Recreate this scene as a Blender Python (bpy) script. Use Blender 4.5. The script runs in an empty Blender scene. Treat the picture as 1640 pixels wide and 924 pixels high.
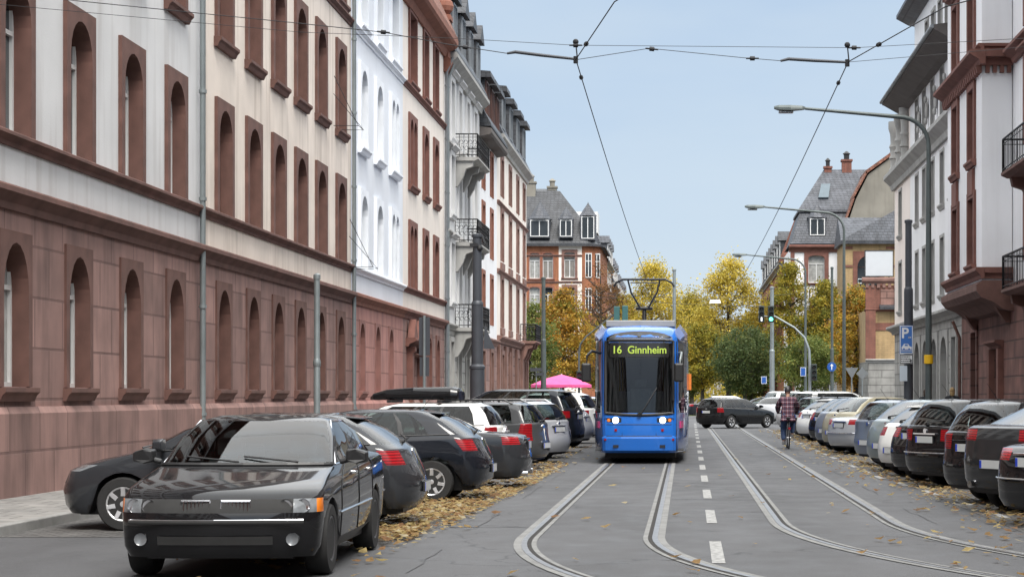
import bpy, bmesh, math, random
from mathutils import Vector, Matrix, Euler
random.seed(7)
PI = math.pi
RAD = math.radians
SC = bpy.context.scene
COL = SC.collection

# ------------------------------------------------------------------ camera, sky, sun, exposure
EYE = 1.63
FPX = 3150.0
cam_d = bpy.data.cameras.new('camera')
cam = bpy.data.objects.new('camera', cam_d)
COL.objects.link(cam)
cam.location = (0, 0, EYE)
cam.rotation_euler = (PI / 2, 0, 0)
cam_d.sensor_width = 36.0
cam_d.lens = 36.0 * FPX / 1640.0
cam_d.shift_x = -277.0 / 1640.0
cam_d.shift_y = 170.0 / 1640.0
cam_d.clip_start = 0.5
cam_d.clip_end = 9000
SC.camera = cam

SUN_EL, SUN_AZ = RAD(56), RAD(160)      # azimuth clockwise from +Y
world = bpy.data.worlds.new('World')
SC.world = world
world.use_nodes = True
wn, wl = world.node_tree.nodes, world.node_tree.links
wn.clear()
w_out = wn.new('ShaderNodeOutputWorld')
w_bg = wn.new('ShaderNodeBackground')
w_sky = wn.new('ShaderNodeTexSky')
w_sky.sky_type = 'NISHITA'
w_sky.sun_disc = False
w_sky.sun_elevation = SUN_EL
w_sky.sun_rotation = SUN_AZ
w_sky.air_density = 1.0
w_sky.dust_density = 2.0
w_sky.ozone_density = 1.0
w_tc = wn.new('ShaderNodeTexCoord')
w_map = wn.new('ShaderNodeMapping')
w_map.inputs['Scale'].default_value = (1.0, 1.0, 3.0)
w_no = wn.new('ShaderNodeTexNoise')
w_no.inputs['Scale'].default_value = 2.2
w_no.inputs['Detail'].default_value = 5
w_no.inputs['Roughness'].default_value = 0.5
w_rr = wn.new('ShaderNodeMapRange')
w_rr.inputs['From Min'].default_value = 0.3
w_rr.inputs['From Max'].default_value = 0.75
w_rr.inputs['To Min'].default_value = 0.86
w_rr.inputs['To Max'].default_value = 0.96
w_mix = wn.new('ShaderNodeMix')
w_mix.data_type = 'RGBA'
w_mix.inputs[7].default_value = (5.6, 6.7, 7.9, 1)
wl.new(w_tc.outputs['Generated'], w_map.inputs['Vector'])
wl.new(w_map.outputs['Vector'], w_no.inputs['Vector'])
wl.new(w_no.outputs['Fac'], w_rr.inputs['Value'])
wl.new(w_rr.outputs['Result'], w_mix.inputs[0])
wl.new(w_sky.outputs['Color'], w_mix.inputs[6])
# an overcast sky is about three times as bright overhead as at the horizon
w_sep = wn.new('ShaderNodeSeparateXYZ')
w_el = wn.new('ShaderNodeMapRange')
w_el.inputs['From Min'].default_value = 0.2
w_el.inputs['From Max'].default_value = 0.5
w_el.inputs['To Min'].default_value = 1.0
w_el.inputs['To Max'].default_value = 4.2
w_vs = wn.new('ShaderNodeVectorMath')
w_vs.operation = 'SCALE'
wl.new(w_tc.outputs['Generated'], w_sep.inputs[0])
wl.new(w_sep.outputs['Z'], w_el.inputs['Value'])
w_hz = wn.new('ShaderNodeMapRange')
w_hz.inputs['From Min'].default_value = 0.0
w_hz.inputs['From Max'].default_value = 0.22
w_hc = wn.new('ShaderNodeMix')
w_hc.data_type = 'RGBA'
w_hc.inputs[6].default_value = (7.5, 8.65, 9.55, 1)
w_hc.inputs[7].default_value = (4.7, 6.3, 8.5, 1)
wl.new(w_sep.outputs['Z'], w_hz.inputs['Value'])
wl.new(w_hz.outputs['Result'], w_hc.inputs[0])
w_h2 = wn.new('ShaderNodeMapRange')
w_h2.inputs['From Min'].default_value = 0.2
w_h2.inputs['From Max'].default_value = 0.45
w_hn = wn.new('ShaderNodeMix')
w_hn.data_type = 'RGBA'
w_hn.inputs[7].default_value = (6.3, 6.25, 6.1, 1)
wl.new(w_sep.outputs['Z'], w_h2.inputs['Value'])
wl.new(w_h2.outputs['Result'], w_hn.inputs[0])
wl.new(w_hc.outputs[2], w_hn.inputs[6])
wl.new(w_hn.outputs[2], w_mix.inputs[7])
w_map2 = wn.new('ShaderNodeMapping')
w_map2.inputs['Scale'].default_value = (3.0, 3.0, 11.0)
w_no2 = wn.new('ShaderNodeTexNoise')
w_no2.inputs['Scale'].default_value = 1.6
w_no2.inputs['Detail'].default_value = 4
w_cl = wn.new('ShaderNodeMapRange')
w_cl.inputs['From Min'].default_value = 0.42
w_cl.inputs['From Max'].default_value = 0.72
w_cl.inputs['To Max'].default_value = 0.4
w_cm = wn.new('ShaderNodeMix')
w_cm.data_type = 'RGBA'
w_cm.inputs[7].default_value = (6.9, 7.9, 8.7, 1)
wl.new(w_tc.outputs['Generated'], w_map2.inputs['Vector'])
wl.new(w_map2.outputs['Vector'], w_no2.inputs['Vector'])
wl.new(w_no2.outputs['Fac'], w_cl.inputs['Value'])
wl.new(w_cl.outputs['Result'], w_cm.inputs[0])
wl.new(w_mix.outputs[2], w_cm.inputs[6])
wl.new(w_cm.outputs[2], w_vs.inputs[0])
wl.new(w_el.outputs['Result'], w_vs.inputs['Scale'])
wl.new(w_vs.outputs['Vector'], w_bg.inputs['Color'])
w_bg.inputs['Strength'].default_value = 0.05
wl.new(w_bg.outputs['Background'], w_out.inputs['Surface'])

sun_d = bpy.data.lights.new('sun', 'SUN')
sun = bpy.data.objects.new('sun', sun_d)
COL.objects.link(sun)
sun_d.energy = 2.2
sun_d.angle = RAD(26)
sun_d.color = (1.0, 0.96, 0.9)
sd = Vector((math.sin(SUN_AZ) * math.cos(SUN_EL), math.cos(SUN_AZ) * math.cos(SUN_EL), math.sin(SUN_EL)))
sun.rotation_euler = sd.to_track_quat('Z', 'Y').to_euler()
SC.view_settings.view_transform = 'Standard'
SC.view_settings.look = 'None'
SC.view_settings.gamma = 1
SC.view_settings.exposure = 1.0
SC.view_settings.use_curve_mapping = False
SC.cycles.max_bounces = 6
SC.cycles.transparent_max_bounces = 12
SC.cycles.use_denoising = True

# ------------------------------------------------------------------ helpers
def wmat(o):
    m = o.matrix_basis.copy()
    if o.parent:
        m = wmat(o.parent) @ o.matrix_parent_inverse @ m
    return m

def tag(o, label=None, cat=None, group=None, kind=None):
    if label: o['label'] = label
    if cat: o['category'] = cat
    if group: o['group'] = group
    if kind: o['kind'] = kind
    return o

def empty(name, loc=(0, 0, 0), rz=0, label=None, cat=None, group=None):
    o = bpy.data.objects.new(name, None)
    o.empty_display_size = 0.3
    COL.objects.link(o)
    o.location = loc
    o.rotation_euler = (0, 0, rz)
    return tag(o, label, cat, group)

def link_mesh(name, me, parent=None, world=False, loc=None, rz=0):
    o = bpy.data.objects.new(name, me)
    COL.objects.link(o)
    if parent:
        o.parent = parent
        if world:
            o.matrix_parent_inverse = wmat(parent).inverted()
    if loc is not None:
        o.location = loc
    if rz:
        o.rotation_euler = (0, 0, rz)
    return o

class MB:
    """collects faces; build() links them as one mesh object"""
    def __init__(s):
        s.v, s.f, s.m, s.M = [], [], [], None
    def pt(s, p):
        p = Vector(p)
        if s.M is not None: p = s.M @ p
        s.v.append(p)
        return len(s.v) - 1
    def face(s, pts, mi=0):
        s.f.append([s.pt(p) for p in pts]); s.m.append(mi)
    def box(s, x0, x1, y0, y1, z0, z1, mi=0):
        i = [s.pt(p) for p in ((x0,y0,z0),(x1,y0,z0),(x1,y1,z0),(x0,y1,z0),(x0,y0,z1),(x1,y0,z1),(x1,y1,z1),(x0,y1,z1))]
        for q in ((0,3,2,1),(4,5,6,7),(0,1,5,4),(1,2,6,5),(2,3,7,6),(3,0,4,7)):
            s.f.append([i[k] for k in q]); s.m.append(mi)
    def cbox(s, c, d, mi=0):
        s.box(c[0]-d[0]/2, c[0]+d[0]/2, c[1]-d[1]/2, c[1]+d[1]/2, c[2]-d[2]/2, c[2]+d[2]/2, mi)
    def extrude(s, ring_a, ring_b, mi=0, caps=True):
        n = len(ring_a)
        a = [s.pt(p) for p in ring_a]; b = [s.pt(p) for p in ring_b]
        for k in range(n):
            s.f.append([a[k], a[(k+1)%n], b[(k+1)%n], b[k]]); s.m.append(mi)
        if caps:
            s.f.append(a[::-1]); s.m.append(mi)
            s.f.append(b); s.m.append(mi)
    def tube(s, pts, r, n=8, mi=0, caps=True):
        pts = [Vector(p) for p in pts]
        if not hasattr(r, '__len__'): r = [r] * len(pts)
        rings = []
        ref = None
        for k, p in enumerate(pts):
            d = (pts[min(k+1, len(pts)-1)] - pts[max(k-1, 0)]).normalized()
            if ref is None or abs(ref.dot(d)) > 0.95:
                ref = Vector((0,0,1)) if abs(d.z) < 0.9 else Vector((1,0,0))
            a = d.cross(ref).normalized(); b = d.cross(a).normalized()
            rings.append([s.pt(p + r[k]*(math.cos(2*PI*q/n)*a + math.sin(2*PI*q/n)*b)) for q in range(n)])
        for k in range(len(rings)-1):
            for q in range(n):
                s.f.append([rings[k][q], rings[k][(q+1)%n], rings[k+1][(q+1)%n], rings[k+1][q]]); s.m.append(mi)
        if caps:
            s.f.append(rings[0][::-1]); s.m.append(mi)
            s.f.append(rings[-1]); s.m.append(mi)
    def lathe(s, prof, n=16, mi=0, axis='z', c=(0,0,0)):
        c = Vector(c); rings = []
        for (r, h) in prof:
            R = []
            for q in range(n):
                t = 2*PI*q/n
                p = (r*math.cos(t), r*math.sin(t), h)
                if axis == 'y': p = (p[0], p[2], p[1])
                if axis == 'x': p = (p[2], p[0], p[1])
                R.append(s.pt(c + Vector(p)))
            rings.append(R)
        for k in range(len(rings)-1):
            for q in range(n):
                s.f.append([rings[k][q], rings[k][(q+1)%n], rings[k+1][(q+1)%n], rings[k+1][q]]); s.m.append(mi)
        s.f.append(rings[0][::-1]); s.m.append(mi)
        s.f.append(rings[-1]); s.m.append(mi)
    def ball(s, c, r, n=10, m=6, mi=0):
        if not hasattr(r, '__len__'): r = (r, r, r)
        c = Vector(c)
        R = []
        for i in range(1, m):
            t = PI*i/m
            R.append([s.pt(c + Vector((r[0]*math.sin(t)*math.cos(2*PI*q/n), r[1]*math.sin(t)*math.sin(2*PI*q/n), r[2]*math.cos(t)))) for q in range(n)])
        a = s.pt(c + Vector((0,0,r[2]))); b = s.pt(c - Vector((0,0,r[2])))
        for q in range(n):
            s.f.append([a, R[0][q], R[0][(q+1)%n]]); s.m.append(mi)
            s.f.append([b, R[-1][(q+1)%n], R[-1][q]]); s.m.append(mi)
        for i in range(len(R)-1):
            for q in range(n):
                s.f.append([R[i][q], R[i+1][q], R[i+1][(q+1)%n], R[i][(q+1)%n]]); s.m.append(mi)
    def mesh(s, name, mats, smooth=0, merge=0, recalc=True):
        me = bpy.data.meshes.new(name)
        me.from_pydata([tuple(p) for p in s.v], [], s.f)
        if not isinstance(mats, (list, tuple)): mats = [mats]
        for m in mats: me.materials.append(m)
        if len(mats) > 1: me.polygons.foreach_set('material_index', s.m)
        if merge or recalc:
            bm = bmesh.new(); bm.from_mesh(me)
            if merge: bmesh.ops.remove_doubles(bm, verts=bm.verts, dist=merge)
            if recalc: bmesh.ops.recalc_face_normals(bm, faces=bm.faces)
            bm.to_mesh(me); bm.free()
        if smooth:
            me.polygons.foreach_set('use_smooth', [True]*len(me.polygons))
            me.set_sharp_from_angle(angle=RAD(smooth))
        me.update()
        return me
    def build(s, name, mats, parent=None, world=False, smooth=0, merge=0, recalc=True, bevel=0, loc=None, rz=0):
        o = link_mesh(name, s.mesh(name, mats, smooth, merge, recalc), parent, world, loc, rz)
        if bevel:
            b = o.modifiers.new('bevel', 'BEVEL'); b.width = bevel; b.segments = 2; b.limit_method = 'ANGLE'
        return o

def children_of(o):
    return [c for c in bpy.data.objects if c.parent == o]
def copy_tree(o, kids=None, parent=None):
    c = o.copy(); COL.objects.link(c)
    if parent: c.parent = parent
    for k in o.children:
        copy_tree(k, None, c)
    return c

# ------------------------------------------------------------------ materials
MATS = {}
def mat(name, col, rough=0.7, metal=0.0, var=0.12, scale=2.0, bump=0.0, spec=0.5, coat=0.0, stain=0.0, detail=6, emit=None, estr=0, bscale=None):
    if name in MATS: return MATS[name]
    m = bpy.data.materials.new(name); m.use_nodes = True
    n, l = m.node_tree.nodes, m.node_tree.links
    b = n['Principled BSDF']
    b.inputs['Base Color'].default_value = (*col, 1)
    b.inputs['Roughness'].default_value = rough
    b.inputs['Metallic'].default_value = metal
    b.inputs['Specular IOR Level'].default_value = spec
    if coat:
        b.inputs['Coat Weight'].default_value = coat
        b.inputs['Coat Roughness'].default_value = 0.04
    if emit:
        b.inputs['Emission Color'].default_value = (*emit, 1)
        b.inputs['Emission Strength'].default_value = estr
    if var or bump or stain:
        tc = n.new('ShaderNodeTexCoord')
        no = n.new('ShaderNodeTexNoise'); no.inputs['Scale'].default_value = scale; no.inputs['Detail'].default_value = detail
        l.new(tc.outputs['Object'], no.inputs['Vector'])
        mr = n.new('ShaderNodeMapRange')
        mr.inputs['From Min'].default_value = 0.3; mr.inputs['From Max'].default_value = 0.7
        mr.inputs['To Min'].default_value = 1 - var; mr.inputs['To Max'].default_value = 1 + var*0.6
        l.new(no.outputs['Fac'], mr.inputs['Value'])
        vm = n.new('ShaderNodeVectorMath'); vm.operation = 'SCALE'
        vm.inputs[0].default_value = col
        l.new(mr.outputs['Result'], vm.inputs['Scale'])
        last = vm.outputs['Vector']
        if stain:      # vertical dirt streaks running down
            mp = n.new('ShaderNodeMapping'); mp.inputs['Scale'].default_value = (2.3, 2.3, 0.18)
            l.new(tc.outputs['Object'], mp.inputs['Vector'])
            n2 = n.new('ShaderNodeTexNoise'); n2.inputs['Scale'].default_value = 1.6; n2.inputs['Detail'].default_value = 7
            l.new(mp.outputs['Vector'], n2.inputs['Vector'])
            m2 = n.new('ShaderNodeMapRange'); m2.inputs['From Min'].default_value = 0.5; m2.inputs['From Max'].default_value = 0.75
            m2.inputs['To Min'].default_value = 0; m2.inputs['To Max'].default_value = stain
            l.new(n2.outputs['Fac'], m2.inputs['Value'])
            mx = n.new('ShaderNodeMix'); mx.data_type = 'RGBA'
            l.new(m2.outputs['Result'], mx.inputs[0]); l.new(last, mx.inputs[6])
            mx.inputs[7].default_value = (col[0]*0.45, col[1]*0.4, col[2]*0.36, 1)
            last = mx.outputs[2]
        l.new(last, b.inputs['Base Color'])
        if bump:
            bp = n.new('ShaderNodeBump'); bp.inputs['Strength'].default_value = bump; bp.inputs['Distance'].default_value = 0.03
            src = no
            if bscale:
                src = n.new('ShaderNodeTexNoise'); src.inputs['Scale'].default_value = bscale; src.inputs['Detail'].default_value = 4
                l.new(tc.outputs['Object'], src.inputs['Vector'])
            l.new(src.outputs['Fac'], bp.inputs['Height']); l.new(bp.outputs['Normal'], b.inputs['Normal'])
    MATS[name] = m
    return m

def block_mat(name, c1, c2, mortar, bw, bh, ms=0.02, rough=0.85, bump=0.6, var=0.2, off=0.5):
    """coursed blocks, bricks or slates; works on walls along either axis"""
    if name in MATS: return MATS[name]
    m = bpy.data.materials.new(name); m.use_nodes = True
    n, l = m.node_tree.nodes, m.node_tree.links
    b = n['Principled BSDF']; b.inputs['Roughness'].default_value = rough
    tc = n.new('ShaderNodeTexCoord'); sp = n.new('ShaderNodeSeparateXYZ'); l.new(tc.outputs['Object'], sp.inputs[0])
    ad = n.new('ShaderNodeMath'); ad.operation = 'ADD'; l.new(sp.outputs['X'], ad.inputs[0]); l.new(sp.outputs['Y'], ad.inputs[1])
    cb = n.new('ShaderNodeCombineXYZ'); l.new(ad.outputs[0], cb.inputs['X']); l.new(sp.outputs['Z'], cb.inputs['Y'])
    br = n.new('ShaderNodeTexBrick'); l.new(cb.outputs[0], br.inputs['Vector'])
    br.inputs['Color1'].default_value = (*c1, 1); br.inputs['Color2'].default_value = (*c2, 1); br.inputs['Mortar'].default_value = (*mortar, 1)
    br.inputs['Scale'].default_value = 1.0; br.inputs['Mortar Size'].default_value = ms
    br.inputs['Brick Width'].default_value = bw; br.inputs['Row Height'].default_value = bh
    br.inputs['Mortar Smooth'].default_value = 0.15
    br.offset = off
    no = n.new('ShaderNodeTexNoise'); no.inputs['Scale'].default_value = 1.3; no.inputs['Detail'].default_value = 8
    l.new(tc.outputs['Object'], no.inputs['Vector'])
    mr = n.new('ShaderNodeMapRange'); mr.inputs['From Min'].default_value = 0.3; mr.inputs['From Max'].default_value = 0.7
    mr.inputs['To Min'].default_value = 1-var; mr.inputs['To Max'].default_value = 1+var*0.7
    l.new(no.outputs['Fac'], mr.inputs['Value'])
    vm = n.new('ShaderNodeVectorMath'); vm.operation = 'SCALE'; l.new(br.outputs['Color'], vm.inputs[0]); l.new(mr.outputs['Result'], vm.inputs['Scale'])
    mp = n.new('ShaderNodeMapping'); mp.inputs['Scale'].default_value = (1.7, 1.7, 0.22); l.new(tc.outputs['Object'], mp.inputs['Vector'])
    n2 = n.new('ShaderNodeTexNoise'); n2.inputs['Scale'].default_value = 1.1; n2.inputs['Detail'].default_value = 9; n2.inputs['Roughness'].default_value = .65
    l.new(mp.outputs['Vector'], n2.inputs['Vector'])
    m2 = n.new('ShaderNodeMapRange'); m2.inputs['From Min'].default_value = .46; m2.inputs['From Max'].default_value = .72; m2.inputs['To Min'].default_value = 1.0; m2.inputs['To Max'].default_value = .55
    l.new(n2.outputs['Fac'], m2.inputs['Value'])
    v2 = n.new('ShaderNodeVectorMath'); v2.operation = 'SCALE'; l.new(vm.outputs['Vector'], v2.inputs[0]); l.new(m2.outputs['Result'], v2.inputs['Scale'])
    l.new(v2.outputs['Vector'], b.inputs['Base Color'])
    bp = n.new('ShaderNodeBump'); bp.inputs['Strength'].default_value = bump; bp.inputs['Distance'].default_value = 0.04; bp.invert = True
    l.new(br.outputs['Fac'], bp.inputs['Height']); l.new(bp.outputs['Normal'], b.inputs['Normal'])
    MATS[name] = m
    return m

def leafmat(name, col, rough=0.6, var=0.45, scale=0.9, trans=0.4):
    """thin leaves: part of the light passes through them"""
    if name in MATS: return MATS[name]
    m = mat(name, col, rough, var=var, scale=scale, spec=0.25)
    n, l = m.node_tree.nodes, m.node_tree.links
    b = n['Principled BSDF']; o = [q for q in n if q.type == 'OUTPUT_MATERIAL'][0]
    t = n.new('ShaderNodeBsdfTranslucent'); mx = n.new('ShaderNodeMixShader'); mx.inputs[0].default_value = trans
    src = b.inputs['Base Color'].links[0].from_socket
    l.new(src, t.inputs['Color']); l.new(b.outputs[0], mx.inputs[1]); l.new(t.outputs[0], mx.inputs[2]); l.new(mx.outputs[0], o.inputs['Surface'])
    return m

def thin_glass(name, tint, ior=1.5):
    """a pane one sees through: tinted transmission under a Fresnel reflection"""
    m = bpy.data.materials.new(name); m.use_nodes = True
    n, l = m.node_tree.nodes, m.node_tree.links; n.clear()
    o = n.new('ShaderNodeOutputMaterial'); f = n.new('ShaderNodeFresnel'); f.inputs['IOR'].default_value = ior
    t = n.new('ShaderNodeBsdfTransparent'); t.inputs['Color'].default_value = (*tint, 1)
    g_ = n.new('ShaderNodeBsdfGlossy'); g_.inputs['Roughness'].default_value = 0.015; g_.inputs['Color'].default_value = (1, 1, 1, 1)
    mx = n.new('ShaderNodeMixShader')
    l.new(f.outputs[0], mx.inputs[0]); l.new(t.outputs[0], mx.inputs[1]); l.new(g_.outputs[0], mx.inputs[2]); l.new(mx.outputs[0], o.inputs['Surface'])
    return m
GLASS = thin_glass('car_glass', (0.50, 0.56, 0.55), 1.6)
SIDEGLASS = thin_glass('car_side_glass', (0.40, 0.46, 0.45), 1.45)
PRIVACY = thin_glass('privacy_glass', (0.10, 0.11, 0.12), 1.6)
SEATCLOTH = mat('seat_cloth', (0.035, 0.035, 0.04), 0.9, var=0.2, scale=8)
CURTAIN = mat('pale_curtain_behind_glass', (0.30, 0.30, 0.285), 0.25, var=0.35, scale=3.5, coat=.6)
BLIND = mat('lowered_blind_behind_glass', (0.20, 0.185, 0.165), 0.3, var=0.25, scale=2.0, coat=.6)
WGLASS = mat('window_glass', (0.03, 0.035, 0.04), 0.05, var=0.3, scale=0.7, spec=0.5)
BLACKTRIM = mat('black_trim', (0.015, 0.015, 0.016), 0.45, var=0)
RUBBER = mat('rubber', (0.018, 0.018, 0.018), 0.8, var=0.2, scale=8)
CHROME = mat('chrome', (0.7, 0.7, 0.72), 0.12, 1.0, var=0)
ALLOY = mat('alloy', (0.62, 0.62, 0.63), 0.35, 0.55, var=0.1)
REDLAMP = mat('red_lamp', (0.30, 0.008, 0.012), 0.22, var=0.35, scale=14, spec=.35)
_n, _l = REDLAMP.node_tree.nodes, REDLAMP.node_tree.links     # moulded ribs inside the red lenses
_tc = _n.new('ShaderNodeTexCoord'); _w = _n.new('ShaderNodeTexWave'); _w.wave_type = 'BANDS'; _w.bands_direction = 'Z'; _w.inputs['Scale'].default_value = 9.0; _w.inputs['Distortion'].default_value = 0.0
_l.new(_tc.outputs['Object'], _w.inputs['Vector'])
_m = _n.new('ShaderNodeMix'); _m.data_type = 'RGBA'; _m.inputs[6].default_value = (0.10, 0.003, 0.006, 1); _m.inputs[7].default_value = (0.36, 0.010, 0.014, 1)
_l.new(_w.outputs['Fac'], _m.inputs[0]); _l.new(_m.outputs[2], _n['Principled BSDF'].inputs['Base Color'])
CLEARLAMP = mat('clear_lamp', (0.16, 0.17, 0.18), 0.08, var=0.3, scale=9, coat=0.6)
AMBER = mat('amber_lamp', (0.75, 0.2, 0.02), 0.15, var=0.2, scale=9, coat=0.5)
PLATE = mat('plate_white', (0.56, 0.57, 0.56), 0.4, var=0.03)
PLATEBLUE = mat('plate_blue', (0.02, 0.06, 0.5), 0.4, var=0)
IRON = mat('wrought_iron', (0.02, 0.02, 0.022), 0.5, 0.6, var=0.1)
DARKMETAL = mat('dark_metal_paint', (0.055, 0.06, 0.07), 0.5, 0.2, var=0.15, scale=1.5)
GREYMETAL = mat('grey_green_metal', (0.085, 0.102, 0.10), 0.5, 0.3, var=0.2, scale=1.5)
LIGHTMETAL = mat('galvanised_metal', (0.24, 0.27, 0.275), 0.45, 0.5, var=0.15, scale=2)
WHITEPAINT = mat('white_frame_paint', (0.62, 0.62, 0.61), 0.45, var=0.05)
BROWNFRAME = mat('brown_frame_paint', (0.09, 0.04, 0.03), 0.5, var=0.15)
BARK = mat('bark', (0.06, 0.05, 0.04), 0.9, var=0.35, scale=5, bump=0.6)

# ------------------------------------------------------------------ ground
def asphalt():
    m = bpy.data.materials.new('asphalt'); m.use_nodes = True
    n, l = m.node_tree.nodes, m.node_tree.links
    b = n['Principled BSDF']; b.inputs['Roughness'].default_value = 0.75
    tc = n.new('ShaderNodeTexCoord')
    def noise(sc, det, sx=1, sy=1):
        mp = n.new('ShaderNodeMapping'); mp.inputs['Scale'].default_value = (sx, sy, 1)
        l.new(tc.outputs['Object'], mp.inputs['Vector'])
        q = n.new('ShaderNodeTexNoise'); q.inputs['Scale'].default_value = sc; q.inputs['Detail'].default_value = det
        l.new(mp.outputs['Vector'], q.inputs['Vector']); return q
    a = noise(0.35, 6, 1.6, 0.35); g = noise(70, 3); s = noise(2.2, 7, 1, 0.6)
    def rng(src, a0, a1, b0, b1):
        r = n.new('ShaderNodeMapRange'); r.inputs['From Min'].default_value = a0; r.inputs['From Max'].default_value = a1
        r.inputs['To Min'].default_value = b0; r.inputs['To Max'].default_value = b1
        l.new(src, r.inputs['Value']); return r.outputs['Result']
    def mul(x, y):
        q = n.new('ShaderNodeMath'); q.operation = 'MULTIPLY'; l.new(x, q.inputs[0]); l.new(y, q.inputs[1]); return q.outputs[0]
    v = mul(mul(rng(a.outputs['Fac'], 0.3, 0.7, 0.72, 1.22), rng(g.outputs['Fac'], 0.25, 0.75, 0.65, 1.35)), rng(s.outputs['Fac'], 0.3, 0.7, 0.9, 1.1))
    # thin cracks
    vo = n.new('ShaderNodeTexVoronoi'); vo.feature = 'DISTANCE_TO_EDGE'; vo.inputs['Scale'].default_value = 0.16
    dn = noise(1.1, 5)
    vmx = n.new('ShaderNodeVectorMath'); vmx.operation = 'MULTIPLY_ADD'
    l.new(dn.outputs['Color'], vmx.inputs[0]); vmx.inputs[1].default_value = (1.6, 1.6, 0); l.new(tc.outputs['Object'], vmx.inputs[2])
    l.new(vmx.outputs['Vector'], vo.inputs['Vector'])
    v = mul(v, rng(vo.outputs['Distance'], 0.0, 0.004, 0.45, 1.0))
    sc = n.new('ShaderNodeVectorMath'); sc.operation = 'SCALE'; sc.inputs[0].default_value = (0.066, 0.0665, 0.0695); l.new(v, sc.inputs['Scale'])
    l.new(sc.outputs['Vector'], b.inputs['Base Color'])
    l.new(rng(s.outputs['Fac'], 0.3, 0.7, 0.62, 0.85), b.inputs['Roughness'])
    bp = n.new('ShaderNodeBump'); bp.inputs['Strength'].default_value = 0.35; bp.inputs['Distance'].default_value = 0.01
    l.new(g.outputs['Fac'], bp.inputs['Height']); l.new(bp.outputs['Normal'], b.inputs['Normal'])
    return m
ASPHALT = asphalt()
PAVING = block_mat('paving_slabs', (0.20, 0.195, 0.185), (0.25, 0.24, 0.225), (0.09, 0.085, 0.08), 0.5, 0.5, 0.015, bump=0.3)
# paving slabs lie flat: drive the pattern with X and Y instead of height
_n = PAVING.node_tree.nodes; _l = PAVING.node_tree.links
_br = [q for q in _n if q.type == 'TEX_BRICK'][0]; _tc = [q for q in _n if q.type == 'TEX_COORD'][0]
_l.new(_tc.outputs['Object'], _br.inputs['Vector'])
SETTS = block_mat('parking_setts', (0.085, 0.082, 0.08), (0.12, 0.115, 0.11), (0.05, 0.048, 0.045), 0.2, 0.14, 0.016, bump=0.5)
_n = SETTS.node_tree.nodes; _l = SETTS.node_tree.links
_br = [q for q in _n if q.type == 'TEX_BRICK'][0]; _tc = [q for q in _n if q.type == 'TEX_COORD'][0]
_l.new(_tc.outputs['Object'], _br.inputs['Vector'])
KERB = mat('kerb_stone', (0.24, 0.235, 0.225), 0.85, var=0.25, scale=3)
SOIL = mat('distant_ground', (0.12, 0.115, 0.10), 0.95, var=0.2, scale=0.05)
ROADPAINT = mat('road_paint', (0.29, 0.29, 0.283), 0.85, var=0.5, scale=14)
GRASS = mat('grass', (0.07, 0.09, 0.03), 0.9, var=0.4, scale=3)

g = MB(); g.face([(-3000,-300,-0.02),(3000,-300,-0.02),(3000,6000,-0.02),(-3000,6000,-0.02)])
tag(g.build('ground', SOIL, recalc=False), kind='structure')
g = MB()
for (y0, y1) in ((-60, 127), (127, 330)):
    xs = (-10.2, 10.4) if y0 < 0 else (-60, 60)
    g.face([(xs[0], y0, 0), (xs[1], y0, 0), (xs[1], y1, 0), (xs[0], y1, 0)])
tag(g.build('road', ASPHALT, recalc=False), kind='structure')
g = MB(); g.face([(-8, 22.5, 0.004), (-3.05, 22.5, 0.004), (-3.05, 118, 0.004), (-8, 118, 0.004)])
tag(g.build('parking_bay_paving', SETTS, recalc=False), kind='structure')
g = MB(); g.face([(4.0, 22.0, 0.004), (8.2, 22.0, 0.004), (8.2, 96, 0.004), (4.0, 96, 0.004)])
tag(g.build('parking_bay_paving', SETTS, recalc=False), kind='structure')
for (x0, x1, kx0, kx1, y1) in ((-12, -8.0, -8.0, -7.86, 122), (8.2, 12, 8.06, 8.2, 98)):
    g = MB(); g.box(x0, x1, -60, y1, -0.01, 0.12)
    tag(g.build('pavement', PAVING), kind='structure')
    g = MB(); g.box(kx0, kx1, -60, y1, -0.01, 0.125)
    tag(g.build('kerb', KERB, bevel=0.015), kind='structure')

# ---- tram tracks: two tracks, straight then bending off to the right towards the camera
RAILSTEEL = mat('rail_steel', (0.20, 0.20, 0.205), 0.4, 0.7, var=0.3, scale=6)
SEALANT = mat('rail_edge_concrete', (0.185, 0.185, 0.18), 0.85, var=0.25, scale=2.5)
GROOVE = mat('rail_groove', (0.02, 0.018, 0.016), 0.9, var=0.4, scale=12)
def track_path(xc, ys, R, off):
    pts = []
    for k in range(0, 40):
        y = 330 - (330 - ys) * k / 39
        pts.append((xc + off, y))
    for k in range(1, 40):
        a = RAD(80) * (k / 39) ** 1.25
        r = R * (1.35 - 0.35 * min(1, k / 16))
        pts.append((xc + R * (1 - math.cos(a)) + off * math.cos(a), ys - R * math.sin(a) + off * math.sin(a)))
    return pts
def ribbon(mb, pts, o0, o1, z, mi=0):
    L, Rr = [], []
    for k, p in enumerate(pts):
        a = Vector(pts[max(k-1, 0)]); b = Vector(pts[min(k+1, len(pts)-1)])
        d = (b - a).normalized(); nrm = Vector((-d.y, d.x))
        L.append(Vector((*(Vector(p) + nrm*o0), z))); Rr.append(Vector((*(Vector(p) + nrm*o1), z)))
    for k in range(len(pts)-1):
        mb.face([L[k], Rr[k], Rr[k+1], L[k+1]], mi)
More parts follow.
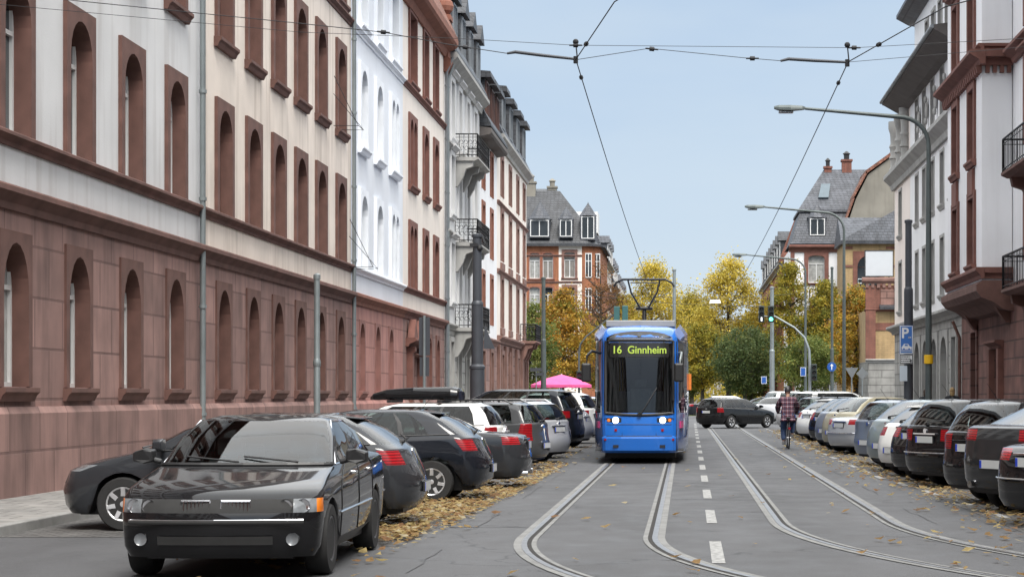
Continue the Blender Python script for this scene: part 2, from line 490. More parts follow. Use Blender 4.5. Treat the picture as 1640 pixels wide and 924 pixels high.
for (xc, ys, R) in ((-1.07, 22.6, 14.8), (1.92, 25.2, 18.2)):
    seal, rail, groove = MB(), MB(), MB()
    for off in (-0.7175, 0.7175):
        p = track_path(xc, ys, R, off)
        inner = 1 if off < 0 else -1
        ribbon(seal, p, -0.125, 0.125, 0.008)
        ribbon(rail, p, -0.04*inner, 0.022*inner, 0.012)
        ribbon(groove, p, 0.022*inner, 0.070*inner, 0.010)
    r = seal.build('tram_track', SEALANT, recalc=False); tag(r, kind='structure')
    rail.build('rail', RAILSTEEL, r, recalc=False)
    groove.build('rail_groove', GROOVE, r, recalc=False)

TAR = mat('tar_seam', (0.040, 0.040, 0.042), 0.7, var=0.3, scale=4)
sm_ = MB(); rnd = random.Random(21)
for (y0, xa, xb) in ((36.2,-1.7,2.6),(30.6,-.3,1.15),(41.5,-3,1.2),(27.4,.6,1.15),(52,-1,3.5),(24.2,-2.9,-1.9),(33.0,1.3,2.6)):
    x, y = xa, y0
    while x < xb:
        x2 = x+rnd.uniform(.2,.5); y2 = y0+rnd.gauss(0,.03); w = rnd.uniform(.012,.03)
        sm_.face([(x,y-w,.005),(x2,y2-w,.005),(x2,y2+w,.005),(x,y+w,.005)]); x, y = x2, y2
for (xa, y0, y1) in ((-2.55,18,46),(3.15,22,70)):
    y, x = y0, xa
    while y < y1:
        y2 = y+rnd.uniform(.5,1.2); x2 = xa+rnd.gauss(0,.02); w = rnd.uniform(.006,.014)
        if math.sin(y*.9+xa) > -.1: sm_.face([(x-w*.6,y,.005),(x+w*.6,y,.005),(x2+w*.6,y2,.005),(x2-w*.6,y2,.005)])
        x, y = x2, y2
tag(sm_.build('road_seam', TAR, recalc=False), kind='structure')

# ---- painted markings
mk = MB()
y = 19.0
k = 0
while y < 112:
    xc = 0.33 + 0.0026*(y-20)
    mk.face([(xc-0.065, y, 0.006), (xc+0.065, y, 0.006), (xc+0.072, y+2.85, 0.006), (xc-0.058, y+2.85, 0.006)])
    y += 5.95
    k += 1
tag(mk.build('lane_marking', ROADPAINT, recalc=False), kind='structure')
mk = MB()
y = 26.0
while y < 95:
    x = 4.25 - 0.42*min(1, max(0, (y-28)/10.0)) + 0.0015*max(0, y-50)
    mk.face([(x-0.06, y, 0.0075), (x+0.06, y, 0.0075), (x+0.05, y+1.5, 0.0075), (x-0.07, y+1.5, 0.0075)])
    y += 3.0
tag(mk.build('parking_marking', ROADPAINT, recalc=False), kind='structure')
# ------------------------------------------------------------------ building kit
class Wall:
    """a facade plane: u runs along it, z up, d outwards; rz turns window meshes (local -y... see windows) onto it"""
    def __init__(s, kind, pos):
        s.kind, s.pos = kind, pos
        s.rz = {'left': -PI/2, 'right': PI/2, 'front': PI}[kind]
    def __call__(s, u, z, d=0.0):
        if s.kind == 'left': return (s.pos + d, u, z)
        if s.kind == 'right': return (s.pos - d, u, z)
        return (u, s.pos - d, z)

def wall_mesh(mb, W, u0, u1, z0, z1, holes, rev=0.3, depth=9.0, ends=(True, True), d=0.0, mi=0):
    us = sorted(set([u0, u1] + [h[k] for h in holes for k in (0, 1)]))
    zs = sorted(set([z0, z1] + [h[k] for h in holes for k in (2, 3)]))
    for a, b in zip(us, us[1:]):
        for c, e in zip(zs, zs[1:]):
            um, zm = (a+b)/2, (c+e)/2
            if any(h[0] < um < h[1] and h[2] < zm < h[3] for h in holes): continue
            mb.face([W(a, c, d), W(b, c, d), W(b, e, d), W(a, e, d)], mi)
    for h in holes:
        a, b, c, e = h
        mb.face([W(a,c,d), W(a,e,d), W(a,e,d-rev), W(a,c,d-rev)], mi)
        mb.face([W(b,c,d), W(b,e,d), W(b,e,d-rev), W(b,c,d-rev)], mi)
        mb.face([W(a,c,d), W(b,c,d), W(b,c,d-rev), W(a,c,d-rev)], mi)
        mb.face([W(a,e,d), W(b,e,d), W(b,e,d-rev), W(a,e,d-rev)], mi)
    for q, u in zip(ends, (u0, u1)):
        if q: mb.face([W(u,z0,d), W(u,z1,d), W(u,z1,-depth), W(u,z0,-depth)], mi)
    mb.face([W(u0,z1,d), W(u1,z1,d), W(u1,z1,-depth), W(u0,z1,-depth)], mi)

def run(mb, W, prof, u0, u1, mi=0):
    """a moulding: profile of (d, z) extruded along the wall"""
    mb.extrude([W(u0, z, d) for d, z in prof], [W(u1, z, d) for d, z in prof], mi)

def cornice(z, h, d, d0=-0.05):
    return [(d0, z), (d*0.25, z), (d*0.35, z+h*0.3), (d*0.75, z+h*0.55), (d, z+h*0.7), (d, z+h*0.92), (d*0.9, z+h), (d0, z+h)]

WCACHE = {}
def window_meshes(w, h, top, fw, proud, sm, fm, rev, hood, sill, bars, pane):
    key = (round(w,2), round(h,2), top, fw, proud, sm.name, fm.name, rev, hood, sill, bars, pane.name)
    if key in WCACHE: return WCACHE[key]
    # surround
    s = MB()
    def strip(x0, x1, hh, ox0, ox1, oz):
        a = (x1-x0)/2; cx = (x0+x1)/2
        if top == 'rect':
            I = [(x0,0),(x0,hh),(x1,hh),(x1,0)]; O = [(ox0,0),(ox0,oz),(ox1,oz),(ox1,0)]
        else:
            rise = a*{'arch':1.0,'seg':0.35,'point':1.35,'twin':1.2}[top]; sp = hh-rise
            I, O = [(x0,0)], [(ox0,0)]
            N = 10
            for k in range(N+1):
                t = PI*(1-k/N)
                I.append((cx+a*math.cos(t), sp+rise*math.sin(t)))
                dx, dz = math.cos(t)*a, math.sin(t)*rise
                q = 1e9
                if dx < -1e-6: q = min(q, (ox0-cx)/dx)
                if dx > 1e-6: q = min(q, (ox1-cx)/dx)
                if dz > 1e-6: q = min(q, (oz-sp)/dz)
                O.append((cx+dx*q, sp+dz*q))
            I.append((x1,0)); O.append((ox1,0))
        for k in range(len(I)-1):
            a0,a1,b0,b1 = I[k],I[k+1],O[k],O[k+1]
            s.face([(a0[0],proud,a0[1]),(a1[0],proud,a1[1]),(b1[0],proud,b1[1]),(b0[0],proud,b0[1])])
            s.face([(a0[0],proud,a0[1]),(a1[0],proud,a1[1]),(a1[0],-rev+.01,a1[1]),(a0[0],-rev+.01,a0[1])])
            cx_ = [c for c in ((ox0,oz),(ox1,oz)) if abs(b0[0]-b1[0]) > 1e-5 and abs(b0[1]-b1[1]) > 1e-5 and {abs(b0[0]-c[0]) < 1e-5, abs(b1[0]-c[0]) < 1e-5} == {True, False}]
            if cx_:      # square the outer corner of the stone frame
                c = cx_[0]
                s.face([(b0[0],proud,b0[1]),(b1[0],proud,b1[1]),(c[0],proud,c[1])])
                for p_, q_ in ((b0,c),(c,b1)): s.face([(p_[0],proud,p_[1]),(q_[0],proud,q_[1]),(q_[0],-.01,q_[1]),(p_[0],-.01,p_[1])])
            else:
                s.face([(b0[0],proud,b0[1]),(b1[0],proud,b1[1]),(b1[0],-.01,b1[1]),(b0[0],-.01,b0[1])])
    iw = w/2-0.004
    if top == 'twin':
        strip(-iw, -0.08, h-.004, -w/2-fw, 0, h+fw); strip(0.08, iw, h-.004, 0, w/2+fw, h+fw)
    else:
        strip(-iw, iw, h-.004, -w/2-fw, w/2+fw, h+fw)
    if hood:
        q = w/2+fw
        pr = [(-.01,h+fw+.003),(proud+.05,h+fw+.003),(proud+.10,h+fw+.06),(proud+.2,h+fw+.12),(proud+.2,h+fw+.19),(-.01,h+fw+.24)]
        s.extrude([(-q-.1,y,z) for y,z in pr],[(q+.1,y,z) for y,z in pr])
    sur = s.mesh('surround', sm)
    sl = None
    if sill:
        s = MB(); q = w/2+fw+.06
        pr = [(-rev+.02,-.003),(proud+.10,-.015),(proud+.10,-.08),(proud+.05,-.13),(proud+.01,-.22),(-.01,-.22)]
        s.extrude([(-q,y,z) for y,z in pr],[(q,y,z) for y,z in pr])
        sl = s.mesh('sill', sm)
    f = MB(); t = .07; y0,y1 = -rev+.03,-rev+.10
    f.box(-w/2,-w/2+t,y0,y1,0,h); f.box(w/2-t,w/2,y0,y1,0,h); f.box(-w/2+t,w/2-t,y0,y1,0,t); f.box(-w/2+t,w/2-t,y0,y1,h-t,h)
    if bars >= 1: f.box(-.04,.04,y0,y1+.004,t,h*.68)
    if bars >= 1: f.box(-w/2+t,w/2-t,y0,y1+.008,h*.68,h*.68+.07)
    if bars >= 2: f.box(-.025,.025,y0,y1,h*.68+.07,h-t)
    fr = f.mesh('window', fm)
    p = MB(); p.face([(-w/2,-rev+.05,0),(w/2,-rev+.05,0),(w/2,-rev+.05,h),(-w/2,-rev+.05,h)])
    pa = p.mesh('pane', pane, recalc=False)
    # curtain or blind a hand's breadth behind the glass
    WCACHE[key] = (fr, pa, sur, sl)
    return WCACHE[key]

PRND = random.Random(17)
def window(root, W, u, z, w, h, top='rect', fw=.2, proud=.07, sm=None, fm=None, rev=.3, hood=False, sill=True, bars=1, d=0.0, pane=None):
    fr, pa, sur, sl = window_meshes(w, h, top, fw, proud, sm, fm or WHITEPAINT, rev, hood, sill, bars, pane or PRND.choice((WGLASS, WGLASS, CURTAIN, BLIND)))
    o = bpy.data.objects.new('window', fr); COL.objects.link(o); o.parent = root
    o.matrix_parent_inverse = wmat(root).inverted()
    o.location = W(u, z, d); o.rotation_euler = (0, 0, W.rz)
    for nm, me in (('pane', pa), ('surround', sur), ('sill', sl)):
        if me:
            c = bpy.data.objects.new(nm, me); COL.objects.link(c); c.parent = o
    return o

def hole(u, z, w, h): return (u-w/2, u+w/2, z, z+h)

def dormer(root, W, u, z, d, w, h, depth, slate, fm, cap='gable', wm=None, lead=None):
    """roof dormer: cheeks and little roof, with a window in its face"""
    m = MB(); q = w/2
    m.extrude([W(u-q, z, d), W(u-q, z+h, d), W(u+q, z+h, d), W(u+q, z, d)], [W(u-q, z, d-depth), W(u-q, z+h, d-depth), W(u+q, z+h, d-depth), W(u+q, z, d-depth)])
    if cap == 'gable':
        m.extrude([W(u-q-.2, z+h+.004, d+.25), W(u, z+h+w*.55, d+.25), W(u+q+.2, z+h+.004, d+.25)], [W(u-q-.2, z+h+.004, d-depth), W(u, z+h+w*.55, d-depth), W(u+q+.2, z+h+.004, d-depth)])
    elif cap == 'flat':
        m.extrude([W(u-q-.25, z+h+.004, d+.35), W(u-q-.25, z+h+.3, d+.3), W(u+q+.25, z+h+.3, d+.3), W(u+q+.25, z+h+.004, d+.35)], [W(u-q-.25, z+h+.004, d-depth), W(u-q-.25, z+h+.5, d-depth), W(u+q+.25, z+h+.5, d-depth), W(u+q+.25, z+h+.004, d-depth)])
    else:       # bell-shaped turret cap
        prof = [(1.25,0),(1.2,.12),(1.0,.35),(.8,.75),(.55,1.2),(.3,1.6),(.1,1.95),(.02,2.2)]
        n = 8; rings = []
        for r, hh in prof:
            rings.append([W(u+q*r*math.cos(PI/8+2*PI*k/n), z+h+.004+hh*w*.42, d-q*.8+q*r*math.sin(PI/8+2*PI*k/n)) for k in range(n)])
        for a, b in zip(rings, rings[1:]): m.extrude(a, b, 0, caps=True)
    o = m.build('dormer', slate, root, world=True)
    f = MB(); t = .085; a = .1
    x0, x1, z0, z1 = u-q+.12, u+q-.12, z+.15, z+h-.1
    for (p, q2, r, s2) in ((x0,x0+t,z0,z1),(x1-t,x1,z0,z1),(x0+t,x1-t,z0,z0+t),(x0+t,x1-t,z1-t,z1),((x0+x1)/2-t/2,(x0+x1)/2+t/2,z0+t,z1-t)):
        f.extrude([W(p,r,d+.002),W(q2,r,d+.002),W(q2,s2,d+.002),W(p,s2,d+.002)],[W(p,r,d+.09),W(q2,r,d+.09),W(q2,s2,d+.09),W(p,s2,d+.09)])
    f.build('dormer_frame', fm, o, world=True)
    f = MB(); f.face([W(x0,z0,d+.03),W(x1,z0,d+.03),W(x1,z1,d+.03),W(x0,z1,d+.03)])
    f.build('dormer_pane', WGLASS, o, world=True)
    return o

def mansard(root, W, u0, u1, z, slate, over=.35, steep=(1.5, 3.6), ridge=(6.0, 2.2), base=.0, name='roof'):
    m = MB()
    run(m, W, [(over, z), (over, z+.12), (over-.15-steep[0], z+steep[1]), (-ridge[0], z+steep[1]+ridge[1]), (-ridge[0]*2, z+steep[1]), (-ridge[0]*2, z)], u0, u1)
    return m.build(name, slate, root, world=True)

def chimney(root, c, w, h, m, pots=2, potm=None):
    b = MB(); b.box(c[0]-w/2, c[0]+w/2, c[1]-w/2, c[1]+w/2, c[2], c[2]+h); b.box(c[0]-w/2-.1, c[0]+w/2+.1, c[1]-w/2-.1, c[1]+w/2+.1, c[2]+h+.002, c[2]+h+.2)
    o = b.build('chimney', m, root, world=True)
    b = MB(); b.lathe([(w*.28,0),(w*.3,.5),(w*.4,.55),(w*.4,.62),(w*.1,.85)], 10, c=(c[0],c[1],c[2]+h+.2)); b.build('chimney_cap', potm or m, o, world=True, smooth=40)

def drainpipe(root, W, u, z0, z1, d=.12, r=.06, m=None):
    b = MB(); b.tube([W(u, z0, d), W(u, z1-.6, d), W(u, z1, d+.25)], r, 8)
    z = z0+1
    while z < z1-1:
        b.tube([W(u, z, d), W(u, z+.07, d)], r*1.35, 8); z += 2.2
    return b.build('drainpipe', m or LIGHTMETAL, root, world=True, smooth=50)

def building(label, name='apartment_building', loc=(0,0,0), group='terraced houses along the street', cat='building'):
    return empty(name, loc, 0, label, cat, group)

def balcony(root, W, u0, u1, z, out, sm, h=1.0, bracket=True, ornate=True):
    b = MB()
    run(b, W, [(-.02, z-.16), (out*.9, z-.16), (out+.08, z-.08), (out+.08, z), (-.02, z)], u0-.05, u1+.05)
    if bracket:
        for u in (u0+.2, (u0+u1)/2, u1-.2):
            run(b, W, [(-.02, z-.163), (out*.85, z-.163), (out*.8, z-.4), (out*.5, z-.5), (out*.35, z-.9), (.12, z-1.25), (-.02, z-1.3)], u-.16, u+.16)
    o = b.build('balcony', sm, root, world=True)
    r = MB()
    def rail(p, q, n):
        P = lambda t, zz: tuple(Vector(W(p[0]+(q[0]-p[0])*t, zz, p[1]+(q[1]-p[1])*t)))
        for zz, rr in ((z+h, .03), (z+h-.14, .012), (z+.1, .018)): r.tube([P(0,zz), P(1,zz)], rr, 5)
        for k in range(n+1):
            t = k/n
            r.tube([P(t, z), P(t, z+h)], .03 if k in (0, n) else .012, 4)
            if ornate and k < n:
                dt = 1/n
                for sgn, zc in ((1, z+.36), (-1, z+.62)):
                    pts = []
                    for q2 in range(9):
                        a = q2/8*1.75*PI; rr = .15*(1-q2/8*.7)
                        pts.append(P(t+dt*.5+dt*.5*math.cos(a)*rr/.15*sgn, zc+rr*math.sin(a)))
                    r.tube(pts, .011, 4)
    o_ = out+.03
    rail((u0, 0), (u0, o_), 5); rail((u0, o_), (u1, o_), max(6, int((u1-u0)/.24))); rail((u1, o_), (u1, 0), 5)
    r.build('railing', IRON, o, world=True)
    return o

# ---- wall materials
CREAM = mat('cream_plaster', (0.70, 0.62, 0.545), 0.9, var=0.13, scale=0.7, stain=0.5, bump=0.15, bscale=25)
CREAMB = mat('pale_cream_plaster', (0.74, 0.675, 0.61), 0.9, var=0.08, scale=0.6, stain=0.18, bump=0.15, bscale=25)
WHITEB = mat('bluish_white_plaster', (0.68, 0.71, 0.755), 0.9, var=0.06, scale=0.5, stain=0.07, bump=0.1, bscale=25)
WHITEG = mat('greyish_white_plaster', (0.60, 0.60, 0.60), 0.9, var=0.1, scale=0.6, stain=0.32, bump=0.1, bscale=25)
WHITER = mat('white_plaster', (0.73, 0.73, 0.74), 0.9, var=0.07, scale=0.5, stain=0.12, bump=0.1, bscale=25)
PEACH = mat('peach_plaster', (0.76, 0.68, 0.63), 0.9, var=0.06, scale=0.5, stain=0.08)
REDSTONE = mat('red_sandstone', (0.13, 0.065, 0.052), 0.9, var=0.3, scale=2.5, bump=0.3)
REDTRIM = mat('red_sandstone_trim', (0.165, 0.072, 0.056), 0.9, var=0.25, scale=2.5, bump=0.3)
ORANGESTONE = mat('rust_sandstone', (0.22, 0.09, 0.06), 0.9, var=0.2, scale=2.5, bump=0.2)
GREYSTONE = mat('grey_stone_trim', (0.34, 0.335, 0.32), 0.9, var=0.2, scale=1.5, stain=0.25)
WHITETRIM = mat('white_stone_trim', (0.76, 0.79, 0.83), 0.9, var=0.08, scale=2)
BROWNSTONE = mat('brown_sandstone', (0.19, 0.105, 0.085), 0.9, var=0.3, scale=1.5, bump=0.3)
PINKWALL = block_mat('pink_sandstone_blocks', (0.21, 0.123, 0.106), (0.305, 0.18, 0.155), (0.16, 0.09, 0.078), 1.35, 0.78, 0.022, var=0.22, bump=0.5)
PINKWALL2 = block_mat('bright_pink_sandstone_blocks', (0.37, 0.18, 0.155), (0.40, 0.195, 0.165), (0.24, 0.11, 0.09), 1.35, 0.78, 0.022, var=0.15, bump=0.5)
PINKSHADE = mat('shaded_pink_stone', (0.25, 0.118, 0.10), 0.9, var=0.25, scale=2.0, bump=.2)  # pink stone darkened: the shading of the arch recesses is in this colour
GREYRUST = block_mat('grey_rusticated_stone', (0.33, 0.325, 0.305), (0.37, 0.36, 0.34), (0.19, 0.185, 0.175), 1.5, 0.52, 0.028, var=0.2, bump=1.0)
REDRUST = block_mat('dark_red_rusticated_stone', (0.15, 0.072, 0.058), (0.20, 0.092, 0.074), (0.085, 0.042, 0.034), 1.6, 0.55, 0.03, var=0.35, bump=1.0)
BROWNRUST = block_mat('brown_rusticated_stone', (0.20, 0.11, 0.09), (0.24, 0.13, 0.105), (0.09, 0.05, 0.04), 1.2, 0.55, 0.035, var=0.25, bump=1.0)
ORANGEBRICK = block_mat('orange_brick', (0.29, 0.105, 0.048), (0.33, 0.12, 0.055), (0.22, 0.12, 0.075), 0.5, 0.16, 0.012, var=0.15, bump=0.2)
YELLOWBRICK = block_mat('yellow_brick', (0.32, 0.22, 0.105), (0.36, 0.245, 0.12), (0.24, 0.175, 0.10), 0.5, 0.16, 0.012, var=0.15, bump=0.2)
REDBRICK = block_mat('red_brick', (0.17, 0.066, 0.046), (0.20, 0.078, 0.054), (0.12, 0.065, 0.05), 0.5, 0.16, 0.012, var=0.2, bump=0.2)
SLATE = block_mat('roof_slates', (0.060, 0.066, 0.078), (0.085, 0.09, 0.105), (0.03, 0.032, 0.038), 0.42, 0.26, 0.018, rough=0.6, var=0.25, bump=0.7)
SLATED = block_mat('dark_roof_slates', (0.035, 0.038, 0.044), (0.05, 0.053, 0.06), (0.018, 0.018, 0.02), 0.42, 0.26, 0.018, rough=0.55, var=0.3, bump=0.7)
TILE = block_mat('red_roof_tiles', (0.20, 0.085, 0.055), (0.26, 0.11, 0.07), (0.09, 0.04, 0.03), 0.3, 0.3, 0.02, var=0.3, bump=0.8)
ANNEXBASE = block_mat('annexe_grey_stone', (0.215, 0.21, 0.195), (0.25, 0.245, 0.23), (0.13, 0.125, 0.118), 2.2, 0.6, 0.03, var=0.2, bump=.8)
RENDERED = mat('grey_cement_render', (0.21, 0.195, 0.165), 0.95, var=0.22, scale=0.5, stain=0.3)
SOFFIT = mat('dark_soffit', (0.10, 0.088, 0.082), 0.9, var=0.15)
LEAD = mat('lead_sheet', (0.20, 0.215, 0.23), 0.5, 0.4, var=0.2)
DOORWOOD = mat('dark_door_wood', (0.06, 0.03, 0.02), 0.5, var=0.3, scale=4)

# ------------------------------------------------------------------ left side of the street
WL = Wall('left', -10.0)
def leftwin_rows(root, cols, rows, holes, sm, fm, d=0.0, **kw):
    for (u, w, top) in cols:
        for (z, h) in rows:
            window(root, WL, u, z, w, h, top=top, sm=sm, fm=fm, d=d, **kw)
            holes.append(hole(u, z, w, h))

def left_house(label, u0, u1, wallm, groundm, trim, cols, gcols, eave, roofm, rows, gtop='point', fm=BROWNFRAME, band=True, door=None, gkw={}, wkw={}, ground_holes_rev=.3, thirdband=True):
    R = building(label, loc=(-10, (u0+u1)/2, 0))
    gh = []
    for (u, w, z, h) in gcols:
        window(R, WL, u, z, w, h, top=gtop, sm=gkw.get('sm', trim), fm=fm, fw=gkw.get('fw', .16), proud=gkw.get('proud', .04), rev=.32, sill=True)
        gh.append(hole(u, z, w, h))
    if door: gh.append(hole(*door))
    m = MB(); wall_mesh(m, WL, u0, u1, 0.1, 4.4, gh); m.build('ground_floor_wall', groundm, R, world=True)
    m = MB(); run(m, WL, [(-.05, .1), (.12, .1), (.12, 1.35), (.06, 1.45), (-.05, 1.45)], u0, u1); m.build('plinth', groundm, R, world=True)
    hs = []
    for (u, w, top) in cols:
        for k, (z, h) in enumerate(rows):
            kw = dict(fw=.2, proud=.07, sm=trim, fm=fm, sill=True); kw.update(wkw)
            if k == 0: kw['sill'] = False
            if top == 'mix': t = 'rect' if k == 2 else ('twin' if w > 1.3 else 'arch')
            else: t = top
            window(R, WL, u, z, w, h, top=t, **kw)
            hs.append(hole(u, z, w, h))
    m = MB(); wall_mesh(m, WL, u0, u1, 4.4, eave, hs); m.build('wall', wallm, R, world=True)
    m = MB(); run(m, WL, cornice(4.36, .34, .2), u0, u1); m.build('cornice', gkw.get('cm', trim), R, world=True)
    if band:
        m = MB(); run(m, WL, cornice(5.3, .2, .15), u0, u1); m.build('sill_band', trim, R, world=True)
    if thirdband:
        m = MB(); run(m, WL, cornice(12.62, .2, .14), u0, u1); m.build('sill_band', trim, R, world=True)
    return R

ROWS = [(5.52, 2.25), (9.25, 2.4), (13.0, 2.5)]
# house 0: nearest, runs out of the picture towards the camera
R = left_house('nearest grey plastered terraced house with sandstone windows above a pink stone ground floor', -62, 40.6, WHITEG, PINKWALL, REDSTONE,
    [(u, 1.15, 'arch') for u in tuple(-60 + 3.08*k for k in range(33))], [(u, 1.1, 1.75, 2.15) for u in tuple(-60 + 3.08*k for k in range(33))], 16.4, SLATE, ROWS, thirdband=True, fm=WHITEPAINT)
m = MB(); run(m, WL, cornice(16.2, .5, .6), -62, 40.6); m.build('eaves_cornice', REDSTONE, R, world=True)
mansard(R, WL, -62, 40.6, 16.7, SLATE)
drainpipe(R, WL, 40.3, .2, 16.2)
# house 1: cream with dark red sandstone windows
R = left_house('cream plastered house with deep dark red sandstone windows and dull pink stone ground floor', 40.6, 58.9, CREAM, PINKWALL, REDSTONE,
    [(42.6, 1.2, 'arch'), (45.5, 1.2, 'arch'), (48.3, 1.2, 'arch'), (51.1, 1.2, 'arch'), (53.95, 1.2, 'arch'), (57.05, 1.2, 'arch')],
    [(42.6, 1.1, 1.75, 2.15), (45.5, 1.1, 1.75, 2.15), (48.3, 1.1, 1.75, 2.15), (51.1, 1.1, 1.75, 2.15), (53.95, 1.1, 1.75, 2.15), (57.05, 1.1, 1.75, 2.15)], 16.4, SLATE, ROWS)
m = MB(); run(m, WL, cornice(16.2, .5, .6), 40.6, 58.9); m.build('eaves_cornice', REDSTONE, R, world=True)
mansard(R, WL, 40.6, 58.9, 16.7, SLATE)
drainpipe(R, WL, 58.75, .2, 16.2)
for (u, z) in ((55.4, 9.2), (58.0, 5.4)):      # wire drying frames beside the windows
    b = MB()
    P = lambda u_, z_, d_: WL(u_, z_, d_)
    b.tube([P(u, z+.9, .1), P(u+.9, z, .8), P(u+.9, z, .1)], .010, 4); b.tube([P(u+.9, z, .8), P(u, z, .8), P(u, z+1.4, .12)], .010, 4); b.tube([P(u, z, .8), P(u, z, .1)], .009, 4)
    b.build('drying_frame', IRON, R, world=True)
# house 2: bluish white, bright pink ground floor
R = left_house('bluish white house with white window surrounds over a bright pink stone ground floor', 58.9, 69.7, WHITEB, PINKWALL2, WHITETRIM,
    [(60.9, 1.15, 'mix'), (64.0, 1.15, 'mix'), (67.4, 1.6, 'mix')], [(60.9, .95, 1.75, 2.1), (64.0, .95, 1.75, 2.1), (66.9, .9, 1.75, 2.1)], 16.4, SLATE, ROWS, fm=WHITEPAINT,
    gkw=dict(sm=PINKSHADE, cm=ORANGESTONE, fw=.09, proud=.025), wkw=dict(proud=.1))
m = MB(); run(m, WL, cornice(16.2, .5, .6), 58.9, 69.7); m.build('eaves_cornice', WHITETRIM, R, world=True)
mansard(R, WL, 58.9, 69.7, 16.7, SLATE)
# house 3: pale cream, red windows, carved portal
R = left_house('pale cream house with red sandstone windows, rust coloured eaves and carved stone portal', 69.7, 81.8, CREAMB, PINKWALL, REDTRIM,
    [(72.1, 1.7, 'mix'), (75.7, 1.15, 'mix'), (78.8, 1.15, 'mix')], [(77.0, .9, 1.75, 2.1), (79.5, .9, 1.75, 2.1)], 15.7, SLATE, ROWS, door=(72.3, .12, 1.3, 2.9))
m = MB(); run(m, WL, [(-.05,15.6),(.1,15.6),(.2,15.85),(.5,16.0),(.58,16.1),(.58,16.3),(-.05,16.35)], 69.7, 81.8); m.build('eaves_cornice', ORANGESTONE, R, world=True)
mansard(R, WL, 69.7, 81.8, 16.3, TILE, over=.56)
m = MB()        # portal: pilasters, entablature, two gablets and finials
for u in (70.9, 73.7):
    run(m, WL, [(0,.12),(.3,.12),(.3,1.0),(.22,1.05),(.22,3.1),(.3,3.2),(.3,3.35),(0,3.35)], u-.22, u+.22)
run(m, WL, cornice(3.36, .3, .4, 0), 70.4, 74.2)
for u in (71.0, 72.4, 73.8):
    m.extrude([WL(u-.5,3.67,.05), WL(u,4.35,.05), WL(u+.5,3.67,.05)], [WL(u-.5,3.67,.3), WL(u,4.35,.3), WL(u+.5,3.67,.3)])
run(m, WL, cornice(3.0, .12, .3, -.1), 71.13, 73.47)
m.build('portal', REDTRIM, R, world=True)
m = MB(); m.extrude([WL(71.65,.12,-.28),WL(72.95,.12,-.28),WL(72.95,3.0,-.28),WL(71.65,3.0,-.28)],[WL(71.65,.12,-.22),WL(72.95,.12,-.22),WL(72.95,3.0,-.22),WL(71.65,3.0,-.22)])
m.build('door', DOORWOOD, R, world=True)
m = MB()
run(m, WL, [(-.3,15.0),(.12,15.0),(.3,15.3),(.3,15.5),(.2,15.6),(.2,17.1),(.3,17.15),(.3,17.35),(-.3,17.4)], 81.4, 82.2)
m.ball(WL(81.8, 17.75, .0), .38); m.build('parapet_pier', ORANGESTONE, R, world=True)
run_ = MB(); run(run_, WL, [(-.3,16.3),(.2,16.3),(-1.5,20.2),(-6,22.2),(-6,16.3)], 81.65, 81.95); run_.build('firewall', ORANGESTONE, R, world=True)
drainpipe(R, WL, 81.55, .2, 15.6, m=LEAD)
# house 4: greyish white with stacked balconies
R = building('greyish white house with three stacked wrought iron balconies and grey rusticated base', loc=(-10, 88, 0))
hs = []; gh = []
for u in (84.2, 87.0, 90.2, 93.4):
    for (z, h) in ((5.6, 2.5), (9.35, 2.5), (12.6, 2.4)):
        window(R, WL, u, z, 1.15, h, sm=WHITEG, fm=WHITEPAINT, fw=.22, proud=.09, hood=True, sill=(u == 84.2)); hs.append(hole(u, z, 1.15, h))
    window(R, WL, u, 1.5, 1.15, 2.4, sm=GREYSTONE, fm=BROWNFRAME); gh.append(hole(u, 1.5, 1.15, 2.4))
m = MB(); wall_mesh(m, WL, 81.8, 95.7, .1, 4.5, gh); m.build('ground_floor_wall', GREYRUST, R, world=True)
m = MB(); wall_mesh(m, WL, 81.8, 95.7, 4.5, 15.7, hs); m.build('wall', WHITEG, R, world=True)
for z in (4.4, 8.3, 12.0):
    m = MB(); run(m, WL, cornice(z, .25, .2), 82.0, 85.3); run(m, WL, cornice(z, .25, .2), 90.7, 95.7); m.build('sill_band', GREYSTONE, R, world=True)
m = MB(); run(m, WL, cornice(15.25, .7, .5), 82.2, 95.7); m.build('eaves_cornice', GREYSTONE, R, world=True)
mansard(R, WL, 81.9, 95.7, 16.0, SLATED, over=.4)
for u in (84.2, 87.4, 90.6, 93.8): dormer(R, WL, u, 16.4, .1, 1.5, 2.0, 2.2, SLATED, LEAD, 'gable')
for z in (4.55, 8.25, 11.95): balcony(R, WL, 85.5, 90.5, z, .95, GREYSTONE)
chimney(R, (-11.6, 96.5, 18.5), .9, 2.2, RENDERED)
drainpipe(R, WL, 82.05, .2, 15.4)
# house 5: white with brown red frames, dark roof
R = building('white house with rust brown window frames under a heavy dark slate roof overhang', loc=(-10, 100, 0))
hs = []; gh = []
for u in (97.4, 101.6):
    for (z, h) in ((5.2, 2.4), (8.6, 2.4), (11.8, 2.1)):
        window(R, WL, u, z, 1.1, h, sm=ORANGESTONE, fm=WHITEPAINT, fw=.22, proud=.06, sill=False); hs.append(hole(u, z, 1.1, h))
    window(R, WL, u, 1.5, 1.2, 2.3, sm=BROWNSTONE, fm=BROWNFRAME); gh.append(hole(u, 1.5, 1.2, 2.3))
m = MB(); wall_mesh(m, WL, 95.7, 104.5, .1, 4.3, gh); m.build('ground_floor_wall', PINKWALL, R, world=True)
m = MB(); wall_mesh(m, WL, 95.7, 104.5, 4.3, 14.3, hs); m.build('wall', WHITER, R, world=True)
m = MB(); run(m, WL, cornice(4.2, .3, .2), 95.7, 104.5); m.build('cornice', BROWNSTONE, R, world=True)
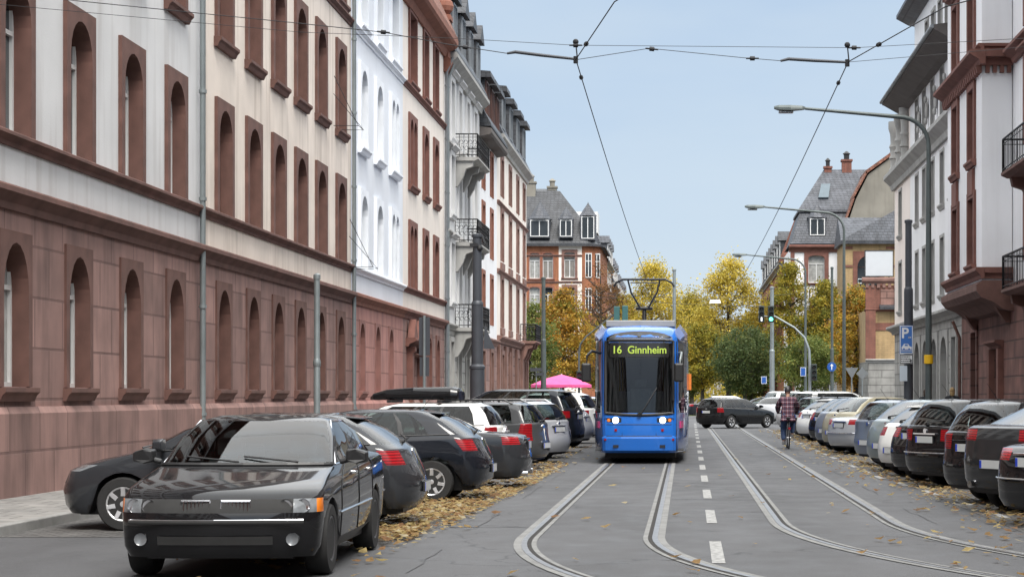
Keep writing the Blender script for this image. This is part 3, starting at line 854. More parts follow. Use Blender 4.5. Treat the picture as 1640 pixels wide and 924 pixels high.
m = MB(); run(m, WL, [(-.05,14.2),(.5,14.3),(.58,14.4),(.58,14.6),(-.05,14.7)], 95.7, 104.6); m.build('eaves', SOFFIT, R, world=True)
mansard(R, WL, 95.7, 104.8, 14.7, SLATED, over=.56, steep=(1.6, 3.4))
for u in (97.6, 100.2, 102.8): dormer(R, WL, u, 15.1, .15, 1.7, 2.1, 2.2, SLATED, BROWNFRAME, 'flat')
# house 6: end house at the corner
R = building('end house with cream walls, carved brown stone window bays and brown rusticated base', loc=(-10, 114, 0))
hs = []; gh = []
WE = Wall('front', 105)
for u in (107.4, 112.4, 117.4, 122.0):
    for (z, h) in ((5.3, 2.6), (8.9, 2.6), (12.4, 2.0)):
        window(R, WL, u, z, 1.2, h, sm=BROWNSTONE, fm=WHITEPAINT, fw=.28, proud=.06, sill=False); hs.append(hole(u, z, 1.2, h))
    window(R, WL, u, 1.5, 1.2, 2.3, sm=BROWNSTONE, fm=BROWNFRAME, fw=.25, proud=.1); gh.append(hole(u, 1.5, 1.2, 2.3))
m = MB(); wall_mesh(m, WL, 104.5, 124, .1, 4.5, gh); m.build('ground_floor_wall', BROWNRUST, R, world=True)
m = MB(); wall_mesh(m, WL, 104.5, 124, 4.5, 15.2, hs); m.build('wall', CREAMB, R, world=True)
for (z, h, dd) in ((4.4, .4, .3), (8.1, .25, .18), (11.8, .2, .14)):
    m = MB(); run(m, WL, cornice(z, h, dd), 104.6, 124.2); m.build('cornice', BROWNSTONE, R, world=True)
for z in (4.9, 8.42):
    for u in (107.4, 112.4, 117.4, 122.0):
        m = MB(); run(m, WL, [(-.01,z),(.10,z),(.10,z+.36),(-.01,z+.36)], u-1.0, u+1.0); m.build('stone_panel', BROWNSTONE, R, world=True)
for u in (105.0, 108.9, 112.4, 116, 119.7, 123.6):
    m = MB(); run(m, WL, [(-.01,.1),(.16,.1),(.16,4.3),(-.01,4.3)], u-.3, u+.3); m.build('pilaster', BROWNSTONE, R, world=True)
m = MB(); run(m, WL, cornice(14.9, .6, .42), 104.5, 124.3); m.build('eaves_cornice', GREYSTONE, R, world=True)
mansard(R, WL, 104.7, 124, 15.5, SLATE, over=.3)
for u in (107.4, 112, 116.6, 121): dormer(R, WL, u, 15.9, .05, 1.8, 2.1, 2.2, SLATED, LEAD, 'flat')
balcony(R, WL, 119.5, 123.5, 4.9, .9, BROWNSTONE)

# ------------------------------------------------------------------ right side of the street
WR = Wall('right', 10.1)
R = building('white house with dark red sandstone oriel and balconies over a rough dark red base', loc=(10.1, 60, 0))
hs = []; gh = []
for u in tuple(-59 + 4*k for k in range(29)) + (57.2,):
    for (z, h) in ((5.6, 2.3), (9.0, 2.4), (12.5, 2.3)):
        window(R, WR, u, z, 1.3, h, sm=REDTRIM, fm=BROWNFRAME, fw=.28, proud=.12, hood=True, sill=(u < 53)); hs.append(hole(u, z, 1.3, h))
    window(R, WR, u, 1.4, 1.3, 2.4, sm=REDRUST, fm=BROWNFRAME); gh.append(hole(u, 1.4, 1.3, 2.4))
gh.append(hole(63.5, .12, 1.5, 3.0)); gh.append(hole(68.5, 1.4, 1.2, 2.4)); window(R, WR, 68.5, 1.4, 1.2, 2.4, sm=REDRUST, fm=BROWNFRAME)
m = MB(); wall_mesh(m, WR, -62, 71.8, .1, 4.6, gh); m.build('ground_floor_wall', REDRUST, R, world=True)
m = MB(); wall_mesh(m, WR, -62, 71.8, 4.6, 16.2, hs); m.build('wall', WHITER, R, world=True)
m = MB(); run(m, WR, [(-.05,.1),(.14,.1),(.14,1.2),(-.05,1.25)], -62, 62.7); run(m, WR, [(-.05,.1),(.14,.1),(.14,1.2),(-.05,1.25)], 64.3, 71.8); m.build('plinth', REDRUST, R, world=True)
m = MB(); m.extrude([WR(62.75,.12,-.28),WR(64.25,.12,-.28),WR(64.25,3.1,-.28),WR(62.75,3.1,-.28)],[WR(62.75,.12,-.22),WR(64.25,.12,-.22),WR(64.25,3.1,-.22),WR(62.75,3.1,-.22)])
m.build('door', DOORWOOD, R, world=True)
m = MB(); run(m, WR, cornice(3.12,.25,.3), 62.3, 64.7); run(m, WR, [(0,.12),(.18,.12),(.18,3.1),(0,3.1)], 62.35, 62.74); run(m, WR, [(0,.12),(.18,.12),(.18,3.1),(0,3.1)], 64.26, 64.65); m.build('door_surround', REDTRIM, R, world=True)
# oriel: a white box with red frames, 0.95 m proud, carried on a heavy stone corbel
OD = .95; WO = Wall('right', 10.1-OD)
m = MB(); oh = []
for u in (62.6, 66.3):
    for (z, h) in ((5.75, 2.1), (9.05, 2.25), (12.45, 2.2)):
        window(R, WO, u, z, 1.15, h, sm=REDTRIM, fm=BROWNFRAME, fw=.22, proud=.08, rev=.25, hood=(z > 12)); oh.append(hole(u, z, 1.15, h))
wall_mesh(m, WO, 60.6, 68.5, 5.15, 15.6, oh, rev=.25, depth=OD-.02)
oriel = m.build('oriel', WHITER, R, world=True)
m = MB()
for u in (62.6, 66.3): run(m, WO, [(-.01,7.9),(.1,7.95),(.1,8.75),(-.01,8.8)], u-.55, u+.55)
m.build('spandrel_panel', REDTRIM, oriel, world=True)
def oriel_band(z, h, dd, dent=False, nm='oriel_cornice', m_=None):
    b = MB(); run(b, WO, cornice(z, h, dd), 60.6-dd, 68.5+dd)
    # returns on the near side back to the wall
    b.box(10.1-OD+.06, 10.1-.02, 60.6-dd, 60.597, z+h*.5, z+h)
    b.box(10.1-OD+.06, 10.1-.02, 60.6-dd*.4, 60.597, z, z+h*.498)
    if dent:
        for k in range(22):
            u = 60.6 + 7.9*k/21
            run(b, WO, [(.02,z-.22),(.16,z-.22),(.2,z-.003),(.02,z-.003)], u-.1, u+.1)
        for k in range(4):
            b.box(10.1-OD+.1+k*.22, 10.1-OD+.22+k*.22, 60.45, 60.597, z-.22, z-.003)
    b.build(nm, m_ or REDTRIM, oriel, world=True)
oriel_band(11.75, .45, .45, True); oriel_band(12.25, .18, .15); oriel_band(5.2, .35, .22); oriel_band(15.5, .6, .5, True)
b = MB()
run(b, WR, [(-.02,4.2),(.3,4.25),(OD*.7,4.5),(OD+.05,4.62),(OD+.2,4.82),(OD+.2,5.02),(OD,5.14),(-.02,5.14)], 60.4, 68.7)
for u in (61.2, 67.9): run(b, WR, [(-.02,3.85),(.15,3.88),(.3,4.1),(OD*.5,4.38),(-.02,4.42)], u-.2, u+.2)
b.build('corbel', REDSTONE, R, world=True)
for (a, e, z) in ((-62, 60.1, 11.75), (68.95, 71.8, 11.75), (-62, 60.1, 12.25), (68.95, 71.8, 12.25), (-62, 60.1, 4.55), (69, 71.8, 4.55)):
    b = MB(); run(b, WR, cornice(z, .42 if z != 12.25 else .18, .4 if z != 12.25 else .12), a, e); b.build('cornice', REDTRIM, R, world=True)
b = MB(); run(b, WR, cornice(16.0, .6, .9), 34, 71.8); b.build('eaves_cornice', REDTRIM, R, world=True)
mansard(R, WR, -62, 71.8, 16.6, SLATE)
for z in (4.62, 7.95): balcony(R, WR, 50.6, 56.1, z, 1.0, REDSTONE, ornate=False, h=.95)
for u in (37, 41): pass
drainpipe(R, WR, 71.5, .2, 4.3, m=REDSTONE)

R = building('white corner house with grey stone arches below and a deep dark overhanging eave', loc=(10.1, 83, 0))
hs = []; gh = []
U2 = (74.2, 77.2, 80.2, 83.0, 85.6)
for u in U2:
    for (z, h) in ((5.55, 2.25), (9.1, 2.05), (12.5, 2.0)):
        window(R, WR, u, z, 1.05, h, sm=GREYSTONE, fm=BROWNFRAME, fw=.12, proud=.03, rev=.35); hs.append(hole(u, z, 1.05, h))
for u in (76.5, 79.5, 82.4, 85.3):
    window(R, WR, u, .9, 1.9, 3.0, top='arch', sm=GREYSTONE, fm=BROWNFRAME, fw=.25, proud=.06, rev=.5, sill=False); gh.append(hole(u, .9, 1.9, 3.0))
gh.append(hole(73.6, .9, 1.2, 2.9)); window(R, WR, 73.6, .9, 1.2, 2.9, sm=GREYSTONE, fm=BROWNFRAME, sill=False)
for (z, h) in ((5.55, 2.25), (9.1, 2.05)):
    window(R, WR, 92.2, z, 1.15, h, sm=GREYSTONE, fm=BROWNFRAME, fw=.12, proud=.03, rev=.35); 
m = MB(); wall_mesh(m, WR, 71.8, 94.7, .1, 4.6, gh, rev=.5); m.build('ground_floor_wall', GREYRUST, R, world=True)
m = MB(); wall_mesh(m, WR, 71.8, 88.2, 4.6, 14.9, hs, ends=(True, False)); m.build('wall', WHITER, R, world=True)
m = MB(); wall_mesh(m, WR, 88.2, 94.7, 4.6, 14.9, [hole(92.2, 5.55, 1.15, 2.25), hole(92.2, 9.1, 1.15, 2.05)], ends=(False, True)); m.build('corner_wall', PEACH, R, world=True)
b = MB(); run(b, WR, cornice(4.5, .38, .4), 71.8, 95.0); b.build('cornice', GREYSTONE, R, world=True)
b = MB(); run(b, WR, cornice(11.45, .75, .5), 71.8, 95.2); b.build('cornice', GREYSTONE, R, world=True)
b = MB()        # carved colonnettes at the corner and rosettes between the upper windows
for u in (89.0, 91.2, 93.6):
    P = WR(u, 12.3, .12)
    b.lathe([(.28,0),(.2,.15),(.22,.5),(.28,.55),(.2,.7),(.23,1.0),(.27,1.1),(.2,1.25),(.22,1.7),(.3,1.95),(.3,2.3)], 10, c=P)
for u in (75.7, 78.7, 81.6, 84.3):
    P = Vector(WR(u, 13.4, .08))
    b.ball(P, (.08,.25,.4)); b.ball(P + Vector((-.04,0,.45)), (.08,.16,.16)); b.ball(P + Vector((-.04,0,-.45)), (.08,.16,.16))
b.build('carved_ornament', GREYSTONE, R, world=True, smooth=40)
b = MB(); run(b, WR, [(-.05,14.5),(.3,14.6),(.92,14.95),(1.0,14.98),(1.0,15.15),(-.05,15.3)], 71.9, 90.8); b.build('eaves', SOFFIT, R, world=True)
b = MB(); b.tube([WR(71.9,15.1,1.05), WR(90.8,15.1,1.05)], .08, 8); b.build('gutter', LEAD, R, world=True, smooth=60)
# set-back attic storey with its own roof
WA = Wall('right', 10.45)
ah = []
for u in (76, 78.2, 80.4, 82.6, 84.8):
    window(R, WA, u, 15.6, 1.0, 2.1, sm=GREYSTONE, fm=BROWNFRAME, fw=.14, proud=.05); ah.append(hole(u, 15.6, 1.0, 2.1))
m = MB(); wall_mesh(m, WA, 73, 89.5, 15.31, 18.6, ah); m.build('attic_wall', WHITER, R, world=True)
b = MB(); run(b, WA, [(-.05,18.5),(.2,18.55),(.75,18.85),(.75,19.0),(-3.5,22.5),(-8,19)], 72.6, 90.3); b.build('attic_roof', SLATE, R, world=True)
# ------------------------------------------------------------------ houses round the square beyond the crossing
GF = 'houses round the far square'
WF = Wall('front', 208)
R = building('orange brick corner house with grey slate roof, bell shaped dormers and pale stone panel', loc=(-16, 208, 0), group=GF)
hs = []
def fw_(root, W, u, z, w, h, top, sm, fm=WHITEPAINT, **kw):
    window(root, W, u, z, w, h, top=top, sm=sm, fm=fm, bars=1, **kw); hs.append(hole(u, z, w, h))
for u in (-21.5, -19.4, -15.9, -14.5):
    for (z, h) in ((10.4, 2.6), (13.9, 2.7), (3, 2.4), (6.6, 2.6)): fw_(R, WF, u, z, 1.1, h, 'seg', ORANGESTONE, fw=.12, proud=.04)
for (z, h) in ((10.1, 2.9), (14.0, 2.7), (3, 2.4), (6.6, 2.6)): fw_(R, WF, -12.2, z, 1.15, h, 'seg', BROWNSTONE, fw=.26, proud=.08)
m = MB(); wall_mesh(m, WF, -24, -13.35, 0, 17.4, [h for h in hs if h[1] < -13.4], ends=(True, False)); m.build('wall', ORANGEBRICK, R, world=True)
m = MB(); wall_mesh(m, WF, -13.35, -10.9, 0, 17.4, [h for h in hs if h[0] > -13.4], ends=(False, False)); m.build('wall_panel', CREAMB, R, world=True)
# rounded corner turning into the street
m = MB(); n = 8; cr = 1.9
pc = [(-10.9 + cr*math.sin(PI/2*k/n), 208 + cr*(1-math.cos(PI/2*k/n))) for k in range(n+1)]
for k in range(n): m.face([(pc[k][0], pc[k][1], 0), (pc[k+1][0], pc[k+1][1], 0), (pc[k+1][0], pc[k+1][1], 17.4), (pc[k][0], pc[k][1], 17.4)])
m.face([(-9, 209.9, 0), (-9, 228, 0), (-9, 228, 17.4), (-9, 209.9, 17.4)])
m.build('corner_wall', ORANGEBRICK, R, world=True, smooth=50)
m = MB()
for (x, z, h) in ((-10.2, 14.0, 2.6), (-10.2, 10.3, 2.6), (-9.35, 14.0, 2.6), (-9.35, 10.3, 2.6)):
    yy = 208 + (.12 if x < -10 else .75)
    m.box(x-.35, x+.35, yy-.12, yy-.02, z, z+h)
m.build('corner_window', WHITEPAINT, R, world=True)
m = MB()
for (x, z, h) in ((-10.2, 14.0, 2.6), (-10.2, 10.3, 2.6), (-9.35, 14.0, 2.6), (-9.35, 10.3, 2.6)):
    yy = 208 + (.12 if x < -10 else .75)
    for dx in (-.16, .16): m.box(x+dx-.11, x+dx+.11, yy-.15, yy-.123, z+.12, z+h-.9); m.box(x+dx-.11, x+dx+.11, yy-.15, yy-.123, z+h-.78, z+h-.12)
m.build('corner_pane', WGLASS, R, world=True)
for z in (13.4, 9.9, 16.2):
    m = MB(); run(m, WF, cornice(z, .22, .14), -24, -10.9); m.build('stone_band', BROWNSTONE, R, world=True)
m = MB()
for k in range(9): run(m, WF, [(-.01,11.9+.0),(.06,11.9),(.06,13.38),(-.01,13.38)], -21.9+.42*k, -21.9+.42*k+.2)
m.build('striped_frieze', CREAMB, R, world=True)
m = MB()
prof = [(.5,17.3),(.5,17.55),(-.3,17.7),(-1.6,19.8),(-4.5,23.6),(-6,24.0)]
ring = []
for d, z in prof:
    cc = [(-24, 208-d)] + [(-10.9 + (cr+d)*math.sin(PI/2*k/n) if cr+d > 0 else -10.9 + (cr+d), 208 + cr - max(0, (cr+d))*math.cos(PI/2*k/n) + (0 if cr+d > 0 else -(cr+d))) for k in range(n+1)] + [(-9+d, 228)]
    ring.append([(x, y, z) for x, y in cc])
for a, b in zip(ring, ring[1:]):
    for k in range(len(a)-1): m.face([a[k], a[k+1], b[k+1], b[k]])
m.build('roof', SLATED, R, world=True)
for (u, w) in ((-15.4, 2.2), (-12.6, 1.5), (-19.5, 2.0)): dormer(R, WF, u, 18.2, -.2, w, 2.0, 3.0, SLATE, WHITEPAINT, 'bell')
dormer(R, WF, -10.3, 18.0, -.5, 1.6, 2.6, 2.5, SLATE, WHITEPAINT, 'bell')
chimney(R, (-16.6, 212.5, 22.8), .95, 1.6, RENDERED); chimney(R, (-14.4, 213.5, 22.8), .95, 1.2, RENDERED)
# houses further along the left side
for k, (y0, y1, wm_, z, lab) in enumerate(((228, 246, WHITEG, 16.8, 'white plastered house beyond the rounded orange corner house'), (246, 266, BROWNRUST, 15.4, 'brown stone house with grey roof far down the left side of the street'),
        (266, 300, CREAMB, 14.6, 'cream house at the far end of the left row behind the yellow trees'))):
    W = Wall('left', -9.2)
    R = building(lab, loc=(-9.2, (y0+y1)/2, 0), group='far houses down the street')
    hs2 = []
    u = y0+2.5
    while u < y1-1:
        for z0 in (5, 8.6, 12): window(R, W, u, z0, 1.2, 2.1, sm=BROWNSTONE, fm=WHITEPAINT, fw=.25); hs2.append(hole(u, z0, 1.2, 2.1))
        u += 3.4
    m = MB(); wall_mesh(m, W, y0, y1, 0, z, hs2); m.build('wall', wm_, R, world=True)
    m = MB(); run(m, W, cornice(z-.2, .5, .5), y0, y1); m.build('eaves_cornice', GREYSTONE, R, world=True)
    mansard(R, W, y0, y1, z+.3, SLATE)
    u = y0+3
    while u < y1-1: dormer(R, W, u, z+.7, .1, 1.6, 1.9, 2.0, SLATE, WHITEPAINT, 'gable'); u += 4.6
    if k == 0:
        m = MB(); m.box(-14, -10.3, y0+4, y0+9, z+3.9, z+6.4); m.build('roof_cabin', WHITEPAINT, R, world=True)

# right: white house with slate mansard facing the square
WM = Wall('front', 193)
R = building('white and red sandstone house with slate mansard roof, conical dormer and two brick chimneys', loc=(13, 193, 0), group=GF)
hs = []
for (z, h) in ((3, 2.6), (6.8, 2.7), (12.6, 2.7)):
    window(R, WM, 12.9, z, 1.6, h, top='seg', sm=REDTRIM, fm=WHITEPAINT, fw=.4, proud=.12); hs.append(hole(12.9, z, 1.6, h))
m = MB(); wall_mesh(m, WM, 10.4, 15.4, 0, 16.0, hs, ends=(True, True), depth=14); m.build('wall', WHITER, R, world=True)
m = MB()
for (a, b_) in ((10.35, 10.75), (15.0, 15.42)): run(m, WM, [(-.02,0),(.12,0),(.12,15.9),(-.02,15.9)], a, b_)
run(m, WM, cornice(15.6, .7, .55), 10.2, 15.5)
run(m, WM, [(-.02,11.2),(.1,11.2),(.1,12.2),(-.02,12.2)], 13.7, 15.0)
m.build('stone_trim', REDTRIM, R, world=True)
m = MB()
ra = [[WM(10.3,16.4,.5), WM(15.35,16.4,.5), WM(15.35,16.4,-11), WM(10.3,16.4,-11)], [WM(10.45,16.6,.15), WM(15.35,16.6,.15), WM(15.35,16.6,-11), WM(10.45,16.6,-11)],
      [WM(11.35,19.6,-.8), WM(16.0,19.6,-.8), WM(16.0,19.6,-10), WM(11.35,19.6,-10)], [WM(11.15,19.62,-.6), WM(16.0,19.62,-.6), WM(16.0,19.62,-10.2), WM(11.15,19.62,-10.2)],
      [WM(11.2,19.9,-.65), WM(16.2,19.9,-.65), WM(16.2,19.9,-10.2), WM(11.2,19.9,-10.2)], [WM(14.0,24.3,-5.3), WM(18.6,24.3,-5.3), WM(18.6,24.3,-5.6), WM(14.0,24.3,-5.6)]]
for a, b in zip(ra, ra[1:]): m.extrude(a, b, 0, caps=False)
m.face(ra[-1]); m.build('roof', SLATE, R, world=True)
dormer(R, WM, 13.0, 17.1, -.05, 1.7, 1.9, 2.2, SLATE, WHITEPAINT, 'bell')
m = MB()
m.extrude([WM(13.2,21.0,-1.75),WM(14.2,21.0,-1.75),WM(14.5,22.5,-3.3),WM(13.6,22.5,-3.3)],[WM(13.2,21.15,-1.6),WM(14.2,21.15,-1.6),WM(14.5,22.65,-3.15),WM(13.6,22.65,-3.15)])
m.build('skylight', mat('skylight_glass', (.10,.13,.15), .08, var=.1), R, world=True)
chimney(R, (14.4, 198.3, 23.0), .7, 1.4, REDBRICK, potm=BLACKTRIM); chimney(R, (16.3, 198.4, 23.6), .95, 1.5, REDBRICK, potm=BLACKTRIM)
balcony(R, WM, 12.2, 14.6, 10.9, .8, REDTRIM, ornate=False)
# its row along the street
R = building('tall dark roofed red and cream row receding along the right behind the trees', loc=(10.3, 230, 0), group='far houses down the street')
W = Wall('right', 10.3); hs = []
for u in (209, 213, 217, 221, 225, 229, 233, 237, 241, 245, 250, 255, 260):
    for z in (4, 7.6, 11.2): window(R, W, u, z, 1.3, 2.2, sm=REDTRIM, fm=WHITEPAINT, fw=.3, proud=.1); hs.append(hole(u, z, 1.3, 2.2))
m = MB(); wall_mesh(m, W, 207, 265, 0, 15.2, hs); m.build('wall', ORANGEBRICK, R, world=True)
m = MB(); run(m, W, cornice(15, .5, .5), 207, 265); m.build('eaves_cornice', GREYSTONE, R, world=True)
mansard(R, W, 207, 265, 15.5, SLATED)
for u in (210, 216, 222, 228, 234, 240, 248, 256): dormer(R, W, u, 16, .15, 1.9, 2.0, 2, SLATED, WHITEPAINT, 'gable')
m = MB(); run(m, W, [(.5,15.5),(-1.4,20.5),(-6,22),(-6,15.5)], 206.5, 207.2); m.build('firewall', REDBRICK, R, world=True)

# house with tall blind gable wall
R = building('tall house showing a blank grey cement gable wall behind the brick building', loc=(19, 192, 0), group=GF)
WG = Wall('front', 191)
m = MB()
pl = [(15.6,8),(15.6,17.6),(16.6,20.6),(17.8,23.0),(20.2,24.8),(26,25.4),(26,8)]
m.extrude([WG(x,z,0) for x,z in pl],[WG(x,z,-8) for x,z in pl]); m.build('gable_wall', RENDERED, R, world=True)
m = MB()
for (a, b_) in zip(pl[1:5], pl[2:6]):
    m.extrude([WG(a[0]-.25,a[1]+.02,.25),WG(b_[0]-.15,b_[1]+.02,.25),WG(b_[0]-.15,b_[1]+.38,.25),WG(a[0]-.25,a[1]+.38,.25)],[WG(a[0]-.25,a[1]+.02,-8),WG(b_[0]-.15,b_[1]+.02,-8),WG(b_[0]-.15,b_[1]+.38,-8),WG(a[0]-.25,a[1]+.38,-8)])
m.build('verge_tiles', TILE, R, world=True)
# yellow brick house with arched loggia
R = building('yellow brick house with arched red loggia and shallow slate roof beside the square', loc=(18, 182, 0), group=GF)
WY = Wall('front', 182)
hs = [hole(17.0, 11.2, 2.1, 3.3), hole(20.9, 12.6, 1.0, 1.3), hole(17.0, 6.5, 1.6, 2.4)]
window(R, WY, 17.0, 11.2, 2.1, 3.3, top='arch', sm=REDBRICK, fm=BROWNFRAME, fw=.4, proud=.08, rev=.9, bars=2)
window(R, WY, 20.9, 12.6, 1.0, 1.3, sm=REDTRIM, fm=BROWNFRAME, fw=.15); window(R, WY, 17.0, 6.5, 1.6, 2.4, top='arch', sm=REDBRICK, fm=BROWNFRAME, fw=.3)
m = MB(); wall_mesh(m, WY, 14.7, 27, 0, 15.6, hs, depth=8, rev=.9); m.build('wall', YELLOWBRICK, R, world=True)
m = MB()
for z in (10.6, 13.4, 15.1): run(m, WY, [(-.02,z),(.06,z),(.06,z+.22),(-.02,z+.22)], 14.7, 15.5); run(m, WY, [(-.02,z),(.06,z),(.06,z+.22),(-.02,z+.22)], 18.6, 27)
run(m, WY, cornice(10.2, .3, .25), 14.7, 27)
m.build('brick_band', REDBRICK, R, world=True)
m = MB(); run(m, WY, [(.5,15.55),(.5,15.75),(-3.4,18.3),(-8,15.7)], 14.4, 27); 
m.build('roof', SLATE, R, world=True)
m = MB(); m.extrude([WY(14.3,15.8,.55),WY(19.8,18.9,-.2),WY(27,18.9,-.2),WY(27,15.8,.55)],[WY(14.3,15.8,.4),WY(19.8,18.9,-3.5),WY(27,18.9,-3.5),WY(27,15.8,.4)]); m.build('hip_roof', SLATE, R, world=True)
m = MB()
m.tube([WY(16.0,11.9,.2),WY(18.0,11.9,.2)], .05, 6); m.tube([WY(16.0,12.3,.2),WY(18.0,12.3,.2)], .05, 6)
for u in (16.0, 17.0, 18.0): m.tube([WY(u,11.2,.2),WY(u,12.3,.2)], .04, 6)
m.build('railing', LIGHTMETAL, R, world=True)
# low red and yellow brick annexe with the billboard on top
R = building('low red and yellow brick annexe with crenellated parapet carrying the blank billboard', loc=(16, 158, 0), group=GF)
WB = Wall('front', 158)
m = MB(); wall_mesh(m, WB, 14.7, 24, 4.3, 8.5, []); m.build('wall', YELLOWBRICK, R, world=True)
m = MB(); wall_mesh(m, WB, 14.7, 24, 0, 4.3, [], d=.02); m.build('base_wall', ANNEXBASE, R, world=True)
m = MB(); run(m, WB, cornice(4.2,.3,.25), 14.5, 24); m.build('cornice', GREYSTONE, R, world=True)
m = MB()
run(m, WB, [(-.02,4.5),(.2,4.5),(.2,10.4),(-.02,10.4)], 14.5, 15.3); run(m, WB, [(-.02,8.5),(.15,8.5),(.15,10.4),(-.02,10.4)], 15.3, 18.1)
run(m, WB, cornice(8.3,.2,.25), 14.4, 18.2); run(m, WB, [(-.02,6.8),(.06,6.8),(.06,7.4),(-.02,7.4)], 15.3, 24)
m.build('pier', REDBRICK, R, world=True)
m = MB(); run(m, WB, [(.16,8.8),(.2,8.8),(.2,10.1),(.16,10.1)], 15.7, 17.6); m.build('blind_panel', BROWNRUST, R, world=True)
m = MB()
run(m, WB, [(-.02,10.55),(.3,10.55),(.45,10.75),(.45,10.95),(-.02,11.05)], 14.2, 19)
for k in range(9): run(m, WB, [(.1,10.2),(.28,10.2),(.28,10.54),(.1,10.54)], 14.5+.45*k, 14.5+.45*k+.24)
m.build('parapet_cornice', BROWNSTONE, R, world=True)
m = MB(); run(m, WB, [(.7,8.45),(.7,8.6),(-2,9.9),(-6,8.5)], 15.6, 24); m.build('roof', SLATED, R, world=True)
t = empty('billboard', (15.65, 158.6, 10.85), 0, 'blank white square billboard in a dark frame on the brick annexe', 'billboard')
m = MB(); m.box(-1.1,1.1,-.12,.12,.35,2.35); m.build('panel', mat('billboard_face', (.44,.46,.48), .6, var=.03), t)
m = MB()
for (a,b_,c,d_) in ((-1.16,-1.1,.29,2.41),(1.1,1.16,.29,2.41),(-1.1,1.1,.29,.35),(-1.1,1.1,2.35,2.41)): m.box(a,b_,-.15,.15,c,d_)
m.build('frame', BLACKTRIM, t)
m = MB()
for x in (-.8,.8): m.tube([(x,0,0),(x,0,.4)],.06,6)
m.build('post', BLACKTRIM, t)
# terrace walls far along both sides of the square so that no gap opens below the crowns
for (x, y, w, h, mt, lab) in ((25, 262, 26, 13, PINKWALL, 'low red stone building behind the trees at the far right of the square'), (2, 345, 70, 11, RENDERED, 'long pale building closing the far end of the street'), (-30, 262, 24, 14, BROWNRUST, 'brown building behind the pink parasol at the far left of the square')):
    R = building(lab, loc=(x, y, 0), group='far buildings behind the trees')
    W = Wall('front', y); hs = []
    u = x-w/2+2
    while u < x+w/2-1.5:
        for z in (1.4, 5, 8.5):
            if z+2 < h: window(R, W, u, z, 1.3, 2.0, sm=GREYSTONE, fm=WHITEPAINT, fw=.2); hs.append(hole(u, z, 1.3, 2.0))
        u += 3.6
    m = MB(); wall_mesh(m, W, x-w/2, x+w/2, 0, h, hs); m.build('wall', mt, R, world=True)
    m = MB(); run(m, W, [(.5,h),(.5,h+.15),(-4,h+4),(-8.5,h)], x-w/2-.4, x+w/2+.4); m.build('roof', SLATED, R, world=True)

# ------------------------------------------------------------------ trees
LEAFC = {
 'yellow': [(0.58,0.45,0.07),(0.50,0.39,0.06),(0.62,0.51,0.11),(0.40,0.34,0.06)],
 'gold': [(0.40,0.315,0.045),(0.32,0.275,0.045),(0.24,0.23,0.045),(0.47,0.34,0.05)],
 'lime': [(0.23,0.205,0.03),(0.31,0.25,0.035),(0.16,0.165,0.03),(0.40,0.29,0.035)],
 'green': [(0.12,0.155,0.036),(0.155,0.18,0.044),(0.09,0.125,0.03),(0.21,0.21,0.048)],
 'dark': [(0.07,0.10,0.034),(0.09,0.12,0.04),(0.055,0.082,0.028),(0.12,0.135,0.042)],
 'orange': [(0.42,0.215,0.03),(0.34,0.20,0.032),(0.23,0.215,0.04),(0.45,0.29,0.04)],
 'rust': [(0.20,0.09,0.03),(0.15,0.075,0.03),(0.24,0.12,0.035),(0.12,0.07,0.03)],
}
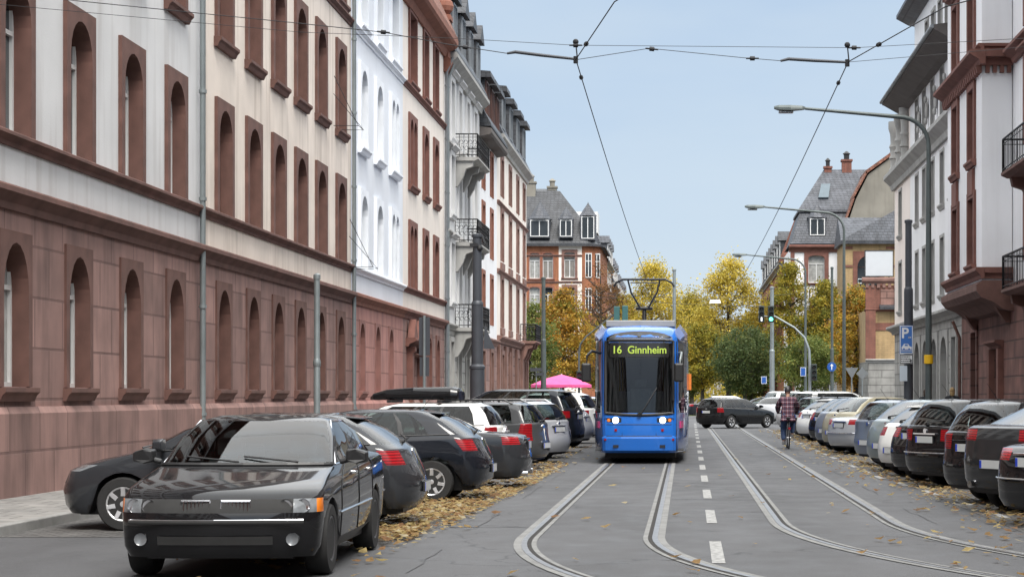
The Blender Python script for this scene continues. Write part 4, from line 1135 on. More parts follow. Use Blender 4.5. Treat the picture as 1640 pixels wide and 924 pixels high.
def tree(label, pos, h, rx, zb, kind, n=4200, ls=.26, shape='round', sparse=0.0, seed=1, name='tree', group='trees in the square'):
    rnd = random.Random(seed)
    t = empty(name, (pos[0], pos[1], 0), 0, label, 'tree', group)
    b = MB()
    tr = 0.10 + h*0.012
    lean = rnd.uniform(-.3,.3)
    trunk = [(0,0,0),(lean*.2,0,zb*.5),(lean*.5,.1,zb),(lean*.8,0,(zb+h)/2),(lean,0,h*.93)]
    b.tube([(0,0,-.1),(0,0,.25)], [tr*1.7, tr*1.1], 8)
    b.tube(trunk, [tr*1.15, tr, tr*.85, tr*.5, tr*.1], 8)
    H = h-zb
    tips = []
    nb = 16 if sparse < .4 else 26
    for k in range(nb):
        z0 = zb + H*(.02 + .75*k/nb); a = k*2.4 + rnd.uniform(-.4,.4)
        L = rx*rnd.uniform(.75,1.0)*(1 - .55*(k/nb)**1.6)
        p0 = Vector((lean*z0/h, 0, z0)); p2 = p0 + Vector((math.cos(a)*L, math.sin(a)*L, L*rnd.uniform(.35,.9)))
        p1 = p0.lerp(p2, .5) + Vector((0,0,-.08*L))
        b.tube([p0,p1,p2], [tr*.42, tr*.26, tr*.06], 5)
        tips.append(p2); tips.append(p1)
        for q in range(2 if sparse < .4 else 4):
            s0 = p0.lerp(p2, rnd.uniform(.35,.8)); e = s0 + Vector((rnd.uniform(-1,1),rnd.uniform(-1,1),rnd.uniform(.1,1)))*L*.4
            b.tube([s0,e], [tr*.16, tr*.04], 4); tips.append(e)
    b.build('trunk', BARK, t, smooth=60)
    cl = []
    nclump = int(60 + rx*26)
    for k in range(nclump):
        f = rnd.random()
        a = rnd.uniform(0, 2*PI)
        if shape == 'round': rr = math.sqrt(max(0.02, 1-(2*f-1)**2))
        elif shape == 'oval': rr = math.sin(PI*min(1, f*.93+.07))**.7*(1.08-.3*f)
        elif shape == 'cone': rr = (1-f)**.75*.95+.12
        r = rx*rr*math.sqrt(rnd.uniform(.25,1))*rnd.uniform(.78,1.22)
        cl.append((Vector((r*math.cos(a), r*math.sin(a), zb + H*f*.97)), rx*rnd.uniform(.17,.36), rnd.choice((0,0,1,1,2,3))))
    for p in tips: cl.append((p, rx*rnd.uniform(.14,.26), rnd.choice((0,1,2,3))))
    if sparse: cl = [c for c in cl if rnd.random() > sparse]
    m = MB()
    wts = [c[1]**2 for c in cl]
    for c in rnd.choices(cl, wts, k=int(n*3.2)):
        d = Vector((rnd.gauss(0,1), rnd.gauss(0,1), rnd.gauss(0,.75)))*c[1]*.46
        p = c[0] + d
        s = ls*.72*rnd.uniform(.6,1.35)
        e1 = Vector((rnd.gauss(0,1),rnd.gauss(0,1),rnd.gauss(0,.8))).normalized()
        e2 = e1.cross(Vector((rnd.gauss(0,1),rnd.gauss(0,1),rnd.gauss(0,1)))).normalized()
        mi = c[2] if rnd.random() < .7 else rnd.randrange(4)
        m.face([p-e1*s*.5, p-e2*s*.32+e1*s*.05, p+e1*s*.55, p+e2*s*.32+e1*s*.05], mi)
    o = m.build('crown', [leafmat('leaf_%s_%d' % (kind, k), c) for k, c in enumerate(LEAFC[kind])], t, recalc=False)
    return t
tree('tall bright yellow tree behind the tram roof', (-3.9, 238), 17.8, 4.7, 3.6, 'yellow', 6500, .36, 'oval', seed=3)
tree('tall yellow tree with thin top right of the tram', (5.2, 232), 17.6, 4.9, 3.4, 'yellow', 6500, .36, 'oval', .12, seed=8)
tree('golden tree between the two tall yellow trees', (0.9, 262), 15.4, 4.2, 3.4, 'gold', 4500, .4, 'oval', seed=12)
tree('yellow green tree low behind the dark tree', (1.8, 205), 9.0, 3.0, 2.6, 'lime', 4200, .32, 'round', seed=5)
tree('dark green spreading tree over the parked cars', (5.05, 168), 7.4, 2.75, 2.0, 'dark', 5200, .25, 'round', seed=6)
tree('small green tree just right of the traffic lights', (9.9, 156), 6.2, 2.3, 2.0, 'green', 4200, .22, 'round', seed=7)
tree('tall yellow green tree before the white mansard house', (9.6, 180), 13.6, 2.7, 3.2, 'lime', 5200, .3, 'oval', seed=9)
tree('yellow green tree beside the tall street lamp', (12.8, 178), 12.0, 2.5, 3.0, 'lime', 4600, .3, 'oval', .1, seed=10)
tree('orange autumn tree in front of the brick building', (14.6, 168), 10.8, 2.6, 2.4, 'orange', 5200, .28, 'oval', seed=11)
tree('dense green tree at the corner of the left row', (-11.9, 152), 8.8, 2.3, 1.4, 'green', 4600, .24, 'oval', seed=13)
tree('orange and gold tree above the pink parasol', (-10.9, 176), 11.0, 2.9, 2.6, 'orange', 5200, .3, 'oval', .1, seed=14)
tree('yellow tree low beside the left traffic light', (-8.0, 190), 8.8, 2.9, 2.0, 'gold', 4800, .3, 'round', seed=15)
tree('half bare rust brown tree left of the tram', (-7.9, 186), 14.6, 2.9, 3.0, 'rust', 2600, .2, 'oval', .45, seed=16)
tree('gold tree far behind the tram on the left', (-8.3, 262), 15.0, 3.6, 3.5, 'gold', 4200, .4, 'oval', seed=17)
tree('faded yellow tree at the far right of the avenue', (8.6, 262), 12.5, 3.6, 3.2, 'gold', 4200, .4, 'oval', seed=18)
tree('green bushy tree left of the dark tree', (-0.2, 215), 7.4, 2.8, 1.4, 'green', 3600, .32, 'round', seed=19)
tree('green round tree standing behind the dark tree', (7.4, 222), 8.6, 3.1, 1.6, 'green', 3600, .34, 'round', seed=20)
# far wood closing the avenue
m = MB(); rnd = random.Random(4)
for k in range(9000):
    x = rnd.uniform(-26, 30); zc = 7.5 + 2.2*math.sin(x*.5) + 1.3*math.sin(x*1.7)
    p = Vector((x, 318 + rnd.gauss(0, 3.5), abs(rnd.gauss(0, .5))*zc + .4)); s = rnd.uniform(.3,.7)
    e1 = Vector((rnd.gauss(0,1),rnd.gauss(0,1),rnd.gauss(0,1))).normalized(); e2 = e1.cross(Vector((rnd.gauss(0,1),rnd.gauss(0,1),rnd.gauss(0,1)))).normalized()
    m.face([p-e1*s*.5,p-e2*s*.4,p+e1*s*.5,p+e2*s*.4], rnd.choice((0,0,1,2,3)))
tag(m.build('far_wood', [leafmat('leaf_gold_%d' % k, c) for k, c in enumerate(LEAFC['gold'])], recalc=False), 'hazy yellow green band of trees at the end of the avenue', 'woodland', kind='stuff')
# grass island with low shrubs at the crossing
m = MB(); m.box(-.4, 7.4, 152, 215, -.01, .1); tag(m.build('verge', GRASS), kind='structure')
m = MB(); rnd = random.Random(9)
for k in range(2600):
    x = rnd.uniform(-.3, 7.3); y = 152.3 + abs(rnd.gauss(0, 1.2)); h = rnd.uniform(.25, .75); a = rnd.uniform(-.5,.5); b_ = rnd.uniform(-.05,.05)
    m.face([(x-.04,y,.1),(x+.04,y,.1),(x+a*h,y+b_,.1+h)], rnd.randrange(3))
tag(m.build('tall_grass', [leafmat('leaf_green_%d' % k, LEAFC['green'][k]) for k in range(2)] + [leafmat('leaf_lime_0', LEAFC['lime'][0])], recalc=False), 'tall grass along the edge of the central island', 'grass', kind='stuff')

# ------------------------------------------------------------------ fallen leaves
def fallen(n, fx, size=(.05,.12), seed=1):
    m = MB(); rnd = random.Random(seed)
    for k in range(n):
        x, y, z = fx(rnd)
        s = rnd.uniform(*size); a = rnd.uniform(0, 2*PI)
        e1 = Vector((math.cos(a), math.sin(a), rnd.uniform(-.3,.3)))*s; e2 = Vector((-math.sin(a), math.cos(a), rnd.uniform(-.45,.45)))*s*rnd.uniform(.5,.9)
        p = Vector((x, y, z + .014 + s*.28)); up = Vector((0,0,s*rnd.uniform(-.05,.3)))
        mi = rnd.choice((0,0,1,1,2,2,3,4))
        a0 = p-e1; a1 = p-e2*.9-e1*.2; a2 = p-e2*.45+e1*.35; a3 = p+e1*1.05; a4 = p+e2*.5+e1*.3; a5 = p+e2*.95-e1*.25
        m.face([a0+up, a1, a2, p], mi); m.face([p, a2, a3+up, a4], mi); m.face([a0+up, p, a4, a5], mi)
    return m
FLM = [leafmat('fallen_leaf_%d' % k, c, .8, .3, 20, .5) for k, c in enumerate(((.38,.265,.12),(.30,.19,.085),(.44,.34,.15),(.25,.14,.07),(.45,.385,.25)))]
def drift_left(r):
    t = r.random()
    if t < .42: y = r.gauss(27.2, 1.7); x = -3.05 - abs(r.gauss(.0, 1.0)) + .25*r.random()
    elif t < .60: y = r.gauss(32.6, 1.6); x = -2.75 - abs(r.gauss(0, .7))
    elif t < .72: y = r.gauss(22.8, .8); x = -3.05 - abs(r.gauss(0, .5))
    elif t < .86: y = r.uniform(35, 46); x = -2.7 - abs(r.gauss(0, .5))
    else: y = r.uniform(18, 60); x = -2.9 - abs(r.gauss(0, 1.2))
    return x, y, 0.006 + (.05*r.random() if x < -3.1 else 0)
def drift_right(r):
    t = r.random(); y = 19 + 70*t**1.5
    x = 4.5 + r.gauss(0, .42) - .28*min(1, max(0, (y-28)/12)); return x, y, 0.005
def loose(r):
    t = r.random(); y = 17 + 45*r.random()**1.4
    if t < .42: x = 3.0 + r.gauss(.4, .7)
    elif t < .72: x = -2.5 - abs(r.gauss(0, .8))
    else: x = r.uniform(-2.4, 3.5)
    return x, y, .004
def walkside(r):
    return r.uniform(-9.8, -3.6), r.uniform(22, 45), .006 if r.random() < .5 else .125
tag(fallen(4000, drift_left, (.028,.072), 2).build('fallen_leaves', FLM, recalc=False), 'drifts of dry yellow leaves beside the left parked cars', 'leaves', kind='stuff')
tag(fallen(2500, drift_right, (.028,.072), 3).build('fallen_leaves', FLM, recalc=False), 'line of dry yellow leaves along the right parking bays', 'leaves', kind='stuff')
tag(fallen(230, loose, (.04,.085), 4).build('fallen_leaves', FLM, recalc=False), 'single yellow leaves scattered over the asphalt', 'leaves', kind='stuff')
# ------------------------------------------------------------------ cars
from mathutils.kdtree import KDTree
def paint(name, col, metal=0.35, rough=0.28):
    m = mat('paint_' + name, col, max(.35, rough), metal*.4 if max(col) > .1 else 0.0, var=0.06, scale=1.2, coat=.85, spec=.2 if max(col) > .1 else .04)
    return m
P_BLACK = paint('black', (0.008, 0.008, 0.009), 0.2)
P_BLUEBLACK = paint('blue_black', (0.011, 0.013, 0.018), 0.3)
P_ANTHRA = paint('anthracite', (0.028, 0.030, 0.034), 0.4)
P_DGREY = paint('dark_grey', (0.055, 0.057, 0.06), 0.5)
P_SILVER = paint('silver', (0.42, 0.43, 0.45), 0.6)
P_BLUEGREY = paint('blue_grey', (0.17, 0.20, 0.25), 0.5)
P_GREENGREY = paint('green_grey', (0.20, 0.24, 0.25), 0.5)
P_BEIGE = paint('beige', (0.36, 0.33, 0.235), 0.4)
P_WHITE = paint('white', (0.72, 0.72, 0.70), 0.0)
P_RED = paint('red', (0.40, 0.03, 0.02), 0.1)

# rows from sill to roof: (z front, x front, rounding front, z rear, x rear, rounding rear, half width)
SHAPES = {
 'saloon': dict(L=4.78, W=.90, H=1.44, xw=(1.55,-1.28), X=(1.97,-1.95), door=(1.02,-.02,-1.0), rows=[
   (.21,2.30,0,.24,-2.28,0,.84),(.30,2.36,0,.34,-2.36,0,.885),(.50,2.39,0,.55,-2.39,0,.90),(.60,2.36,0,.66,-2.365,0,.905),(.72,2.31,0,.82,-2.33,0,.90),
   (.80,2.19,.40,.965,-2.27,.34,.885),(.87,1.80,.32,1.005,-2.08,.3,.86),(.975,1.12,.24,1.04,-1.52,.24,.825),(1.22,.66,.2,1.26,-1.14,.2,.745),(1.375,.26,.18,1.37,-.82,.18,.645),(1.425,-.02,.15,1.42,-.6,.15,.50)],
   win=((.06,.40),(.43,.76),(.79,.93)), trunk=True),
 'hatch': dict(L=4.42, W=.905, H=1.50, xw=(1.31,-1.37), X=(1.74,-1.84), door=(.95,-.1,-1.02), rows=[
   (.22,2.10,0,.28,-2.10,0,.84),(.32,2.18,0,.38,-2.19,0,.89),(.50,2.21,0,.56,-2.21,0,.905),(.60,2.18,0,.70,-2.175,0,.91),(.76,2.11,0,.84,-2.11,0,.905),
   (.84,1.96,.45,1.02,-2.03,.32,.885),(.92,1.65,.36,1.06,-1.98,.3,.865),(1.02,1.20,.28,1.10,-1.93,.3,.835),(1.28,.72,.22,1.30,-1.66,.26,.76),(1.435,.24,.18,1.45,-1.33,.24,.665),(1.485,-.06,.15,1.485,-1.12,.18,.53)],
   win=((.05,.38),(.41,.70),(.73,.88)), trunk=False),
 'estate': dict(L=4.55, W=.88, H=1.47, xw=(1.42,-1.30), X=(1.84,-1.85), door=(1.0,-.05,-.95), rows=[
   (.21,2.18,0,.26,-2.17,0,.82),(.31,2.25,0,.36,-2.25,0,.865),(.50,2.275,0,.54,-2.275,0,.88),(.60,2.25,0,.64,-2.24,0,.885),(.73,2.19,0,.78,-2.21,0,.88),
   (.81,2.06,.42,.97,-2.185,.28,.87),(.88,1.72,.34,1.0,-2.17,.27,.85),(.98,1.12,.25,1.03,-2.14,.26,.82),(1.24,.64,.2,1.25,-2.02,.22,.745),(1.40,.22,.18,1.405,-1.88,.2,.66),(1.455,-.06,.15,1.45,-1.72,.16,.53)],
   win=((.05,.33),(.36,.62),(.65,.93)), trunk=False),
 'offroader': dict(L=4.75, W=.95, H=1.74, xw=(1.42,-1.38), X=(1.93,-1.95), door=(.98,-.05,-1.0), rows=[
   (.28,2.26,0,.32,-2.27,0,.89),(.40,2.34,0,.44,-2.35,0,.935),(.60,2.375,0,.66,-2.375,0,.95),(.72,2.36,0,.78,-2.34,0,.955),(.90,2.31,0,.96,-2.31,0,.95),
   (1.0,2.20,.4,1.14,-2.28,.28,.935),(1.07,1.85,.34,1.18,-2.26,.27,.92),(1.17,1.15,.26,1.22,-2.23,.26,.89),(1.46,.72,.2,1.48,-2.10,.24,.81),(1.665,.30,.18,1.67,-1.94,.2,.72),(1.72,.02,.15,1.715,-1.76,.16,.58)],
   win=((.05,.33),(.36,.62),(.65,.93)), trunk=False),
 'coupe': dict(L=4.86, W=.985, H=1.68, xw=(1.45,-1.48), X=(1.97,-2.05), door=(.98,-.05,-1.05), rows=[
   (.28,2.3,0,.34,-2.33,0,.92),(.40,2.4,0,.46,-2.41,0,.965),(.60,2.43,0,.70,-2.43,0,.985),(.72,2.41,0,.84,-2.40,0,.99),(.92,2.35,0,1.0,-2.37,0,.98),
   (1.01,2.22,.45,1.16,-2.34,.3,.96),(1.08,1.88,.36,1.20,-2.26,.3,.93),(1.17,1.18,.28,1.22,-2.0,.3,.89),(1.44,.70,.22,1.44,-1.5,.26,.80),(1.61,.24,.18,1.60,-1.0,.24,.70),(1.665,-.06,.15,1.655,-.7,.18,.56)],
   win=((.05,.36),(.39,.70),(.73,.9)), trunk=True),
}
WHEELC = {}
def wheel_meshes(R, style):
    k = (R, style)
    if k in WHEELC: return WHEELC[k]
    t = MB(); w = .105
    t.lathe([(R*.62,-w*.9),(R*.66,-w),(R*.93,-w),(R*.985,-w*.75),(R,-w*.4),(R,w*.4),(R*.985,w*.75),(R*.93,w),(R*.66,w),(R*.62,w*.9)], 28, axis='y')
    tm = t.mesh('tyre', RUBBER, smooth=35)
    r = MB()
    # outer face on +y
    n = 28
    def ringy(rad, y): return [(rad*math.cos(2*PI*q/n), y, rad*math.sin(2*PI*q/n)) for q in range(n)]
    prof = [(R*.64,w*.88),(R*.62,w*.98),(R*.57,w*.9),(R*.54,w*.35),(0.02,w*.2)]
    rg = [ringy(a,b) for a,b in prof]
    for i,(a,b) in enumerate(zip(rg, rg[1:])):
        for q in range(n): r.face([a[q],a[(q+1)%n],b[(q+1)%n],b[q]], 1 if i >= 2 else 0)
    ns = {'seven':7,'five':5,'ten':10,'steel':0}[style]
    if ns:
        sw = {7:.20,5:.26,10:.12}[ns]*R
        for q in range(ns):
            M = Matrix.Rotation(2*PI*q/ns, 4, 'Y'); r.M = M
            r.extrude([(-sw*.5,w*.62,R*.1),(sw*.5,w*.62,R*.1),(sw*.42,w*.95,R*.585),(-sw*.42,w*.95,R*.585)],[(-sw*.5,w*.82,R*.1),(sw*.5,w*.82,R*.1),(sw*.3,w*1.02,R*.585),(-sw*.3,w*1.02,R*.585)])
        r.M = None
        r.lathe([(R*.2,w*.55),(R*.2,w*.84),(R*.08,w*.92)], 14, axis='y')
    else:
        r.lathe([(R*.5,w*.3),(R*.46,w*.75),(R*.3,w*.62),(R*.16,w*.8),(R*.05,w*.84)], 20, axis='y')
    rm = r.mesh('rim', [ALLOY if style != 'steel' else mat('wheel_cover_grey', (.09,.09,.095), .4, .5, var=.1), BLACKTRIM], smooth=40)
    WHEELC[k] = (tm, rm)
    return WHEELC[k]

TF = [0,20,40,58,70,80,90]
def plan(t, n=3.1):
    return math.cos(RAD(t))**(2/n) if t < 90 else 0.0, math.sin(RAD(t))**(2/n) if t > 0 else 0.0

def car(label, shape, body, loc, heading, scale=(1,1,1), wheel='seven', rwheel=None, plate='tail', rails=False, spoiler=False, wiper=True, antenna=False, cladding=False, chromeline=False,
        name='parked_car', group='cars parked along the street', cat='car', lamp_segs=4, tailrows=(4,), thirdlight=False, exhaust=False, roofbox=False, front_plate=False, detail=True, badge=True, tint=GLASS, rtint=None):
    S = SHAPES[shape]; sx, sy, sz = scale
    root = empty(name, loc, heading, label, cat, group)
    R = rwheel or (.325 if shape in ('saloon','hatch','estate') else .37)
    arch = R*1.16
    xw = [x*sx for x in S['xw']]
    X0, X1 = S['X'][0]*sx, S['X'][1]*sx
    rows = []
    for i,(zf,xf,df,zr,xr,dr,w) in enumerate(S['rows']):
        zf,zr = zf*sz, zr*sz; xf,xr,df,dr,w = xf*sx,xr*sx,df*sx,dr*sx,w*sy
        if i <= 4: df = xf-X0; dr = X1-xr
        rows.append((zf,xf,df,zr,xr,dr,w))
    L0 = X0-X1
    us = set()
    for xc in xw:
        for f in (-1,-.93,-.78,-.55,-.28,0,.28,.55,.78,.93,1): us.add(round((X0-(xc+f*arch))/L0, 4))
    du = [round((X0-x*sx)/L0, 4) for x in S['door']]
    keep = set(du) | {a for w in S['win'] for a in w}
    U = sorted(keep)
    for u in sorted(us):
        if .004 < u < .996 and all(abs(u-k) > .012 for k in U): U.append(u)
    U = sorted(U)
    nS = len(U)+1
    half = []
    for i,(zf,xf,df,zr,xr,dr,w) in enumerate(rows):
        P = []
        for t in TF:
            a,b = plan(t); P.append((xf-df+df*a*(1-.24*b*b), w*.975*b, zf))
        for u in U:
            x = (xf-df)*(1-u)+(xr+dr)*u
            z = zf*(1-u)+zr*u
            yy = w*(1-.025*(2*u-1)**2)
            if i <= 5:
                for xc in xw:
                    if abs(x-xc) < arch+1e-4: z = max(z, R + math.sqrt(max(0, arch**2-(x-xc)**2)))
            P.append((x, yy, z))
        for t in TF[::-1]:
            a,b = plan(t); P.append((xr+dr-dr*a*(1-.18*b*b), w*.975*b, zr))
        half.append(P)
    nc = len(half[0]); nF = 6
    segkind = ['F%d' % k for k in range(6)] + ['S%d' % k for k in range(nS)] + ['R%d' % k for k in range(5,-1,-1)]
    ub = [0]+U+[1]
    c_ = S['H']*sz
    half.append([(x, y*.5, c_-.006) for x,y,z in half[-1]]); half.append([(x, 0.0, c_) for x,y,z in half[-2]])
    # one smooth set of normals over the whole shell, shared by every part cut from it
    def shell_normals(r0, r1):
        nrm = {}
        for i in range(r0, r1):
            for j in range(nc-1):
                a,b,c,d = (Vector(half[i][j]),Vector(half[i][j+1]),Vector(half[i+1][j+1]),Vector(half[i+1][j]))
                n_ = (c-a).cross(d-b)
                for q in ((i,j),(i,j+1),(i+1,j+1),(i+1,j)): nrm[q] = nrm.get(q, Vector((0,0,0))) + n_
        kd = KDTree(2*len(nrm)); nl = []
        for (i,j), v in nrm.items():
            n_ = v.copy()
            if abs(half[i][j][1]) < 1e-6: n_.y = 0
            if n_.length < 1e-9: n_ = Vector((0,0,1))
            n_.normalize(); x,y,z = half[i][j]
            for s in (1,-1):
                kd.insert((x,y*s,z), len(nl)); nl.append(Vector((n_.x,n_.y*s,n_.z)))
        kd.balance(); return kd, nl
    low, top = shell_normals(0, 7), shell_normals(7, len(half)-1)
    def smooth_part(o, which):
        kd, nl = which; me = o.data
        me.polygons.foreach_set('use_smooth', [True]*len(me.polygons))
        me.normals_split_custom_set_from_vertices([nl[kd.find(v.co)[1]] for v in me.vertices])
    parts = {}
    def put(key, pts, mi=0):
        a = Vector(pts[0]); n_ = (Vector(pts[2])-a).cross(Vector(pts[3])-Vector(pts[1]))
        if n_.length < 1e-6: return
        parts.setdefault(key, MB()).face(pts, mi)
    last = len(rows)-1
    bel = 7
    for i in range(last+2):
        for j in range(nc-1):
            q = [half[i][j], half[i][j+1], half[i+1][j+1], half[i+1][j]]
            sk = segkind[j]; typ, idx = sk[0], int(sk[1:])
            for s in (1,-1):
                pts = [(x,y*s,z) for x,y,z in (q if s > 0 else q[::-1])]
                key, mi = ('body' if i < bel else 'roof'), 0
                if i == 0: mi = 1 if (cladding or typ == 'S') else 0
                if cladding and i == 1: mi = 1
                if typ == 'F':
                    if i <= 2: key = 'front_bumper'
                    elif shape == 'saloon' and i == 3 and idx in (4,5): key = ('indicator', s)
                    elif i == (3 if shape == 'saloon' else 4) and idx in (2,3,4): key = ('headlight', s)
                    elif i == 3 and idx in (0,1): key = 'grille'
                    elif bel <= i <= 8 and idx <= 3: key = 'windscreen'
                elif typ == 'R':
                    if i <= 2: key = 'rear_bumper'
                    elif i in tailrows and idx >= 6-lamp_segs: key = ('tail_light', s)
                    elif bel <= i <= 8 and idx <= 3: key = 'rear_window'
                else:
                    um = (ub[idx]+ub[idx+1])/2
                    if bel <= i <= 8:
                        for wi,(a,b) in enumerate(S['win']):
                            if a < um < b: key = ('side_window', s, wi)
                        if key == 'roof' and S['win'][0][0] < um < S['win'][-1][1]: mi = 1
                    elif 1 <= i < bel:
                        if du[0] < um < du[1]: key = ('door', s, 0)
                        elif du[1] < um < du[2]: key = ('door', s, 1)
                        if i in tailrows and idx == nS-1 and typ == 'S': pass
                put(key, pts, mi)
    # roof centre, wheel-arch lips
    lip = MB()
    for j in range(nc-1):
        a,b = half[0][j], half[0][j+1]
        for s in (1,-1):
            lip.face([(a[0],a[1]*s,a[2]),(b[0],b[1]*s,b[2]),(b[0]*.985,max(0,b[1]-.11)*s,b[2]),(a[0]*.985,max(0,a[1]-.11)*s,a[2])])
    W = S['W']*sy
    bm_ = [body, BLACKTRIM]
    o_body = parts.pop('body').build('body', bm_, root, merge=.0008, recalc=False); smooth_part(o_body, low)
    lip.build('wheel_arch_lip', BLACKTRIM, root)
    m = MB(); zb = rows[0][0]-.02
    m.box(X1-.1, X0+.15, -W+.26, W-.26, zb, .62*sz); m.box(xw[1]+arch+.02, xw[0]-arch-.02, -W+.1, W-.1, zb+.01, .5*sz)
    m.box(rows[0][4]+.1, rows[0][1]-.1, -W+.3, W-.3, zb+.02, .5*sz)
    m.build('underbody', BLACKTRIM, root)
    # seats and dashboard seen through the glass
    bz = rows[7][0]; fx, rx = S['door'][1]*sx+.02, S['door'][2]*sx+.02
    for s in ((1,-1) if detail else ()):
        m = MB(); m.extrude([(fx+.16,s*.36-.24,.55),(fx+.16,s*.36+.24,.55),(fx+.02,s*.36+.21,bz+.03),(fx+.02,s*.36-.21,bz+.03)],[(fx,s*.36-.24,.55),(fx,s*.36+.24,.55),(fx-.1,s*.36+.2,bz+.02),(fx-.1,s*.36-.2,bz+.02)])
        m.box(fx-.09,fx+.01,s*.36-.13,s*.36+.13,bz+.06,bz+.23); m.box(fx-.06,fx-.03,s*.36-.06,s*.36+.06,bz,bz+.08); m.build('seat', SEATCLOTH, root, bevel=.03)
    if detail:
        m = MB(); m.box(rx-.14,rx+.02,-.62,.62,.5,bz-.02); m.build('rear_bench', SEATCLOTH, root, bevel=.04)
        for s in (1,-1):
            m = MB(); m.box(rx-.14,rx-.05,s*.36-.12,s*.36+.12,bz-.02,bz+.14); m.build('headrest', SEATCLOTH, root, bevel=.03)
    m = MB(); m.box(rows[7][1]-.62,rows[7][1]-.12,-W+.2,W-.2,.55,bz-.05); m.build('dashboard', SEATCLOTH, root, bevel=.04)
    for key, mb in parts.items():
        nm = key if isinstance(key, str) else key[0]
        mm = {'windscreen':tint,'rear_window':rtint or tint,'side_window':SIDEGLASS,'indicator':AMBER,'headlight':CLEARLAMP,'tail_light':REDLAMP,'grille':RUBBER}.get(nm, bm_)
        o = mb.build(nm, mm, root, merge=.0008, recalc=False, smooth=60 if 'wind' in nm else 0)
        if 'wind' not in nm: smooth_part(o, top if nm == 'roof' else low)
        if nm == 'door':
            s, wi = key[1], key[2]
            # handle and shut lines
            z = (rows[6][0]+rows[6][3])/2-.06; u = du[wi+1]-.06; x = X0*(1-u)+X1*u + (.0 if wi == 0 else .02)
            h = MB(); yy = W*.985
            h.extrude([(x-.09,s*(yy-.02),z-.016),(x+.09,s*(yy-.02),z-.016),(x+.09,s*(yy-.02),z+.016),(x-.09,s*(yy-.02),z+.016)],[(x-.08,s*(yy+.03),z-.012),(x+.08,s*(yy+.03),z-.012),(x+.08,s*(yy+.03),z+.012),(x-.08,s*(yy+.03),z+.012)])
            h.build('handle', CHROME if chromeline else body, o, bevel=.005)
            g_ = MB()
            jd = [nF + ub.index(d_) for d_ in du]
            for jj in ((jd[wi], jd[wi+1])):
                pl = []
                for i in range(1, bel+1):
                    p = half[i][jj]
                    if not pl or (Vector((p[0],p[1]*s,p[2]))-pl[-1]).length > .01: pl.append(Vector((p[0],(p[1]+.001)*s,p[2])))
                if len(pl) > 1: g_.tube(pl, .006, 4)
            g_.build('shut_line', BLACKTRIM, o)
    # black strip and wipers at the foot of the windscreen
    m = MB(); pl = [Vector((p[0]+.012,p[1]*s,p[2]+.004)) for s in (-1,1) for p in (half[bel][:6][::-1] if s < 0 else half[bel][1:6])]
    m.tube(pl, .022, 5); ct = m.build('cowl_strip', BLACKTRIM, root)
    if detail:
        for yy in (-.05,.50):
            i8 = half[8][0]; i7 = half[7][0]
            p0 = Vector((i7[0]+.0-.06*(yy/W)**2, yy, i7[2]+.03)); p1 = Vector((i7[0]*.72+i8[0]*.28+.012-.10*((yy-.45)/W)**2, yy-.52, i7[2]*.72+i8[2]*.28+.01))
            m = MB(); m.tube([p0, p1], .009, 4); m.build('wiper', BLACKTRIM, ct)
    # bright or black line under the windows, one on either side
    for s in (1,-1):
        m = MB()
        pl = [Vector((p[0],(p[1]+.004)*s,p[2])) for j,p in enumerate(half[bel]) if nF <= j <= nF+nS]
        if chromeline: pl += [Vector((p[0],(p[1]+.004)*s,p[2])) for j,p in enumerate(half[9]) if nF <= j <= nF+nS][::-1] + pl[:1]
        m.tube(pl, .011, 5)
        m.build('window_trim', CHROME if chromeline else BLACKTRIM, root)
    # wheels
    tm, rm = wheel_meshes(R, wheel)
    for x in xw:
        for s in (1,-1):
            t = link_mesh('wheel', tm, root, loc=(x, s*(W-.115), R), rz=0 if s > 0 else PI)
            link_mesh('rim', rm, t)
    # mirrors
    for s in (1,-1):
        m = MB(); xm = rows[bel][1]-rows[bel][2]-.08; zm = rows[bel][0]+.07
        m.extrude([(xm+.07,s*(W+.01),zm-.045),(xm+.09,s*(W+.10),zm-.06),(xm+.06,s*(W+.20),zm-.04),(xm+.06,s*(W+.20),zm+.04),(xm+.09,s*(W+.10),zm+.07),(xm+.07,s*(W+.01),zm+.06)],[(xm-.05,s*(W+.0),zm-.05),(xm-.05,s*(W+.10),zm-.07),(xm-.04,s*(W+.21),zm-.05),(xm-.04,s*(W+.21),zm+.05),(xm-.05,s*(W+.10),zm+.08),(xm-.05,s*(W+.0),zm+.07)]); m.tube([(xm, s*(W-.06), zm-.05),(xm, s*(W+.05), zm-.02)], .03, 6)
        m.build('wing_mirror', body if shape != 'saloon' else BLACKTRIM, root, bevel=.018)
        if shape == 'saloon' and chromeline:
            m = MB(); m.tube([(xw[0]-arch-.02,s*(W+.004),.54*sz),(xw[1]+arch+.02,s*(W+.004),.56*sz)], .012, 5); m.build('side_trim', CHROME, root)
    def rear_x(z):
        for i in range(last):
            z0,z1 = rows[i][3], rows[i+1][3]
            if z0 <= z <= z1:
                f = (z-z0)/max(1e-6, z1-z0); return rows[i][4]*(1-f)+rows[i+1][4]*f
        return rows[0][4]
    def front_x(z):
        for i in range(last):
            z0,z1 = rows[i][0], rows[i+1][0]
            if z0 <= z <= z1:
                f = (z-z0)/max(1e-6, z1-z0); return rows[i][1]*(1-f)+rows[i+1][1]*f
        return rows[0][1]
    zp = {'tail': (rows[4][3]+.02 if not S['trunk'] else rows[4][3]-.02), 'bumper': rows[2][3]-.02}[plate]
